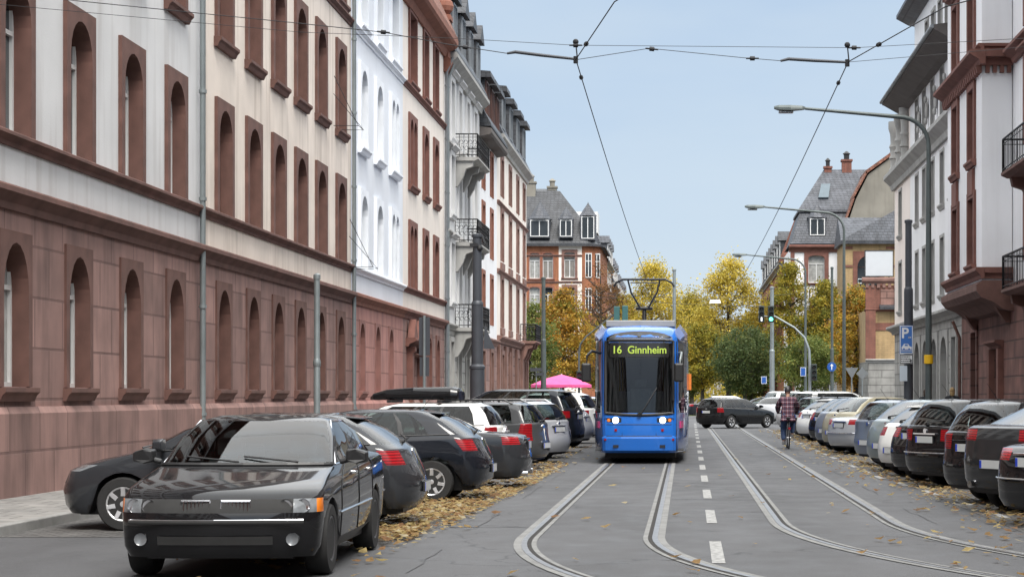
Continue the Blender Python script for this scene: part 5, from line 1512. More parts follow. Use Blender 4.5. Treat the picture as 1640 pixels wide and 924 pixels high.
    if detail:
        x = rear_x(zp)
        m = MB(); m.box(x-.016, x+.01, -.26, .26, zp-.057, zp+.057, 0); m.box(x-.0185, x-.0165, .215, .257, zp-.052, zp+.052, 1); m.box(x-.014, x+.01, -.268, .268, zp-.064, zp+.064, 2)
        m.build('number_plate', [PLATE, PLATEBLUE, BLACKTRIM], root)
        if front_plate:
            for s in (1,-1):
                for yy in (.60,.74):
                    x = front_x(.66) - .15*(yy/W)**2 - .1*(yy/W)**6; m = MB(); m.lathe([(.001,.0),(.05,.005),(.06,.02),(.06,-.05)], 16, axis='x', c=(x-.02,s*yy,.66)); m.build('lamp_reflector', CHROME, root, smooth=40)
                fr_ = lambda y_, z_: front_x(z_) - .13*(abs(y_)/W)**2 + .004
                m = MB(); ys_ = [s*.5*k/6 for k in range(7)]
                for ya, yb in zip(ys_, ys_[1:]): m.face([(fr_(ya,.33)+.004,ya,.325),(fr_(yb,.33)+.004,yb,.325),(fr_(yb,.40)+.006,yb,.40),(fr_(ya,.40)+.006,ya,.40)])
                m.build('air_intake', RUBBER, root)
                m = MB(); m.lathe([(.001,.0),(.045,.004),(.055,.012),(.055,-.05)], 14, axis='x', c=(fr_(.66,.37)-.03,s*.66,.37)); m.build('fog_lamp', CLEARLAMP, root, smooth=40)
                m = MB(); m.tube([(fr_(y_,.52),y_,.52) for y_ in [s*.76*k/8 for k in range(9)]], .017, 6); m.build('bumper_strip', RUBBER, root, smooth=60)
                m = MB(); m.tube([(fr_(y_,.54)+.006,y_,.541) for y_ in [s*.76*k/8 for k in range(9)]], .006, 5); m.build('bumper_chrome', CHROME, root, smooth=60)
                x = front_x(.66)-.02
                m = MB(); m.tube([(x+.02,s*.05,.615),(x,s*.30,.615),(x-.01,s*.30,.705),(x,s*.05,.705),(x+.02,s*.05,.615)], .012, 6)
                for k in range(7): m.tube([(x+.012,s*(.08+.033*k),.62),(x-.0,s*(.08+.033*k),.70)], .005, 4)
                m.build('grille_frame', CHROME, root)
        if plate == 'tail':    # trim bar above the plate
            x = rear_x(zp+.11); m = MB(); m.box(x-.03, x+.02, -.34, .34, zp+.085, zp+.115); m.build('tailgate_trim', CHROME if chromeline else body, root, bevel=.006)
        z = rows[2][3]+.045; x = rear_x(z)
        m = MB()    # bumper lip follows the plan curve
        pl = [Vector((p[0]-.012 if abs(p[1]) < W*.9 else p[0], p[1]*1.008*s, p[2]+.045)) for s in (1,-1) for p in (half[2][-7:] if s > 0 else half[2][-7:][::-1])]
        m.tube(pl, .011, 5)
        if chromeline: m.build('bumper_strip', CHROME, root)
        if badge:
            z = rows[5][3]+ .02; x = rear_x(z)
            m = MB(); m.lathe([(.001,-.02),(.045,-.02),(.045,.012),(.001,.012)], 14, axis='x', c=(x-.012,0,z-.05)); m.build('badge', CHROME, root, smooth=40)
        if wiper and not S['trunk']:
            zA, zB = rows[7][3]+.02, rows[7][3]+.10
            m = MB(); m.tube([(rear_x(zA)-.03,.02,zA),(rear_x(zA)-.05,-.02,zA+.03),(rear_x(zB)-.03,-.48*sy,zB)], .013, 5); m.lathe([(.03,-.02),(.03,.03)], 10, axis='x', c=(rear_x(zA)-.01,.02,zA)); m.build('rear_wiper', BLACKTRIM, root)
        for sgn in (1,-1):     # reflectors low in the bumper
            pass
        if exhaust:
            m = MB()
            for s in (1,-1): m.lathe([(.035,-.09),(.05,-.09),(.05,.1),(.035,.1)], 12, axis='x', c=(rows[0][4]+.02, s*.55, rows[0][3]+.05))
            m.build('exhaust', CHROME, root, smooth=40)
        if thirdlight and not S['trunk']:
            z = rows[9][3]+.015; x = rows[9][4]
            m = MB(); m.box(x-.055, x, -.16, .16, z-.004, z+.012); m.build('brake_light', REDLAMP, root)
        if spoiler:
            r9, r10 = half[9], half[10]; out = .13
            m = MB(); w9 = rows[9][6]*.78; x = rows[9][4]; z = rows[9][3]
            m.extrude([(x+.3,-w9,z+.012),(x-out,-w9*.93,z-.035),(x-out,-w9*.93,z-.012),(x+.2,-w9*.9,z+.032)],[(x+.3,w9,z+.012),(x-out,w9*.93,z-.035),(x-out,w9*.93,z-.012),(x+.2,w9*.9,z+.032)])
            m.build('roof_spoiler', body, root, bevel=.012)
        elif shape == 'never':
            m = MB(); w9 = W*.86; x = rows[6][4]; z = rows[6][3]
            m.extrude([(x+.25,-w9*.9,z-.01),(x-.1,-w9,z-.02),(x-.12,-w9,z+.035),(x+.1,-w9*.95,z+.03)],[(x+.25,w9*.9,z-.01),(x-.1,w9,z-.02),(x-.12,w9,z+.035),(x+.1,w9*.95,z+.03)]); m.build('boot_spoiler', body, root, bevel=.012)
        if antenna:
            x = rows[9][4]+.25; m = MB(); m.tube([(x,0,S['H']*sz-.01),(x-.22,.0,S['H']*sz+.26)], [.005,.003], 5); m.lathe([(.03,0),(.02,.04)], 8, c=(x,0,S['H']*sz-.01)); m.build('antenna', BLACKTRIM, root)
    if rails:
        m = MB()
        for s in (1,-1):
            y = s*rows[9][6]*.93; z = rows[10][0]+.03
            m.tube([(rows[9][1]-.25,y,z-.06),(rows[9][1]-.4,y,z+.03),(rows[9][4]+.4,y,z+.03),(rows[9][4]+.22,y,z-.06)], .02, 6)
            for x in (0, rows[9][4]*.5): m.tube([(x,y,z-.06),(x,y,z+.02)], .022, 6)
        m.build('roof_rail', ALLOY if rails == 'bright' else BLACKTRIM, root)
    if roofbox:
        m = MB(); z = S['H']*sz+.06; secs = []
        for x,w,h in ((.50,.18,.06),(.42,.32,.13),(.15,.40,.21),(-.4,.42,.25),(-1.15,.42,.26),(-1.28,.40,.23),(-1.31,.38,.17)):
            secs.append([(x, w*a, z+h*b) for a,b in ((-1,.35),(-.97,.12),(-.8,0),(.8,0),(.97,.12),(1,.35),(.96,.72),(.8,.95),(0,1),(-.8,.95),(-.96,.72))])
        for a,b in zip(secs, secs[1:]): m.extrude(a, b, 0, caps=False)
        m.face(secs[0]); m.face(secs[-1])
        t = empty('roof_box', (0,0,0), 0, 'glossy black roof box strapped on the white estate car', 'roof box')
        t.location = loc; t.rotation_euler = (0,0,heading)
        m.build('shell', P_BLACK, t, smooth=45)
        b = MB(); b.box(-1.0,-.92,-.62,.62,z-.055,z-.003); b.box(.0,.08,-.62,.62,z-.055,z-.003); b.build('cross_bar', BLACKTRIM, t)
    return root

HL = lambda deg: RAD(deg)
def park(xr, yc, deg, shape, sx=1):
    """root position from the middle of the rear bumper"""
    L = SHAPES[shape]['L']*sx/2
    return (xr + L*math.cos(RAD(deg)), yc + L*math.sin(RAD(deg)), 0)
# left row
GL = 'cars parked on the left side'
car('black saloon parked nose towards the camera at the left front', 'saloon', P_BLACK, (-4.13, 19.45, 0), RAD(-89), wheel='steel', chromeline=True, group=GL, front_plate=True, badge=False)
car('dark grey hatchback with roof spoiler behind the nearest black saloon', 'hatch', P_ANTHRA, park(-3.2, 24.4, 180, 'hatch'), RAD(180), (1,1,.94), spoiler=True, group=GL, chromeline=False, plate='bumper')
car('near black hatchback with silver seven spoke wheel and antenna above leaf drift', 'hatch', P_BLUEBLACK, park(-2.95, 30.4, 179, 'hatch'), RAD(179), (1,1,.94), wheel='seven', spoiler=True, antenna=True, group=GL, plate='bumper')
car('dark grey saloon with twin chrome exhaust end and red wrapped tail lights', 'saloon', P_ANTHRA, park(-2.72, 34.5, 180, 'saloon'), RAD(180), (1.02,1.02,.95), wheel='five', exhaust=True, group=GL)
car('white estate car under a black roof box', 'estate', P_WHITE, park(-3.5, 39.3, 177, 'estate'), RAD(177), (1,1,1.0), roofbox=True, group=GL, tailrows=(4,5))
car('dark grey estate car with black roof rails and upright red tail lights', 'estate', P_DGREY, park(-2.95, 43.2, 168, 'estate'), RAD(168), (.96,.97,1.0), rails='dark', group=GL, tailrows=(3,4,5), plate='bumper')
car('silver estate car with bright roof rails and pale rear window', 'estate', P_SILVER, park(-2.95, 47.2, 156, 'estate'), RAD(156), rails='bright', group=GL, tailrows=(4,))
car('black hatchback squeezed between silver estate and big dark off roader', 'hatch', P_ANTHRA, park(-3.0, 50.5, 165, 'hatch'), RAD(165), (.98,1,1.02), spoiler=True, group=GL)
car('large dark blue off roader with sloping black glass', 'offroader', P_BLUEBLACK, park(-2.95, 55.5, 168, 'offroader'), RAD(168), (1.02,1,1.03), rtint=PRIVACY, group=GL, spoiler=True)
car('silver hatchback half hidden by the tram front', 'hatch', P_SILVER, park(-2.8, 61, 168, 'hatch'), RAD(168), (.95,.97,1), group=GL)
car('white panel sided estate beyond the silver hatchback', 'estate', P_WHITE, park(-2.9, 66, 168, 'estate'), RAD(168), (1,1.02,1.15), group=GL)
car('dark saloon near the far end of the left row', 'saloon', P_DGREY, park(-3.0, 76, 170, 'saloon'), RAD(170), group=GL, detail=False)
# right row, parked aslant with their tails to the road
GR = 'cars parked aslant on the right side'
def rpark(px, deg, shape, sc=(1,1,1), xc=3.85, yc=None):
    """from the rear left corner of the car"""
    Y = yc or xc*FPX/(px-1097.0)
    L = SHAPES[shape]['L']*sc[0]/2; w = SHAPES[shape]['W']*sc[1]
    c, s = math.cos(RAD(deg)), math.sin(RAD(deg))
    xc -= .13
    return (xc + L*c + w*s, Y + L*s - w*c, 0)
def rcar(label, px, shape, body, deg=30, sc=(1,1,1), xc=3.85, **kw):
    kw.setdefault('group', GR); kw.setdefault('lamp_segs', 5); deg -= 4
    return car(label, shape, body, rpark(px, deg, shape, sc, xc), RAD(deg), sc, **kw)
rcar('black saloon cut by the right picture edge, nearest in the right row', 1586, 'saloon', P_BLACK, 34, chromeline=True, wheel='five')
rcar('dark grey sloping off roader with boot spoiler and low plate', 1535, 'coupe', paint('graphite', (.024,.0245,.026), .4), 32, plate='bumper', exhaust=True, wheel='five')
rcar('black estate with red vertical lights between sloping off roader and black estate', 1500, 'estate', P_BLACK, 31, (1.04,1.03,1.05), tailrows=(4,5), antenna=True)
rcar('black estate with wide white plate and round red lights', 1441, 'estate', P_BLACK, 31, (1.03,1.04,1.06), rtint=PRIVACY, chromeline=True, antenna=True)
rcar('small black hatchback next to the wide black estate', 1421, 'hatch', P_BLACK, 30, (.95,.95,1.0), spoiler=True)
rcar('small white hatchback with dark rear glass squeezed in the right row', 1402, 'hatch', P_WHITE, 29, (.88,.92,.97), plate='bumper', spoiler=True)
rcar('green grey hatchback with thin upright red lights', 1384, 'hatch', P_GREENGREY, 30, (.9,.94,1.02), tailrows=(4,5), plate='bumper', antenna=True, lamp_segs=3)
rcar('slate blue estate beside the silver saloon', 1362, 'estate', P_BLUEGREY, 30, (.97,1,1.03), plate='bumper', antenna=True, tailrows=(5,), lamp_segs=2)
rcar('silver saloon with bright red tail lights and chrome framed plate', 1320, 'saloon', P_SILVER, 31, (1.0,1.0,1.0), chromeline=True)
rcar('beige hatchback with tall rear window behind the silver saloon', 1313, 'hatch', P_BEIGE, 29, (.9,.95,1.05), plate='bumper', antenna=True, lamp_segs=2)
rcar('pale blue grey hatchback with low white plate', 1302, 'hatch', P_BLUEGREY, 29, (.92,.96,1.03), plate='bumper', lamp_segs=3)
rcar('black hatchback with dark red tail light behind the cyclist', 1292, 'hatch', P_BLACK, 29, (.93,.96,1.02), tailrows=(4,5))
rcar('white hatchback standing directly beside the cyclist', 1272, 'hatch', P_WHITE, 30, (1,1,1.0), spoiler=True)
rcar('black estate with roof rails far along the right row', 1264, 'estate', P_ANTHRA, 30, (1,1,1.06), rails='dark')
rcar('tall white people carrier far along the right row', 1257, 'estate', P_WHITE, 30, (1,1.03,1.2))
rcar('dark off roader far along the right row', 1250, 'offroader', P_BLUEBLACK, 30, detail=False)
rcar('silver hatchback at the far end of the right row', 1241, 'hatch', P_SILVER, 32, (.95,.97,1.0), xc=4.0)
# moving and distant cars
car('black estate car turning right across the tram rails', 'estate', P_BLACK, (2.5, 97.0, 0), RAD(48), (1,1,1), wheel='five', name='turning_car', group='cars at the crossing', tailrows=(4,5))
GX = 'cars parked at the far square'
car('dark blue saloon standing side on behind the turning estate', 'saloon', P_BLUEBLACK, (2.4, 140, 0), RAD(8), group=GX, detail=False)
car('grey hatchback side on below the dark green tree', 'hatch', P_DGREY, (5.6, 143, 0), RAD(172), group=GX, detail=False)
car('white estate side on among cars below the dark green tree', 'estate', P_WHITE, (3.8, 149, 0), RAD(4), (1,1,1.05), group=GX, detail=False)
car('silver off roader side on under the trees', 'offroader', P_SILVER, (6.9, 150, 0), RAD(176), group=GX, detail=False)
car('pale silver hatchback waiting beyond the cyclist', 'hatch', P_SILVER, (5.6, 112, 0), RAD(60), (1,1,1), group=GX, detail=False)
car('red hatchback behind the cyclist at the crossing', 'hatch', P_RED, (7.6, 128, 0), RAD(15), group=GX, detail=False)
car('white van like estate at the crossing behind the cyclist', 'estate', P_WHITE, (6.9, 120, 0), RAD(25), (1,1.05,1.25), group=GX, detail=False)
car('blue hatchback beyond the pink parasol', 'hatch', paint('blue', (.03,.1,.3), .3), (-6.8, 133, 0), RAD(185), group=GX, detail=False)
car('white hatchback beside the blue hatchback near the tram', 'hatch', P_WHITE, (-5.2, 104, 0), RAD(165), group=GX, detail=False)
# ------------------------------------------------------------------ text helper
def text_mesh(s, size, extrude=.002, spacing=1.0, bold=0.0):
    c = bpy.data.curves.new('lettering', 'FONT'); c.body = s; c.size = size; c.extrude = extrude; c.align_x = 'CENTER'; c.align_y = 'CENTER'; c.space_character = spacing; c.offset = bold
    o = bpy.data.objects.new('lettering', c); COL.objects.link(o)
    dg = bpy.context.evaluated_depsgraph_get(); me = bpy.data.meshes.new_from_object(o.evaluated_get(dg))
    bpy.data.objects.remove(o); return me
def put_text(name, s, size, loc, parent, m, rot=(PI/2, 0, 0), sx=1.0, **kw):
    me = text_mesh(s, size, **kw); me.materials.clear(); me.materials.append(m)
    o = link_mesh(name, me, parent, loc=loc); o.rotation_euler = rot; o.scale = (sx, 1, 1); return o

# ------------------------------------------------------------------ tram
TBLUE = paint('tram_blue', (0.014, 0.130, 0.50), 0.0, 0.25)
TBLUE2 = paint('tram_side_blue', (0.06, 0.13, 0.36), 0.05, 0.3)
TGREY = mat('tram_roof_grey', (0.30, 0.30, 0.29), 0.6, .2, var=.15)
TGLASS = thin_glass('tram_glass', (0.42, 0.46, 0.46), 1.5)
TSIDE = thin_glass('tram_side_glass', (0.12, 0.12, 0.13), 1.5)
HEADLAMP = mat('lit_headlamp', (0.9, 0.85, 0.7), 0.2, var=0, emit=(1.0, 0.94, 0.82), estr=2.6)
LEDY = mat('led_yellow', (0.12, 0.15, 0.02), 0.5, var=0, emit=(0.42, 0.60, 0.05), estr=.42)
PINK = mat('pink_marker', (0.55, 0.05, 0.20), 0.3, var=.1)
T = empty('tram', (-1.08, 46.3, 0), 0, 'blue tram with lit headlights and raised pantograph coming along the left track', 'tram')
PL = [(0,0),(.28,.008),(.55,.03),(.80,.085),(.875,.16),(.93,.42),(1.04,1.25),(1.13,2.1),(1.17,3.2),(1.17,8.8)]
TR = [(.26,.16,.97),(.32,.04,.99),(.60,.0,1),(.645,.012,1),(.66,.03,1),(.93,.02,1),(1.20,.06,1),(1.72,.13,1),(2.45,.23,.995),(2.90,.30,.985),(3.00,.34,.98),(3.14,.48,.95),(3.24,.85,.86),(3.29,1.4,.7)]
def tpt(i, j):
    z, dy, ws = TR[i]; x, y = PL[j]
    return (x*ws, y + dy*(1 if j < 5 else max(0, 1-(y-.16)/1.6)) if i < 11 else y + dy*(1 if j < 9 else 0), z)
tp = {}
def tput(k, pts, mi=0): tp.setdefault(k, MB()).face(pts, mi)
for i in range(len(TR)-1):
    for j in range(len(PL)-1):
        for s in (1,-1):
            pts = [(x*s,y,z) for x,y,z in (tpt(i,j),tpt(i,j+1),tpt(i+1,j+1),tpt(i+1,j))]
            k, mi = 'body', 0
            if 6 <= i <= 9 and j <= 2: k = 'windscreen'
            elif 6 <= i <= 8 and j in (5,6): k = ('cab_side_window', s)
            elif 6 <= i <= 8 and j == 8: k = ('side_window', s)
            elif j >= 5 and i < 11: mi = 1
            elif i <= 1 and j < 5: k = 'bumper_apron'
            tput(k, pts, mi)
for j in range(len(PL)-1):
    for s in (1,-1):
        a, b = tpt(len(TR)-1, j), tpt(len(TR)-1, j+1); tput('body', [(a[0]*s,a[1],a[2]),(b[0]*s,b[1],b[2]),(0,b[1],3.31),(0,a[1],3.31)])
for k, mb in tp.items():
    nm = k if isinstance(k, str) else k[0]
    o = mb.build(nm, TGLASS if nm == 'windscreen' else TSIDE if 'wind' in nm else [TBLUE, TBLUE2], T, smooth=32, merge=.001)
def tx(z):
    for i in range(len(TR)-1):
        if TR[i][0] <= z <= TR[i+1][0]:
            f = (z-TR[i][0])/(TR[i+1][0]-TR[i][0]); return TR[i][1]*(1-f)+TR[i+1][1]*f
    return 0
def tfront(x, z):
    ax = abs(x)
    for j in range(len(PL)-1):
        if PL[j][0] <= ax <= PL[j+1][0]:
            f = (ax-PL[j][0])/(PL[j+1][0]-PL[j][0]); return PL[j][1]*(1-f)+PL[j+1][1]*f + tx(z)
    return tx(z)
# black rim round the windscreen
m = MB(); loop = []
for x in [-.80+.1*k for k in range(17)]: loop.append((x, tfront(x,1.2)-.005, 1.2-.05*(1-(x/.8)**2)))
for z in (1.5,1.72,2.1,2.45,2.9): loop.append((.80, tfront(.80,z)-.005, z))
for x in [.70-.1*k for k in range(15)]: loop.append((x, tfront(x,2.92)-.005, 2.92))
for z in (2.9,2.45,2.1,1.72,1.5): loop.append((-.80, tfront(-.80,z)-.005, z))
loop.append(loop[0]); m.tube(loop, .038, 6); m.build('windscreen_rim', BLACKTRIM, T, smooth=60)
# dark cap above the windscreen with the round lamp
m = MB()
top = [(x, tfront(x,2.97)-.012, 2.97) for x in [-.74+.148*k for k in range(11)]]; up = [(x, tfront(x,3.02)+.03-.02, 2.98+.16*math.sqrt(max(0,1-(x/.76)**2))) for x in [-.74+.148*k for k in range(11)]]
up = [(x, tx(min(3.2,z))+PL[2][1]*abs(x)/.55-.012, z) for x,_,z in up]
for k in range(10): m.face([top[k],top[k+1],up[k+1],up[k]])
m.build('brow_panel', BLACKTRIM, T)
m = MB(); m.lathe([(.05,-.03),(.045,.03)], 14, axis='y', c=(0,tx(3.05)-.03,3.05)); m.build('top_lamp', CLEARLAMP, T)
# destination display
m = MB()
xs = [-.70+.1*k for k in range(15)]
for a, b in zip(xs, xs[1:]):
    m.face([(a,tfront(a,2.52)-.012,2.52),(b,tfront(b,2.52)-.012,2.52),(b,tfront(b,2.86)-.012,2.86),(a,tfront(a,2.86)-.012,2.86)])
dsp = m.build('destination_display', mat('display_black', (.008,.008,.007), .25, var=0), T)
tilt = math.atan2(tx(2.86)-tx(2.52), .34)
put_text('lettering', '16  Ginnheim', .255, (0.0, tx(2.69)-.03, 2.685), dsp, LEDY, rot=(PI/2-tilt, 0, 0), sx=.93, bold=.004)
# panels, lamps and lines on the front
m = MB()
for x in (-.40,.40): m.tube([(x,tfront(x,.66)-.001,.66),(x,tfront(x,1.19)-.001,1.19)], .008, 4)
for z in (.655,.93):
    m.tube([(x, tfront(x,z)-.001, z) for x in [-.875+.125*k for k in range(15)]], .012 if z < .7 else .008, 4)
for s in (-1,1): m.tube([(.878*s, tfront(.877,z)-.001, z) for z in (.3,.6,.93,1.2,1.72,2.45,2.9)], .009, 4)
m.build('panel_joint', BLACKTRIM, T)
for s in (-1,1):
    m = MB(); z = 1.03
    pl = [(s*x, tfront(x,z)-.008, z) for x in (.42,.55,.70,.82)]
    for a, b in zip(pl, pl[1:]): m.face([(a[0],a[1],z-.06),(b[0],b[1],z-.045),(b[0],b[1],z+.045),(a[0],a[1],z+.06)])
    h = m.build('headlight', BLACKTRIM, T)
    m = MB(); m.lathe([(.001,-.03),(.05,-.028),(.075,-.005),(.075,.02)], 18, axis='y', c=(s*.555,tfront(.555,z)-.012,z)); m.build('lens', HEADLAMP, h, smooth=50)
    m = MB(); m.lathe([(.001,-.015),(.04,-.012),(.045,.02)], 12, axis='y', c=(s*.72,tfront(.72,z)-.005,z)); m.build('indicator_lens', AMBER, h, smooth=50)
    m = MB(); m.box(s*.55-.03,s*.55+.03,tfront(.55,.8)-.012,tfront(.55,.8)+.02,.77,.83); m.box(s*.80-.025,s*.80+.025,tfront(.8,.56)-.012,tfront(.8,.56)+.02,.55,.60); m.build('reflector', REDLAMP, T)
    m = MB(); m.box(s*.55-.065,s*.55+.065,tfront(.55,.42)-.01,tfront(.55,.42)+.02,.385,.45); m.build('coupling_slot', BLACKTRIM, T)
    m = MB(); xs_ = s*.98; m.box(s*.93-.02 if s > 0 else -.99, s*.99 if s > 0 else -.91, .55, .62, .86, 1.02) if False else None
    m = MB(); m.extrude([(s*.955,.62,.84),(s*1.02,1.05,.84),(s*1.02,1.05,1.0),(s*.955,.62,1.0)],[(s*.985,.62,.84),(s*1.045,1.05,.84),(s*1.045,1.05,1.0),(s*.985,.62,1.0)]); m.build('side_marker', PINK, T)
    # mirror on its bent arm
    m = MB(); m.tube([(s*.93,.55,2.62),(s*1.12,.1,2.66),(s*1.22,-.05,2.55),(s*1.24,-.08,2.3)] if s < 0 else [(s*.93,.5,2.62),(s*1.0,.05,2.62),(s*.98,-.08,2.45),(s*.95,-.1,2.3)], .032, 8); a = m.build('mirror_arm', BLACKTRIM if s < 0 else LIGHTMETAL, T, smooth=60)
    cx = -1.24 if s < 0 else .94
    m = MB(); m.box(cx-.11,cx+.11,-.2,-.05,1.93,2.37); m.build('mirror', BLACKTRIM, a, bevel=.04)
# wiper and driver's desk behind the glass
m = MB(); m.tube([(.02,tfront(.02,1.18)-.04,1.15),(.18,tfront(.2,1.45)-.06,1.4),(.42,tfront(.42,1.85)-.035,1.80)], .016, 5); m.tube([(.0,tfront(0,1.2)-.05,1.14),(.02,tfront(.02,1.18)-.05,1.2)], .05, 8); m.build('windscreen_wiper', BLACKTRIM, T)
m = MB(); m.box(.98,1.06,3.0,3.14,1.75,2.15); m.box(1.165,1.24,3.0,3.14,1.75,2.15); m.build('side_indicator', AMBER, T)
# cab: desk, driver's seat and the pale partition with its door window
CABG = mat('cab_grey', (.34,.36,.36), .7, var=.1); CABD = mat('cab_dark', (.05,.052,.055), .8, var=.15)
m = MB(); m.box(-.9,.9,.42,1.0,.62,1.16); m.extrude([(-.8,.45,1.163),(.8,.45,1.163),(.8,.95,1.163),(-.8,.95,1.163)],[(-.7,.55,1.26),(.7,.55,1.26),(.7,.9,1.22),(-.7,.9,1.22)]); m.build('driver_desk', CABD, T, bevel=.03)
m = MB(); m.box(-.26,.26,1.62,1.75,1.0,1.78); m.box(-.25,.25,1.25,1.7,.95,1.08); m.box(-.14,.14,1.64,1.74,1.82,2.02); m.box(-.08,.08,1.4,1.55,.35,.95); m.build('driver_seat', mat('driver_seat_cloth', (.20,.22,.23), .9, var=.15, scale=8), T, bevel=.04)
m = MB(); m.box(-1.0,1.0,2.3,2.34,.35,1.72); m.box(-1.0,-.55,2.3,2.34,1.72,2.9); m.box(.55,1.0,2.3,2.34,1.72,2.9); m.box(-.55,.55,2.3,2.34,2.55,2.9); m.build('cab_partition', CABG, T)
m = MB(); m.box(-1.05,1.05,.4,8.6,.30,.34); m.build('floor', CABD, T)
for (y_, x_) in ((3.4,-.7),(3.4,.7),(4.6,-.7),(4.6,.7),(5.8,-.7),(5.8,.7)):
    m = MB(); m.box(x_-.25,x_+.25,y_,y_+.08,.7,1.5); m.box(x_-.25,x_+.25,y_-.4,y_,.65,.78); m.build('passenger_seat', mat('passenger_seat_cloth', (.05,.09,.25), .9, var=.2), T, bevel=.03)
m = MB()
for x_ in (-.55,.55): m.tube([(x_,2.9,.34),(x_,2.9,3.0)], .018, 6); m.tube([(x_,5.2,.34),(x_,5.2,3.0)], .018, 6)
m.build('grab_pole', mat('grab_pole_yellow', (.6,.45,.03), .4, var=0), T)
# underframe, bogies, following cars and bellows
m = MB(); m.box(-.85,.85,1.3,8.7,.1,.28); m.build('underframe', BLACKTRIM, T)
for k, (y0, y1) in enumerate(((9.5, 15.5), (16.3, 22.3), (23.1, 29.6))):
    b = MB(); b.extrude([(-1.17,y0,.28),(-1.17,y0,3.0),(-1.0,y0,3.24),(1.0,y0,3.24),(1.17,y0,3.0),(1.17,y0,.28)],[(-1.17,y1,.28),(-1.17,y1,3.0),(-1.0,y1,3.24),(1.0,y1,3.24),(1.17,y1,3.0),(1.17,y1,.28)])
    c = b.build('car_section', TBLUE2, T, bevel=.05)
    b = MB()
    for s in (-1,1):
        u = y0+.3
        while u < y1-1.3: b.box(s*1.17-.012,s*1.17+.012,u,u+1.35,1.25,2.5); u += 1.5
    b.build('window_band', mat('window_band_glass', (.012,.013,.014), .03, var=0), c)
    b = MB(); b.box(-1.0,1.0,y0+.2,y1-.2,.1,.28); b.build('underframe', BLACKTRIM, c)
for (y0,y1) in ((8.8,9.5),(15.5,16.3),(22.3,23.1)):
    b = MB(); n = 5
    for q in range(n):
        a = y0+(y1-y0)*q/n; e = y0+(y1-y0)*(q+1)/n; b.box(-1.05,1.05,a+.003,e-.03,.35,3.05); 
    b.box(-.98,.98,y0,y1,.36,3.0); b.build('bellows', RUBBER, T)
# roof equipment
m = MB(); m.box(-.84,.84,1.55,4.3,3.28,3.44); m.box(-.80,.80,4.5,5.2,3.29,3.5); m.build('roof_box', TGREY, T, bevel=.02)
for s in (-1,1):
    m = MB(); 
    secs = [[(s*a, y, z) for a, z in prof] for y, prof in ((.62,((.80,3.08),(.97,2.92),(.98,2.96),(.82,3.12))),(1.1,((.82,3.16),(1.06,2.95),(1.08,3.06),(.92,3.26))),(2.0,((.84,3.2),(1.13,2.96),(1.14,3.12),(.96,3.36))),(8.5,((.86,3.2),(1.17,2.98),(1.15,3.16),(.96,3.38))))]
    for a, b in zip(secs, secs[1:]): m.extrude(a, b, 0, caps=False)
    m.face(secs[0]); m.face(secs[-1]); m.build('roof_fairing', paint('tram_blue_sky_sheen', (.16,.22,.42), .0, .3), T, smooth=50)  # tram blue lightened, the sky's reflection on the shoulders painted in
# single arm style pantograph with V shaped upper frame
m = MB(); z0 = 3.3; yb = 5.9
m.box(-.45,.45,yb-.5,yb+.5,z0,z0+.09); pan = m.build('pantograph', BLACKTRIM, T)
m = MB(); m.tube([(0,yb,z0+.08),(0,yb+.1,z0+.62)], .055, 8); m.tube([(-.22,yb+.05,z0+.62),(.22,yb+.05,z0+.62)], .045, 8); m.build('lower_arm', BLACKTRIM, pan, smooth=60)
m = MB()
for s in (-1,1): m.tube([(s*.1,yb+.05,z0+.62),(s*.34,yb-.3,z0+1.02),(s*.42,yb-.45,z0+1.34)], .026, 6)
m.tube([(-.36,yb-.32,z0+1.28),(.36,yb-.32,z0+1.28)], .016, 5); m.build('upper_frame', DARKMETAL, pan, smooth=60)
m = MB()
for dy in (-.12,.12): m.tube([(-.80,yb-.45+dy,z0+1.17),(-.72,yb-.45+dy,z0+1.28),(-.55,yb-.45+dy,z0+1.36),(.55,yb-.45+dy,z0+1.36),(.72,yb-.45+dy,z0+1.28),(.80,yb-.45+dy,z0+1.17)], .024, 6)
for s in (-1,1): m.tube([(s*.42,yb-.57,z0+1.35),(s*.42,yb-.33,z0+1.35)], .02, 5)
m.build('collector_head', BLACKTRIM, pan, smooth=60)

# ------------------------------------------------------------------ overhead wires
WIRE = mat('wire_black', (0.02, 0.021, 0.024), 0.6, .3, var=0)
YS = 22.9
def wp(px, py, Y=YS): return ((px-1097)*Y/FPX, Y, EYE+(632-py)*Y/FPX)
def insul(mb, p, d, r=.026, L=.15):
    p = Vector(p); d = Vector(d).normalized()
    mb.tube([p-d*L*.5, p-d*L*.2, p-d*L*.18, p+d*L*.18, p+d*L*.2, p+d*L*.5], [r*.35, r*.4, r, r, r*.4, r*.35], 8)
def wires(label, pts, r=.0095, ins=(), name='overhead_wire', cat='wire'):
    t = empty(name, pts[0], 0, label, cat, 'overhead wires of the tram')
    m = MB(); m.tube(pts, r, 5); m.build('cable', WIRE, t, world=True)
    if ins:
        for p, d in ins:
            m = MB(); insul(m, p, d); m.build('insulator', WIRE, t, world=True, smooth=60)
    return t
zc = 5.53
LWIRE = [(-.9,150,5.2),(-1.0,80,4.9),(-1.02,52,4.70)] + [(-1.02-.25*k/8, 52-(52-YS)*k/8, 4.70+(zc-4.70)*k/8 - .10*math.sin(PI*k/8)) for k in range(1,9)] + [(-.70,19.5,5.52),(.7,15.5,5.5),(4,12,5.5)]
wires('contact wire above the tram, running down to its pantograph', LWIRE, .0065, [(Vector((-1.27,YS,zc)).lerp((-.70,19.5,5.52),.3),(.2,-1,0)),(Vector((-1.27,YS,zc)).lerp((-1.24,27,5.35),.25),(0,1,-.05))])
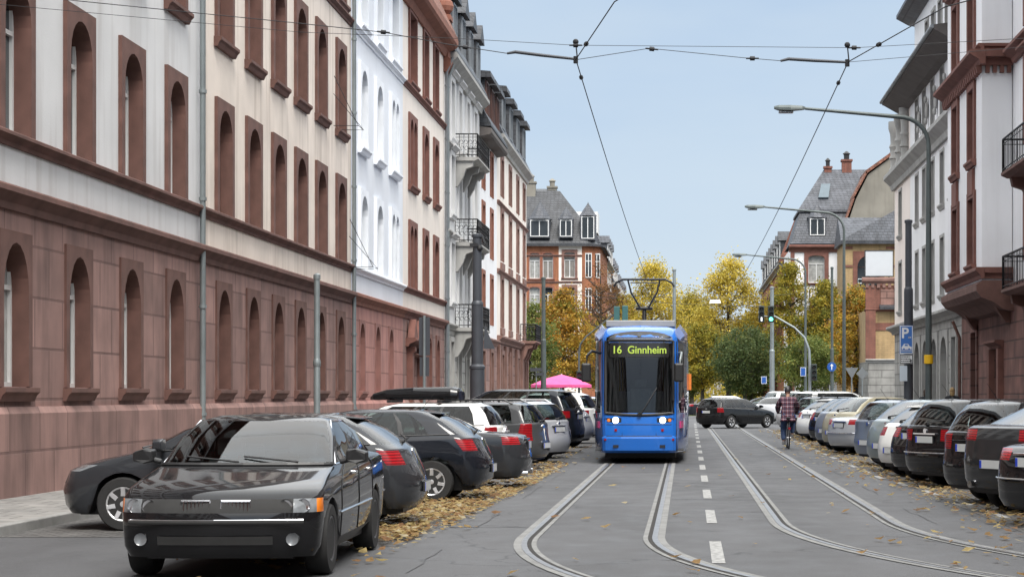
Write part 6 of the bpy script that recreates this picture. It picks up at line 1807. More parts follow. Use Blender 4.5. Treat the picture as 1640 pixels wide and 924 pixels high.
RWIRE = [(2.1,150,5.3),(1.95,90,5.25)] + [(1.75+.15*k/8, 60-(60-YS)*k/8, 5.2+.3*k/8 - .12*math.sin(PI*k/8)) for k in range(0,9)] + [(2.60,19.65,5.5),(4.8,16.0,5.5),(9,13,5.5)]
wires('contact wire above the empty right hand track', RWIRE, .0065, [(Vector((1.9,YS,5.5)).lerp((2.60,19.65,5.5),.35),(.25,-1,0)),(Vector((1.9,YS,5.5)).lerp((1.88,27.5,5.417),.3),(0,1,0))])
wires('upper span wire crossing the whole street from house to house', [(-9.95,YS,6.35), wp(480,52), wp(730,62), wp(920,73), wp(1370,77), wp(1640,62), (10.05,YS,6.3)], .0032, [(wp(922,73),(1,0,0)),(wp(1368,77),(1,0,0))])
wires('lower left span wire holding the left registration arm', [(-9.95,YS,6.5), wp(480,38), wp(612,52), wp(720,72), wp(812,86)], .005, [(wp(614,52),(1,0,-.1)),(wp(745,76),(1,0,-.15))])
wires('short span wire between the left and right registration arms', [wp(924,96), wp(1040,78), wp(1190,93), wp(1252,98)], .004, [(wp(1044,79),(1,0,-.1)),(wp(1205,94),(1,0,0))])
wires('lower right span wire from the right arm to the house wall', [wp(1358,100), wp(1500,88), (10.05,YS,6.2)], .0032)
def regarm(label, a, b, drop):
    t = empty('registration_arm', a, 0, label, 'wire arm', 'registration arms of the overhead line')
    m = MB(); a, b = Vector(a), Vector(b); m.tube([a, a.lerp(b,.12)+Vector((0,0,.025)), a.lerp(b,.5)+Vector((0,0,.012)), b], [.014,.02,.02,.016], 7); m.build('tube', DARKMETAL, t, world=True, smooth=60)
    m = MB(); m.tube([b+Vector((0,0,.03)), b-Vector((0,0,.05))], .028, 7); m.tube([b+Vector((0,0,.2)), b+Vector((.02,0,0))], .008, 5); m.ball(b+Vector((0,0,.2)), .035, 8, 5); m.build('clamp', WIRE, t, world=True)
    return t
regarm('dark bent arm holding the left contact wire', wp(812,86), wp(922,95), 0)
regarm('dark straight arm holding the right contact wire', wp(1250,98), wp(1357,100), 0)
wires('thin span wire with a hanging lamp above the far crossing', [(-9.9,150,9.6),(-3,150,9.1),(2.3,150,8.95),(8.3,150,9.3)], .016)
t = empty('hanging_lamp', (2.3,150,8.6), 0, 'white box lamp hanging from a wire over the far crossing', 'street lamp')
m = MB(); m.extrude([(-.45,-.2,.0),(.45,-.2,.0),(.45,.2,.0),(-.45,.2,.0)],[(-.36,-.12,.26),(.36,-.12,.26),(.36,.12,.26),(-.36,.12,.26)]); m.build('housing', WHITEPAINT, t)
m = MB(); m.tube([(0,0,.26),(0,0,.38)], .03, 5); m.build('hanger', WIRE, t)
wires('far span wire behind the tram between the catenary poles', [(-8.2,114,7.6),(-.7,116,7.0),(5.8,130,7.4)], .012)

# ------------------------------------------------------------------ poles, lamps, signs
def lamp(label, x, y, h, arm, r=.10):
    t = empty('street_lamp', (x, y, .12), 0, label, 'street lamp', 'tall curved street lamps on the right pavement')
    m = MB(); m.tube([(0,0,0),(0,0,.9),(0,0,.92),(0,0,h*.55),(0,0,h-1.0)], [r*1.35,r*1.3,r,r*.85,r*.65], 12); m.build('pole', GREYMETAL, t, smooth=40)
    m = MB(); pts = [(-(1-math.cos(a))*1.0, 0, h-1.0+math.sin(a)*.95) for a in [PI/2*k/8 for k in range(9)]]
    pts += [(-1.0-(arm-1.0)*f, 0, h-.05+.28*f) for f in (.3,.7,1.0)]
    m.tube(pts, [r*.65]*9+[r*.55,r*.5,r*.42], 10); m.build('arm', GREYMETAL, t, smooth=50)
    m = MB(); ex, ez = -arm, h+.23; secs = []
    for fx, w, a, b in ((0,.05,-.03,.05),(.1,.10,-.05,.08),(.5,.17,-.10,.08),(.9,.15,-.10,.06),(1.05,.08,-.06,.02)):
        secs.append([(ex-fx, w*c, ez+(b if q else a)+fx*.05) for c,q in ((-1,0),(1,0),(1,.5),(.6,1),(-.6,1),(-1,.5))])
    for s in secs:
        for k in (2,5): s[k] = (s[k][0], s[k][1], (s[0][2]+s[3][2])/2)
    for a, b in zip(secs, secs[1:]): m.extrude(a, b, 0, caps=False)
    m.face(secs[0]); m.face(secs[-1]); hd = m.build('lamp_head', GREYMETAL, t, smooth=35)
    m = MB(); m.box(ex-.9,ex-.4,-.11,.11,ez-.16,ez-.085); m.build('diffuser', CLEARLAMP, hd, bevel=.03)
    return t
l1 = lamp('nearest tall street lamp with a small yellow band on its pole', 8.2, 66.2, 10.9, 4.15, .115)
m = MB(); m.lathe([(.15,0),(.155,.02),(.155,.28),(.15,.3)], 14, c=(0,0,1.95+.6)); m.build('yellow_band', mat('yellow_band_paint', (.72,.42,.01), .5, var=.1), l1)
lamp('second tall street lamp, in front of the brick building', 8.25, 102, 11.0, 4.1)
lamp('third tall street lamp, rising behind the parked cars and trees', 8.3, 135.5, 10.9, 4.0)
def stepped_pole(label, x, y, secs, m_=DARKMETAL, group='tram catenary poles'):
    t = empty('catenary_pole', (x, y, .12 if abs(x) > 8 else 0), 0, label, 'pole', group)
    m = MB(); pts, rr = [], []
    for (za, zb, r) in secs: pts += [(0,0,za),(0,0,zb)]; rr += [r,r*.97]
    m.tube(pts, rr, 18); m.build('shaft', m_, t, smooth=40)
    m = MB()
    for (za, zb, r) in secs[1:]: m.lathe([(r*1.05,za-.08),(r*1.32,za-.04),(r*1.32,za+.04),(r*1.0,za+.12)], 18)
    m.lathe([(secs[-1][2]*1.2,secs[-1][1]),(secs[-1][2]*1.2,secs[-1][1]+.1),(.02,secs[-1][1]+.14)], 18); m.build('collar', m_, t, smooth=40)
    return t
lp = stepped_pole('thick dark stepped pole before the balcony house on the left', -7.55, 71.5, [(0,2.6,.27),(2.62,4.9,.215),(4.92,7.35,.165)])
m = MB(); m.tube([(0,0,7.25),(.2,-.1,7.35),(.28,-.1,7.1)], .05, 6); m.box(-.25,.05,-.22,.22,7.0,7.12); m.ball((.1,-.1,6.95),.12); m.build('wire_clamp', BLACKTRIM, lp)
m = MB(); m.extrude([(.24,-.05,3.3),(.62,.25,3.3),(.26,.1,4.15)],[(.24,-.02,3.3),(.62,.28,3.3),(.26,.13,4.15)]); m.build('triangular_sign_back', DARKMETAL, lp)
rp = stepped_pole('dark stepped pole carrying the blue parking sign on the right', 8.07, 71, [(0,5.25,.17),(5.27,7.7,.122)])
stepped_pole('grey pole in front of the pink parasol', -8.2, 114, [(0,4.6,.16),(4.62,8.2,.115)], GREYMETAL)
stepped_pole('pale straight pole rising behind the tram pantograph', -.68, 125, [(0,5,.14),(5.02,9.5,.11)], LIGHTMETAL)
stepped_pole('pale grey pole behind the hanging traffic lights', 5.8, 131, [(0,4.5,.17),(4.52,8.7,.13)], LIGHTMETAL)
stepped_pole('thin pole with the round blue arrow sign', 8.3, 111, [(0,4,.10),(4.02,8.6,.075)], GREYMETAL)
gp = stepped_pole('short grey pole with a pale cap in front of the pink ground floor', -8.42, 45, [(0,2.2,.075),(2.22,4.15,.068)], LIGHTMETAL)
# thin wires from the poles to the walls
BLUE = mat('sign_blue', (0.012, 0.075, 0.30), 0.4, var=.05); SIGNW = mat('sign_white', (0.70,0.71,0.71), .45, var=.05); SIGNB = mat('sign_back_grey', (.20,.215,.225), .5, .4, var=.15)
BLUEL = mat('parking_sign_blue', (0.05, 0.16, 0.46), 0.4, var=.05)
def plate_sign(name, label, loc, w, h, m_, border=None, group=None, th=.03):
    t = empty(name, loc, 0, label, 'sign', group)
    m = MB(); m.box(-w/2,w/2,0,th,0,h); p = m.build('plate', m_, t, bevel=.008)
    if border:
        m = MB(); q = .025
        for (a,b,c,d) in ((-w/2+.01,w/2-.01,.012,.012+q),(-w/2+.01,w/2-.01,h-.012-q,h-.012),(-w/2+.01,-w/2+.01+q,.012+q,h-.012-q),(w/2-.01-q,w/2-.01,.012+q,h-.012-q)): m.box(a,b,-.004,-.0005,c,d)
        m.build('border', border, t)
    m = MB(); m.box(-.04,.04,th,th+.06,h*.3,h*.7); m.build('bracket', SIGNB, t)
    return t
sp = plate_sign('parking_sign', 'blue P parking sign with white car symbol on the dark right pole', (7.96,70.72,3.1), .48, 1.02, BLUEL, SIGNW)
put_text('lettering', 'P', .52, (-.05,-.006,.73), sp, SIGNW, bold=.012)
m = MB()    # white car over kerb symbol and small arrow
m.extrude([(-.17,-.006,.16),(.19,-.006,.16),(.19,-.006,.25),(.12,-.006,.27),(.06,-.006,.36),(-.08,-.006,.36),(-.14,-.006,.27),(-.17,-.006,.25)],[(-.17,-.001,.16),(.19,-.001,.16),(.19,-.001,.25),(.12,-.001,.27),(.06,-.001,.36),(-.08,-.001,.36),(-.14,-.001,.27),(-.17,-.001,.25)])
m.box(-.2,.2,-.006,-.001,.10,.125); m.box(.06,.17,-.006,-.001,.575,.60); m.face([(.05,-.006,.5875),(.10,-.006,.63),(.10,-.006,.545)])
m.build('symbol', SIGNW, sp)
m = MB()
for x in (-.09,.10): m.lathe([(.001,-.002),(.035,-.002),(.035,.002)], 12, axis='y', c=(x,-.008,.17))
m.box(-.06,.05,-.009,-.0065,.28,.34); m.build('symbol_detail', BLUEL, sp)
sp2 = plate_sign('supplementary_sign', 'white plate with lines of small black text below the parking sign', (7.96,70.72,2.74), .49, .34, SIGNW, BLACKTRIM)
m = MB(); r_ = random.Random(3)
for k in range(3):
    x = -.19
    while x < .12:
        w = r_.uniform(.02,.06); m.box(x, x+w, -.003, -.0005, .24-.08*k, .275-.08*k); x += w+.015
m.box(.14,.19,-.003,-.0005,.05,.16); m.build('text_lines', BLACKTRIM, sp2)
plate_sign('notice_plate', 'small plain pale plate lowest on the dark right pole', (7.86,70.72,2.12), .27, .55, mat('pale_plate', (.55,.62,.68), .5, var=.1))
def round_sign(label, loc, r):
    t = empty('arrow_sign', loc, 0, label, 'sign')
    m = MB(); m.lathe([(r*.98,0),(r,.01),(r,.025),(r*.98,.03)], 24, axis='y'); m.build('disc', BLUE, t, smooth=40)
    m = MB(); m.box(-r*.09,r*.09,-.004,-.0005,-r*.6,r*.25); m.face([(-r*.38,-.003,r*.2),(r*.38,-.003,r*.2),(0,-.003,r*.68)]); m.build('arrow', SIGNW, t)
    m = MB(); m.box(-.04,.04,.03,.10,-.06,.06); m.build('bracket', SIGNB, t)
round_sign('round blue sign with white upward arrow on thin pole', (8.27,110.8,3.2), .26)
plate_sign('lane_sign', 'blue rectangular sign low on the third street lamp', (8.12,135.2,2.9), .38, .62, BLUE, SIGNW)
plate_sign('direction_sign', 'small blue sign left of the pale pole at the crossing', (5.25,130.7,2.35), .36, .5, BLUE, SIGNW)
for (x, y, lab) in ((8.9,105,'back of a triangular road sign left of its diamond neighbour'), (9.55,106,'back of a diamond shaped road sign near the brick annexe')):
    t = empty('road_sign', (x, y, .12), 0, lab, 'sign')
    m = MB(); m.tube([(0,0,0),(0,0,3.0)], .035, 8); m.build('post', LIGHTMETAL, t, smooth=50)
    m = MB()
    if 'tri' in lab: m.extrude([(-.35,-.05,2.95),(.35,-.05,2.95),(0,-.05,2.35)],[(-.35,-.03,2.95),(.35,-.03,2.95),(0,-.03,2.35)])
    else: m.extrude([(-.33,-.05,2.65),(0,-.05,2.98),(.33,-.05,2.65),(0,-.05,2.32)],[(-.33,-.03,2.65),(0,-.03,2.98),(.33,-.03,2.65),(0,-.03,2.32)])
    m.build('plate', SIGNB, t)
t = empty('sign_post', (-8.22,62,.12), 0, 'thin post with two tall dark sign backs before the carved portal', 'sign post')
m = MB(); m.tube([(0,0,0),(0,0,4.0)], .045, 10); m.build('post', LIGHTMETAL, t, smooth=50)
m = MB(); m.box(-.17,.17,.05,.08,2.75,3.95); m.build('sign_back', DARKMETAL, t)
m = MB(); m.box(-.15,.15,.05,.08,2.1,2.7); m.build('sign_back', DARKMETAL, t)
t = empty('street_name_sign', (-8.55,113,.12), 0, 'small dark street name plates on a thin post by the grey pole', 'sign')
m = MB(); m.tube([(0,0,0),(0,0,3.1)], .035, 8); m.build('post', LIGHTMETAL, t, smooth=50)
m = MB(); m.box(-.35,.35,-.05,-.03,2.85,3.05); m.build('name_plate', DARKMETAL, t)
m = MB(); m.box(-.03,.45,-.08,-.06,2.6,2.78); m.build('name_plate', DARKMETAL, t)

SIGBLACK = mat('signal_housing', (.012,.02,.018), .5, var=0); GREENLIT = mat('lit_green_lamp', (.05,.6,.35), .3, var=0, emit=(.10,1.0,.62), estr=3.0); WHITELIT = mat('lit_white_bar', (.8,.8,.8), .3, var=0, emit=(1,1,1), estr=1.5); LENSOFF = mat('unlit_signal_lens', (.02,.02,.02), .2, var=0); SIGTEAL = mat('signal_back_teal', (.03,.10,.10), .5, var=.1)
def signal(label, loc, lit, pole=None, back=False):
    t = empty('traffic_light', loc, 0, label, 'traffic light', 'traffic lights at the crossing')
    m = MB(); m.box(-.19,.19,-.1,.14,-.55,.55); h = m.build('housing', SIGTEAL if back else SIGBLACK, t, bevel=.03)
    if not back:
        for k, z in enumerate((.34,0,-.34)):
            on = (k == 2 and lit)
            m = MB()
            if lit == 'bar' and on: m.box(-.04,.04,-.125,-.11,z-.12,z+.12)
            else: m.lathe([(.001,-.03),(.09,-.02),(.125,.0),(.125,.02)], 18, axis='y', c=(0,-.11,z))
            m.build('lens', (GREENLIT if lit == 'green' else WHITELIT) if on else LENSOFF, t, smooth=40)
            m = MB(); n = 10
            pa = [(.14*math.cos(PI*q/n), -.10, z+.14*math.sin(PI*q/n)) for q in range(n+1)]; pb = [(x,-.26,zz-.02) for x,_,zz in pa]
            for q in range(n): m.face([pa[q],pa[q+1],pb[q+1],pb[q]])
            m.build('visor', SIGBLACK, t)
    if pole: 
        m = MB(); m.tube(pole, .05, 8); m.build('bracket', LIGHTMETAL, t, smooth=50)
    return t
t = empty('signal_mast', (8.25,130,.1), 0, 'grey curved mast arm holding traffic lights over the right lane', 'mast', 'signal masts')
m = MB(); m.tube([(0,0,0),(0,0,3.5),(-.05,0,4.5),(-.35,0,5.3),(-1.0,0,5.95),(-2.2,0,6.65),(-2.75,0,6.9)], [.11,.1,.09,.08,.07,.06,.05], 10); m.tube([(-2.2,0,6.65),(-3.4,0,6.75)], .04, 8); m.build('pole', LIGHTMETAL, t, smooth=50)
signal('hanging tram signal showing a white bar', (5.05,129.8,6.95), 'bar'); signal('hanging traffic light showing green beside the tram signal', (5.68,129.8,6.95), 'green')
signal('black traffic light low on the right signal mast', (8.5,129.6,3.1), None)
t = empty('signal_mast', (-7.0,130,.1), 0, 'grey mast with slanting arm left of the tram', 'mast', 'signal masts')
m = MB(); m.tube([(0,0,0),(0,0,4.3),(.1,0,4.9),(.5,0,5.4),(2.4,0,6.9)], [.08,.07,.055,.05,.04], 10); m.build('pole', GREYMETAL, t, smooth=50)
signal('green traffic light left of the tram mirror', (-6.95,129.7,2.65), 'green')
signal('left one of two teal signal boxes above the tram roof', (-4.5,129.7,6.9), None, back=True); signal('right one of two teal signal boxes above the tram roof', (-3.95,129.7,6.95), None, back=True)

# ------------------------------------------------------------------ pink parasol
PINKF = mat('pink_fabric', (.62,.08,.24), .8, var=.08, scale=3); 
t = empty('parasol', (-8.1,129,.1), 0, 'large pink parasol on a pole at the pavement corner', 'parasol')
m = MB(); n = 8; c = (0,0,2.86)
P = [(2.1*math.cos(PI/8+2*PI*k/n), 2.1*math.sin(PI/8+2*PI*k/n), 2.18) for k in range(n)]; Q = [(x*.5,y*.5,2.60) for x,y,z in P]; V = [(x*1.0,y*1.0,1.95) for x,y,z in P]
for k in range(n):
    j = (k+1)%n; m.face([c,Q[k],Q[j]]); m.face([Q[k],P[k],P[j],Q[j]]); 
    for q in range(4):
        a = [P[k][w]+(P[j][w]-P[k][w])*q/4 for w in range(3)]; b = [P[k][w]+(P[j][w]-P[k][w])*(q+1)/4 for w in range(3)]
        m.face([a,b,(b[0],b[1],1.98+.04*((q+1)%2)),(a[0],a[1],1.98+.04*(q%2))])
m.build('canopy', PINKF, t)
m = MB(); m.tube([(0,0,0),(0,0,2.9)], .04, 8); m.build('pole', WHITEPAINT, t, smooth=50)
m = MB()
for x,y,z in P: m.tube([(0,0,2.75),(x*.98,y*.98,2.15)], .015, 4)
m.build('rib', WHITEPAINT, t)
m = MB(); m.lathe([(.35,0),(.35,.08),(.08,.14)], 14); m.build('base', DARKMETAL, t, smooth=40)

# ------------------------------------------------------------------ people
def skin(name, pts, edges, radii, m, parent, root=0, sub=2, mats=None):
    me = bpy.data.meshes.new(name); me.from_pydata(pts, edges, []); me.materials.append(m)
    o = link_mesh(name, me, parent)
    md = o.modifiers.new('skin', 'SKIN'); md.use_smooth_shade = True; md.branch_smoothing = .4
    me.skin_vertices or None
    for k, v in enumerate(me.skin_vertices[0].data):
        r = radii[k]; v.radius = r if hasattr(r, '__len__') else (r, r); v.use_root = (k == root)
    s = o.modifiers.new('subdivision', 'SUBSURF'); s.levels = sub; s.render_levels = sub
    # bake the modifiers into a plain mesh so every part is ordinary geometry
    dg = bpy.context.evaluated_depsgraph_get(); dg.update()
    nm = bpy.data.meshes.new_from_object(o.evaluated_get(dg)); o.modifiers.clear(); o.data = nm
    nm.polygons.foreach_set('use_smooth', [True]*len(nm.polygons))
    if not nm.materials: nm.materials.append(m)
    return o
SKINC = mat('skin_tone', (.42,.24,.17), .55, var=.08); DENIM = mat('blue_denim', (.035,.06,.13), .85, var=.25, scale=12); SHOE = mat('shoe_grey', (.16,.16,.16), .7, var=.2)
def plaid():
    m = bpy.data.materials.new('red_plaid_shirt'); m.use_nodes = True
    n, l = m.node_tree.nodes, m.node_tree.links; b = n['Principled BSDF']; b.inputs['Roughness'].default_value = .9
    tc = n.new('ShaderNodeTexCoord'); sp_ = n.new('ShaderNodeSeparateXYZ'); l.new(tc.outputs['Object'], sp_.inputs[0])
    def band(src, per, width, off):
        a = n.new('ShaderNodeMath'); a.operation = 'ADD'; l.new(src, a.inputs[0]); a.inputs[1].default_value = 10+off
        d = n.new('ShaderNodeMath'); d.operation = 'MODULO'; l.new(a.outputs[0], d.inputs[0]); d.inputs[1].default_value = per
        c = n.new('ShaderNodeMath'); c.operation = 'LESS_THAN'; l.new(d.outputs[0], c.inputs[0]); c.inputs[1].default_value = width; return c.outputs[0]
    cur = None
    def over(fac, col, k):
        nonlocal cur
        f = n.new('ShaderNodeMath'); f.operation = 'MULTIPLY'; l.new(fac, f.inputs[0]); f.inputs[1].default_value = k
        mx = n.new('ShaderNodeMix'); mx.data_type = 'RGBA'; l.new(f.outputs[0], mx.inputs[0])
        if cur is None: mx.inputs[6].default_value = (.11,.016,.022,1)
        else: l.new(cur, mx.inputs[6])
        mx.inputs[7].default_value = (*col,1); cur = mx.outputs[2]
    for ax in ('X','Z'):
        over(band(sp_.outputs[ax], .13, .06, 0), (.018,.016,.035), .62)
        over(band(sp_.outputs[ax], .13, .016, .035), (.36,.36,.42), .45)
    l.new(cur, b.inputs['Base Color']); return m
PLAID = plaid()
def head(parent, c, tilt=0, hair=None, helmet=None, yaw=0):
    """face side is +y"""
    m = MB(); m.M = Matrix.Translation(c) @ Matrix.Rotation(yaw, 4, 'Z') @ Matrix.Rotation(tilt, 4, 'X')
    m.ball((0,.005,0), (.078,.098,.118), 16, 12); m.ball((0,.055,-.06), (.052,.05,.05), 12, 8); m.ball((0,.108,-.012), (.014,.022,.026), 8, 6)
    for s in (-1,1): m.ball((s*.08,-.005,-.01), (.012,.024,.034), 8, 6)
    m.tube([(0,-.02,-.08),(0,-.035,-.2)], [.055,.062], 10)
    h = m.build('head', SKINC, parent, smooth=70)
    e = MB(); e.M = m.M
    for s in (-1,1): e.ball((s*.032,.094,.015), .011, 8, 6)
    e.build('eye', BLACKTRIM, h, smooth=60)
    e = MB(); e.M = m.M; e.ball((0,.098,-.055), (.024,.008,.006), 8, 5); e.build('mouth', mat('lip_tone', (.30,.12,.10), .6, var=0), h, smooth=60)
    if hair:
        e = MB(); e.M = m.M; e.ball((0,-.022,.025), (.092,.100,.112), 14, 10); e.ball((0,-.06,-.07), (.085,.06,.12), 12, 8); e.build('hair', hair, h, smooth=60)
    if helmet:
        e = MB(); e.M = m.M; n_ = 16
        prof = [(1.06,-.01),(1.1,.02),(1.06,.07),(.92,.115),(.62,.15),(.02,.165)]
        rg = [[(.088*r*math.cos(2*PI*q/n_), -.008+.115*r*math.sin(2*PI*q/n_), z) for q in range(n_)] for r, z in prof]
        for a, b in zip(rg, rg[1:]): e.extrude(a, b, 0, caps=False)
        e.face(rg[0]); e.face(rg[-1])
        e.build('helmet', helmet, h, smooth=60)
        e = MB(); e.M = m.M
        for x in (-.05,0,.05): e.tube([(x,-.105,.02),(x,-.09,.10),(x,-.02,.16)], .008, 4)
        e.build('helmet_rib', BLACKTRIM, h)
def hand(parent, c, s, grip=True, d=(0,1,0)):
    c = Vector(c)
    pts = [c, c+Vector((0,.05,.0)), c+Vector((0,.085,0))]; edges = [(0,1),(1,2)]; rad = [(.028,.018),(.036,.017),(.034,.016)]
    for k, (ox, L) in enumerate(((-.028,.055),(-.009,.064),(.010,.06),(.028,.048))):
        b0 = len(pts); pts += [c+Vector((ox,.095,.0)), c+Vector((ox,.095+L*.55,-.012)), c+Vector((ox,.09+L*.55,-.012-L*.5))]; edges += [(2,b0),(b0,b0+1),(b0+1,b0+2)]; rad += [.0095,.009,.0075]
    b0 = len(pts); pts += [c+Vector((-s*.040,.045,-.008)), c+Vector((-s*.058,.075,-.022)), c+Vector((-s*.045,.10,-.03))]; edges += [(1,b0),(b0,b0+1),(b0+1,b0+2)]; rad += [.012,.0105,.009]
    return skin('hand', [tuple(p) for p in pts], edges, rad, SKINC, parent, sub=1)
# cyclist seen from behind
CX, CY = 3.12, 59.6
t = empty('person', (CX, CY, 0), 0, 'cyclist seen from behind in red plaid shirt, jeans and dark helmet', 'person')
# body: pelvis(0) spine chest neck | legs | arms
Jn = {'pel':(0,0,1.02),'sp':(0,.05,1.2),'ch':(0,.10,1.42),'nk':(0,.13,1.56),
 'hl':(-.10,.0,.98),'kl':(-.13,.20,.60),'al':(-.12,.06,.24),'fl':(-.12,.20,.19),
 'hr':(.10,.0,.98),'kr':(.16,.40,.80),'ar':(.13,.26,.44),'fr':(.13,.39,.40),
 'sl':(-.20,.11,1.50),'el':(-.30,.28,1.24),'wl':(-.27,.56,1.10),'sr':(.20,.11,1.50),'er':(.30,.28,1.24),'wr':(.27,.56,1.10)}
ks = list(Jn); ix = {k:i for i,k in enumerate(ks)}
E = [(ix[a],ix[b]) for a,b in (('pel','sp'),('sp','ch'),('ch','nk'),('pel','hl'),('hl','kl'),('kl','al'),('al','fl'),('pel','hr'),('hr','kr'),('kr','ar'),('ar','fr'),('ch','sl'),('sl','el'),('el','wl'),('ch','sr'),('sr','er'),('er','wr'))]
RB = {'pel':(.14,.11),'sp':(.14,.10),'ch':(.17,.11),'nk':.06,'hl':.085,'kl':.06,'al':.045,'fl':.04,'hr':.085,'kr':.06,'ar':.045,'fr':.04,'sl':.06,'el':.045,'wl':.03,'sr':.06,'er':.045,'wr':.03}
skin('body', [Jn[k] for k in ks], E, [RB[k] for k in ks], SKINC, t)
def sub(keys, edges, rad, m, name, extra=()):
    P = [Jn[k] for k in keys]+[e[0] for e in extra]; kk = {k:i for i,k in enumerate(keys)}
    for i,e in enumerate(extra): kk[e[1]] = len(keys)+i
    return skin(name, P, [(kk[a],kk[b]) for a,b in edges], [rad[k] if k in rad else e for k,e in zip(list(keys)+[e[1] for e in extra], list(keys)+[None]*len(extra))], m, t)
RS = {'pel':(.225,.185),'sp':(.215,.165),'ch':(.225,.155),'nk':.075,'sl':.11,'el':.09,'wl':.06,'sr':.11,'er':.09,'wr':.06,'hem':(.235,.20)}
sub(['pel','sp','ch','nk','sl','el','wl','sr','er','wr'], [('hem','pel'),('pel','sp'),('sp','ch'),('ch','nk'),('ch','sl'),('sl','el'),('el','wl'),('ch','sr'),('sr','er'),('er','wr')], RS, PLAID, 'shirt', (((0,-.02,.84),'hem'),))
RT = {'pel':(.14,.11),'hl':.112,'kl':.095,'al':.080,'hr':.112,'kr':.095,'ar':.080}
sub(['pel','hl','kl','al','hr','kr','ar'], [('pel','hl'),('hl','kl'),('kl','al'),('pel','hr'),('hr','kr'),('kr','ar')], RT, DENIM, 'trousers')
for (x, y, z) in ((-.12,.06,.17),(.13,.26,.37)):
    m = MB(); secs = []
    for fy, w, h in ((-.08,.032,.075),(-.03,.04,.10),(.06,.045,.075),(.15,.045,.055),(.19,.03,.04)): secs.append([(x-w,y+fy,z-.03),(x+w,y+fy,z-.03),(x+w*.9,y+fy,z-.03+h*.7),(x,y+fy,z-.03+h),(x-w*.9,y+fy,z-.03+h*.7)])
    for a, b in zip(secs, secs[1:]): m.extrude(a, b, 0, caps=False)
    m.face(secs[0]); m.face(secs[-1]); m.build('shoe', SHOE, t, smooth=60)
head(t, Vector((0,.17,1.73)), -.08, None, mat('helmet_dark', (.035,.032,.034), .35, var=.2, scale=20))
hand(t, (-.27,.57,1.09), -1); hand(t, (.27,.57,1.09), 1)
# bicycle
b = empty('bicycle', (CX, CY, 0), 0, 'dark bicycle under the cyclist in plaid shirt', 'bicycle')
for y in (-.48,.58):
    m = MB(); n = 32
    m.M = Matrix.Translation((0,y,.345))
    ring = [(.315+.024*math.cos(a), .022*math.sin(a)) for a in [2*PI*q/8 for q in range(8)]]
    pts = [(0,.321*math.cos(2*PI*q/n),.321*math.sin(2*PI*q/n)) for q in range(n+1)]; m.tube(pts, .024, 7, caps=False)
    w = m.build('wheel', RUBBER, b, smooth=60)
    m = MB(); m.M = Matrix.Translation((0,y,.345)); m.tube([(0,.295*math.cos(2*PI*q/n),.295*math.sin(2*PI*q/n)) for q in range(n+1)], .011, 5, caps=False)
    for q in range(16): m.tube([(.02*(1 if q%2 else -1),.02*math.cos(2*PI*q/16),.02*math.sin(2*PI*q/16)),(0,.29*math.cos(2*PI*q/16),.29*math.sin(2*PI*q/16))], .0022, 3)
    m.tube([(-.06,0,0),(.06,0,0)], .018, 8); m.build('rim', ALLOY, w)
m = MB(); A=(0,-.48,.345); BB=(0,-.03,.29); ST=(0,-.16,.84); HT=(0,.40,.88); HB=(0,.44,.72); F=(0,.58,.345)
m.tube([BB,ST],.018,8); m.tube([ST,HT],.017,8); m.tube([BB,HB],.02,8); m.tube([HT,HB],.02,8)
for s in (-1,1): m.tube([(s*.06,-.48,.345),(s*.035,-.12,.30)],.011,6); m.tube([(s*.06,-.48,.345),(s*.02,-.17,.80)],.010,6); m.tube([(s*.05,.58,.345),(s*.05,.47,.66),HB],.013,6)
m.build('frame', mat('bike_frame_dark', (.03,.03,.035), .3, .3, var=.05), b, smooth=60)
m = MB(); m.tube([HT,(0,.38,1.02)],.016,8); m.tube([(-.31,.60,1.06),(-.2,.50,1.07),(0,.40,1.05),(.2,.50,1.07),(.31,.60,1.06)],.014,8); m.build('handlebar', BLACKTRIM, b, smooth=60)
m = MB(); m.tube([ST,(0,-.18,.92)],.015,8); st = m.build('seat_post', LIGHTMETAL, b)
m = MB(); m.extrude([(-.07,-.30,.92),(.07,-.30,.92),(.075,-.30,.95),(0,-.30,.965),(-.075,-.30,.95)],[(-.02,-.02,.92),(.02,-.02,.92),(.022,-.02,.945),(0,-.02,.955),(-.022,-.02,.945)]); m.build('saddle', BLACKTRIM, st, bevel=.01)
m = MB(); m.tube([(-.09,-.03,.29),(.09,-.03,.29)],.014,6); m.tube([(-.09,-.03,.29),(-.09,.06,.15)],.012,6); m.tube([(.09,-.03,.29),(.09,.22,.36)],.012,6); m.box(-.17,-.07,.02,.10,.125,.15); m.box(.07,.19,.20,.30,.335,.36); m.build('crankset', DARKMETAL, b)
m = MB(); n = 12; pts = [(0,-.48+.36*math.cos(a),.345+.36*math.sin(a)) for a in [RAD(60)+RAD(130)*q/n for q in range(n+1)]]; m.tube(pts, .022, 5); m.build('mudguard', BLACKTRIM, b)
m = MB(); m.box(-.035,.035,-.86,-.83,.60,.66); m.build('rear_reflector', REDLAMP, b)
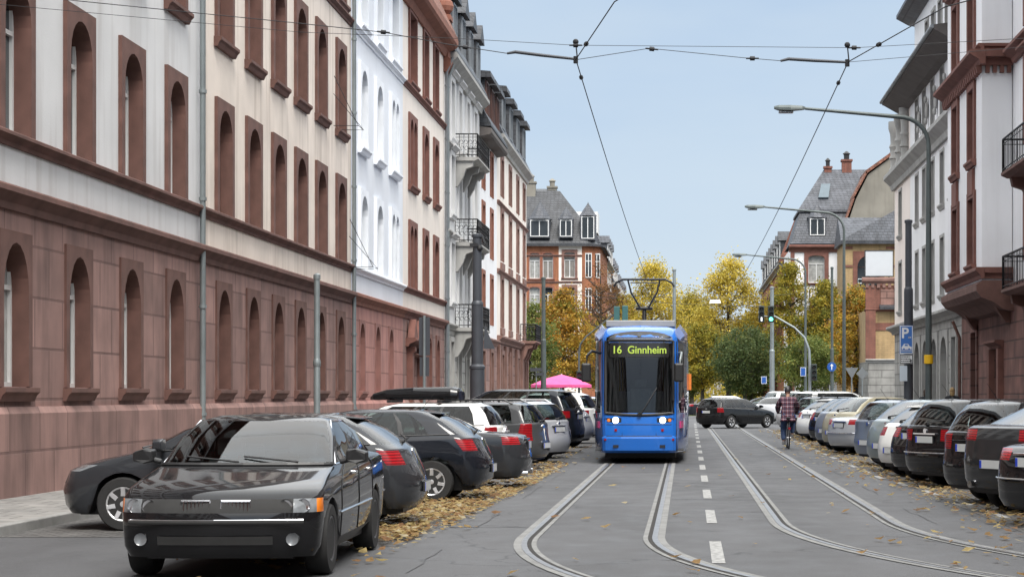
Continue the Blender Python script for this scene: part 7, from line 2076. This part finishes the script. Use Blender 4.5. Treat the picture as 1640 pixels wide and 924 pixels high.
# pedestrians on the right pavement, walking away
def walker(label, x, y, coat, hair, h=1.72):
    k = h/1.75
    t = empty('person', (x, y, .12), RAD(-8), label, 'person')
    J = [(0,0,.95),(0,.0,1.15),(0,.01,1.38),(0,.02,1.5),(-.09,0,.92),(-.10,.12,.5),(-.10,.05,.08),(-.10,.19,.04),(.09,0,.92),(.10,.02,.5),(.10,-.22,.12),(.10,-.1,.04),(-.19,.01,1.42),(-.24,-.06,1.14),(-.23,.04,.88),(.19,.01,1.42),(.24,.06,1.14),(.23,.2,.92)]
    J = [(a*k,b_*k,c*k) for a,b_,c in J]
    E_ = [(0,1),(1,2),(2,3),(0,4),(4,5),(5,6),(6,7),(0,8),(8,9),(9,10),(10,11),(2,12),(12,13),(13,14),(2,15),(15,16),(16,17)]
    R_ = [(.14,.11),(.13,.10),(.16,.11),.06,.085,.06,.042,.04,.085,.06,.042,.04,.06,.045,.03,.06,.045,.03]
    skin('body', J, E_, R_, SKINC, t)
    c = [0,1,2,3,12,13,14,15,16,17]; mp = {a:i for i,a in enumerate(c)}
    skin('coat', [J[a] for a in c]+[(0,0,.78*k)], [(mp[a],mp[b_]) for a,b_ in E_ if a in mp and b_ in mp]+[(0,10)], [(.19,.15),(.175,.14),(.205,.15),.08,.095,.075,.055,.095,.075,.055,(.20,.16)], coat, t)
    c = [0,4,5,6,8,9,10]; mp = {a:i for i,a in enumerate(c)}
    skin('trousers', [J[a] for a in c], [(mp[a],mp[b_]) for a,b_ in E_ if a in mp and b_ in mp], [(.16,.13),.11,.08,.065,.11,.08,.065], DENIM, t)
    for q in (7, 11):
        m = MB(); m.ball((J[q][0],J[q][1]-.05,.05), (.05,.13,.05), 10, 6); m.build('shoe', BLACKTRIM, t, smooth=60)
    head(t, Vector((0,.03,1.64*k)), 0, hair); hand(t, J[14], -1); hand(t, J[17], 1)
COATB = mat('black_coat', (.012,.013,.016), .85, var=.2, scale=6)
walker('pedestrian with blonde hair and black coat by the dark red building', 9.05, 66.6, COATB, mat('blonde_hair', (.36,.24,.11), .7, var=.25, scale=30), 1.74)
walker('dark clothed pedestrian half hidden by the lamp with the yellow band', 9.2, 75.2, mat('charcoal_coat', (.02,.022,.028), .85, var=.2), mat('brown_hair', (.05,.03,.02), .7, var=.2, scale=30), 1.7)
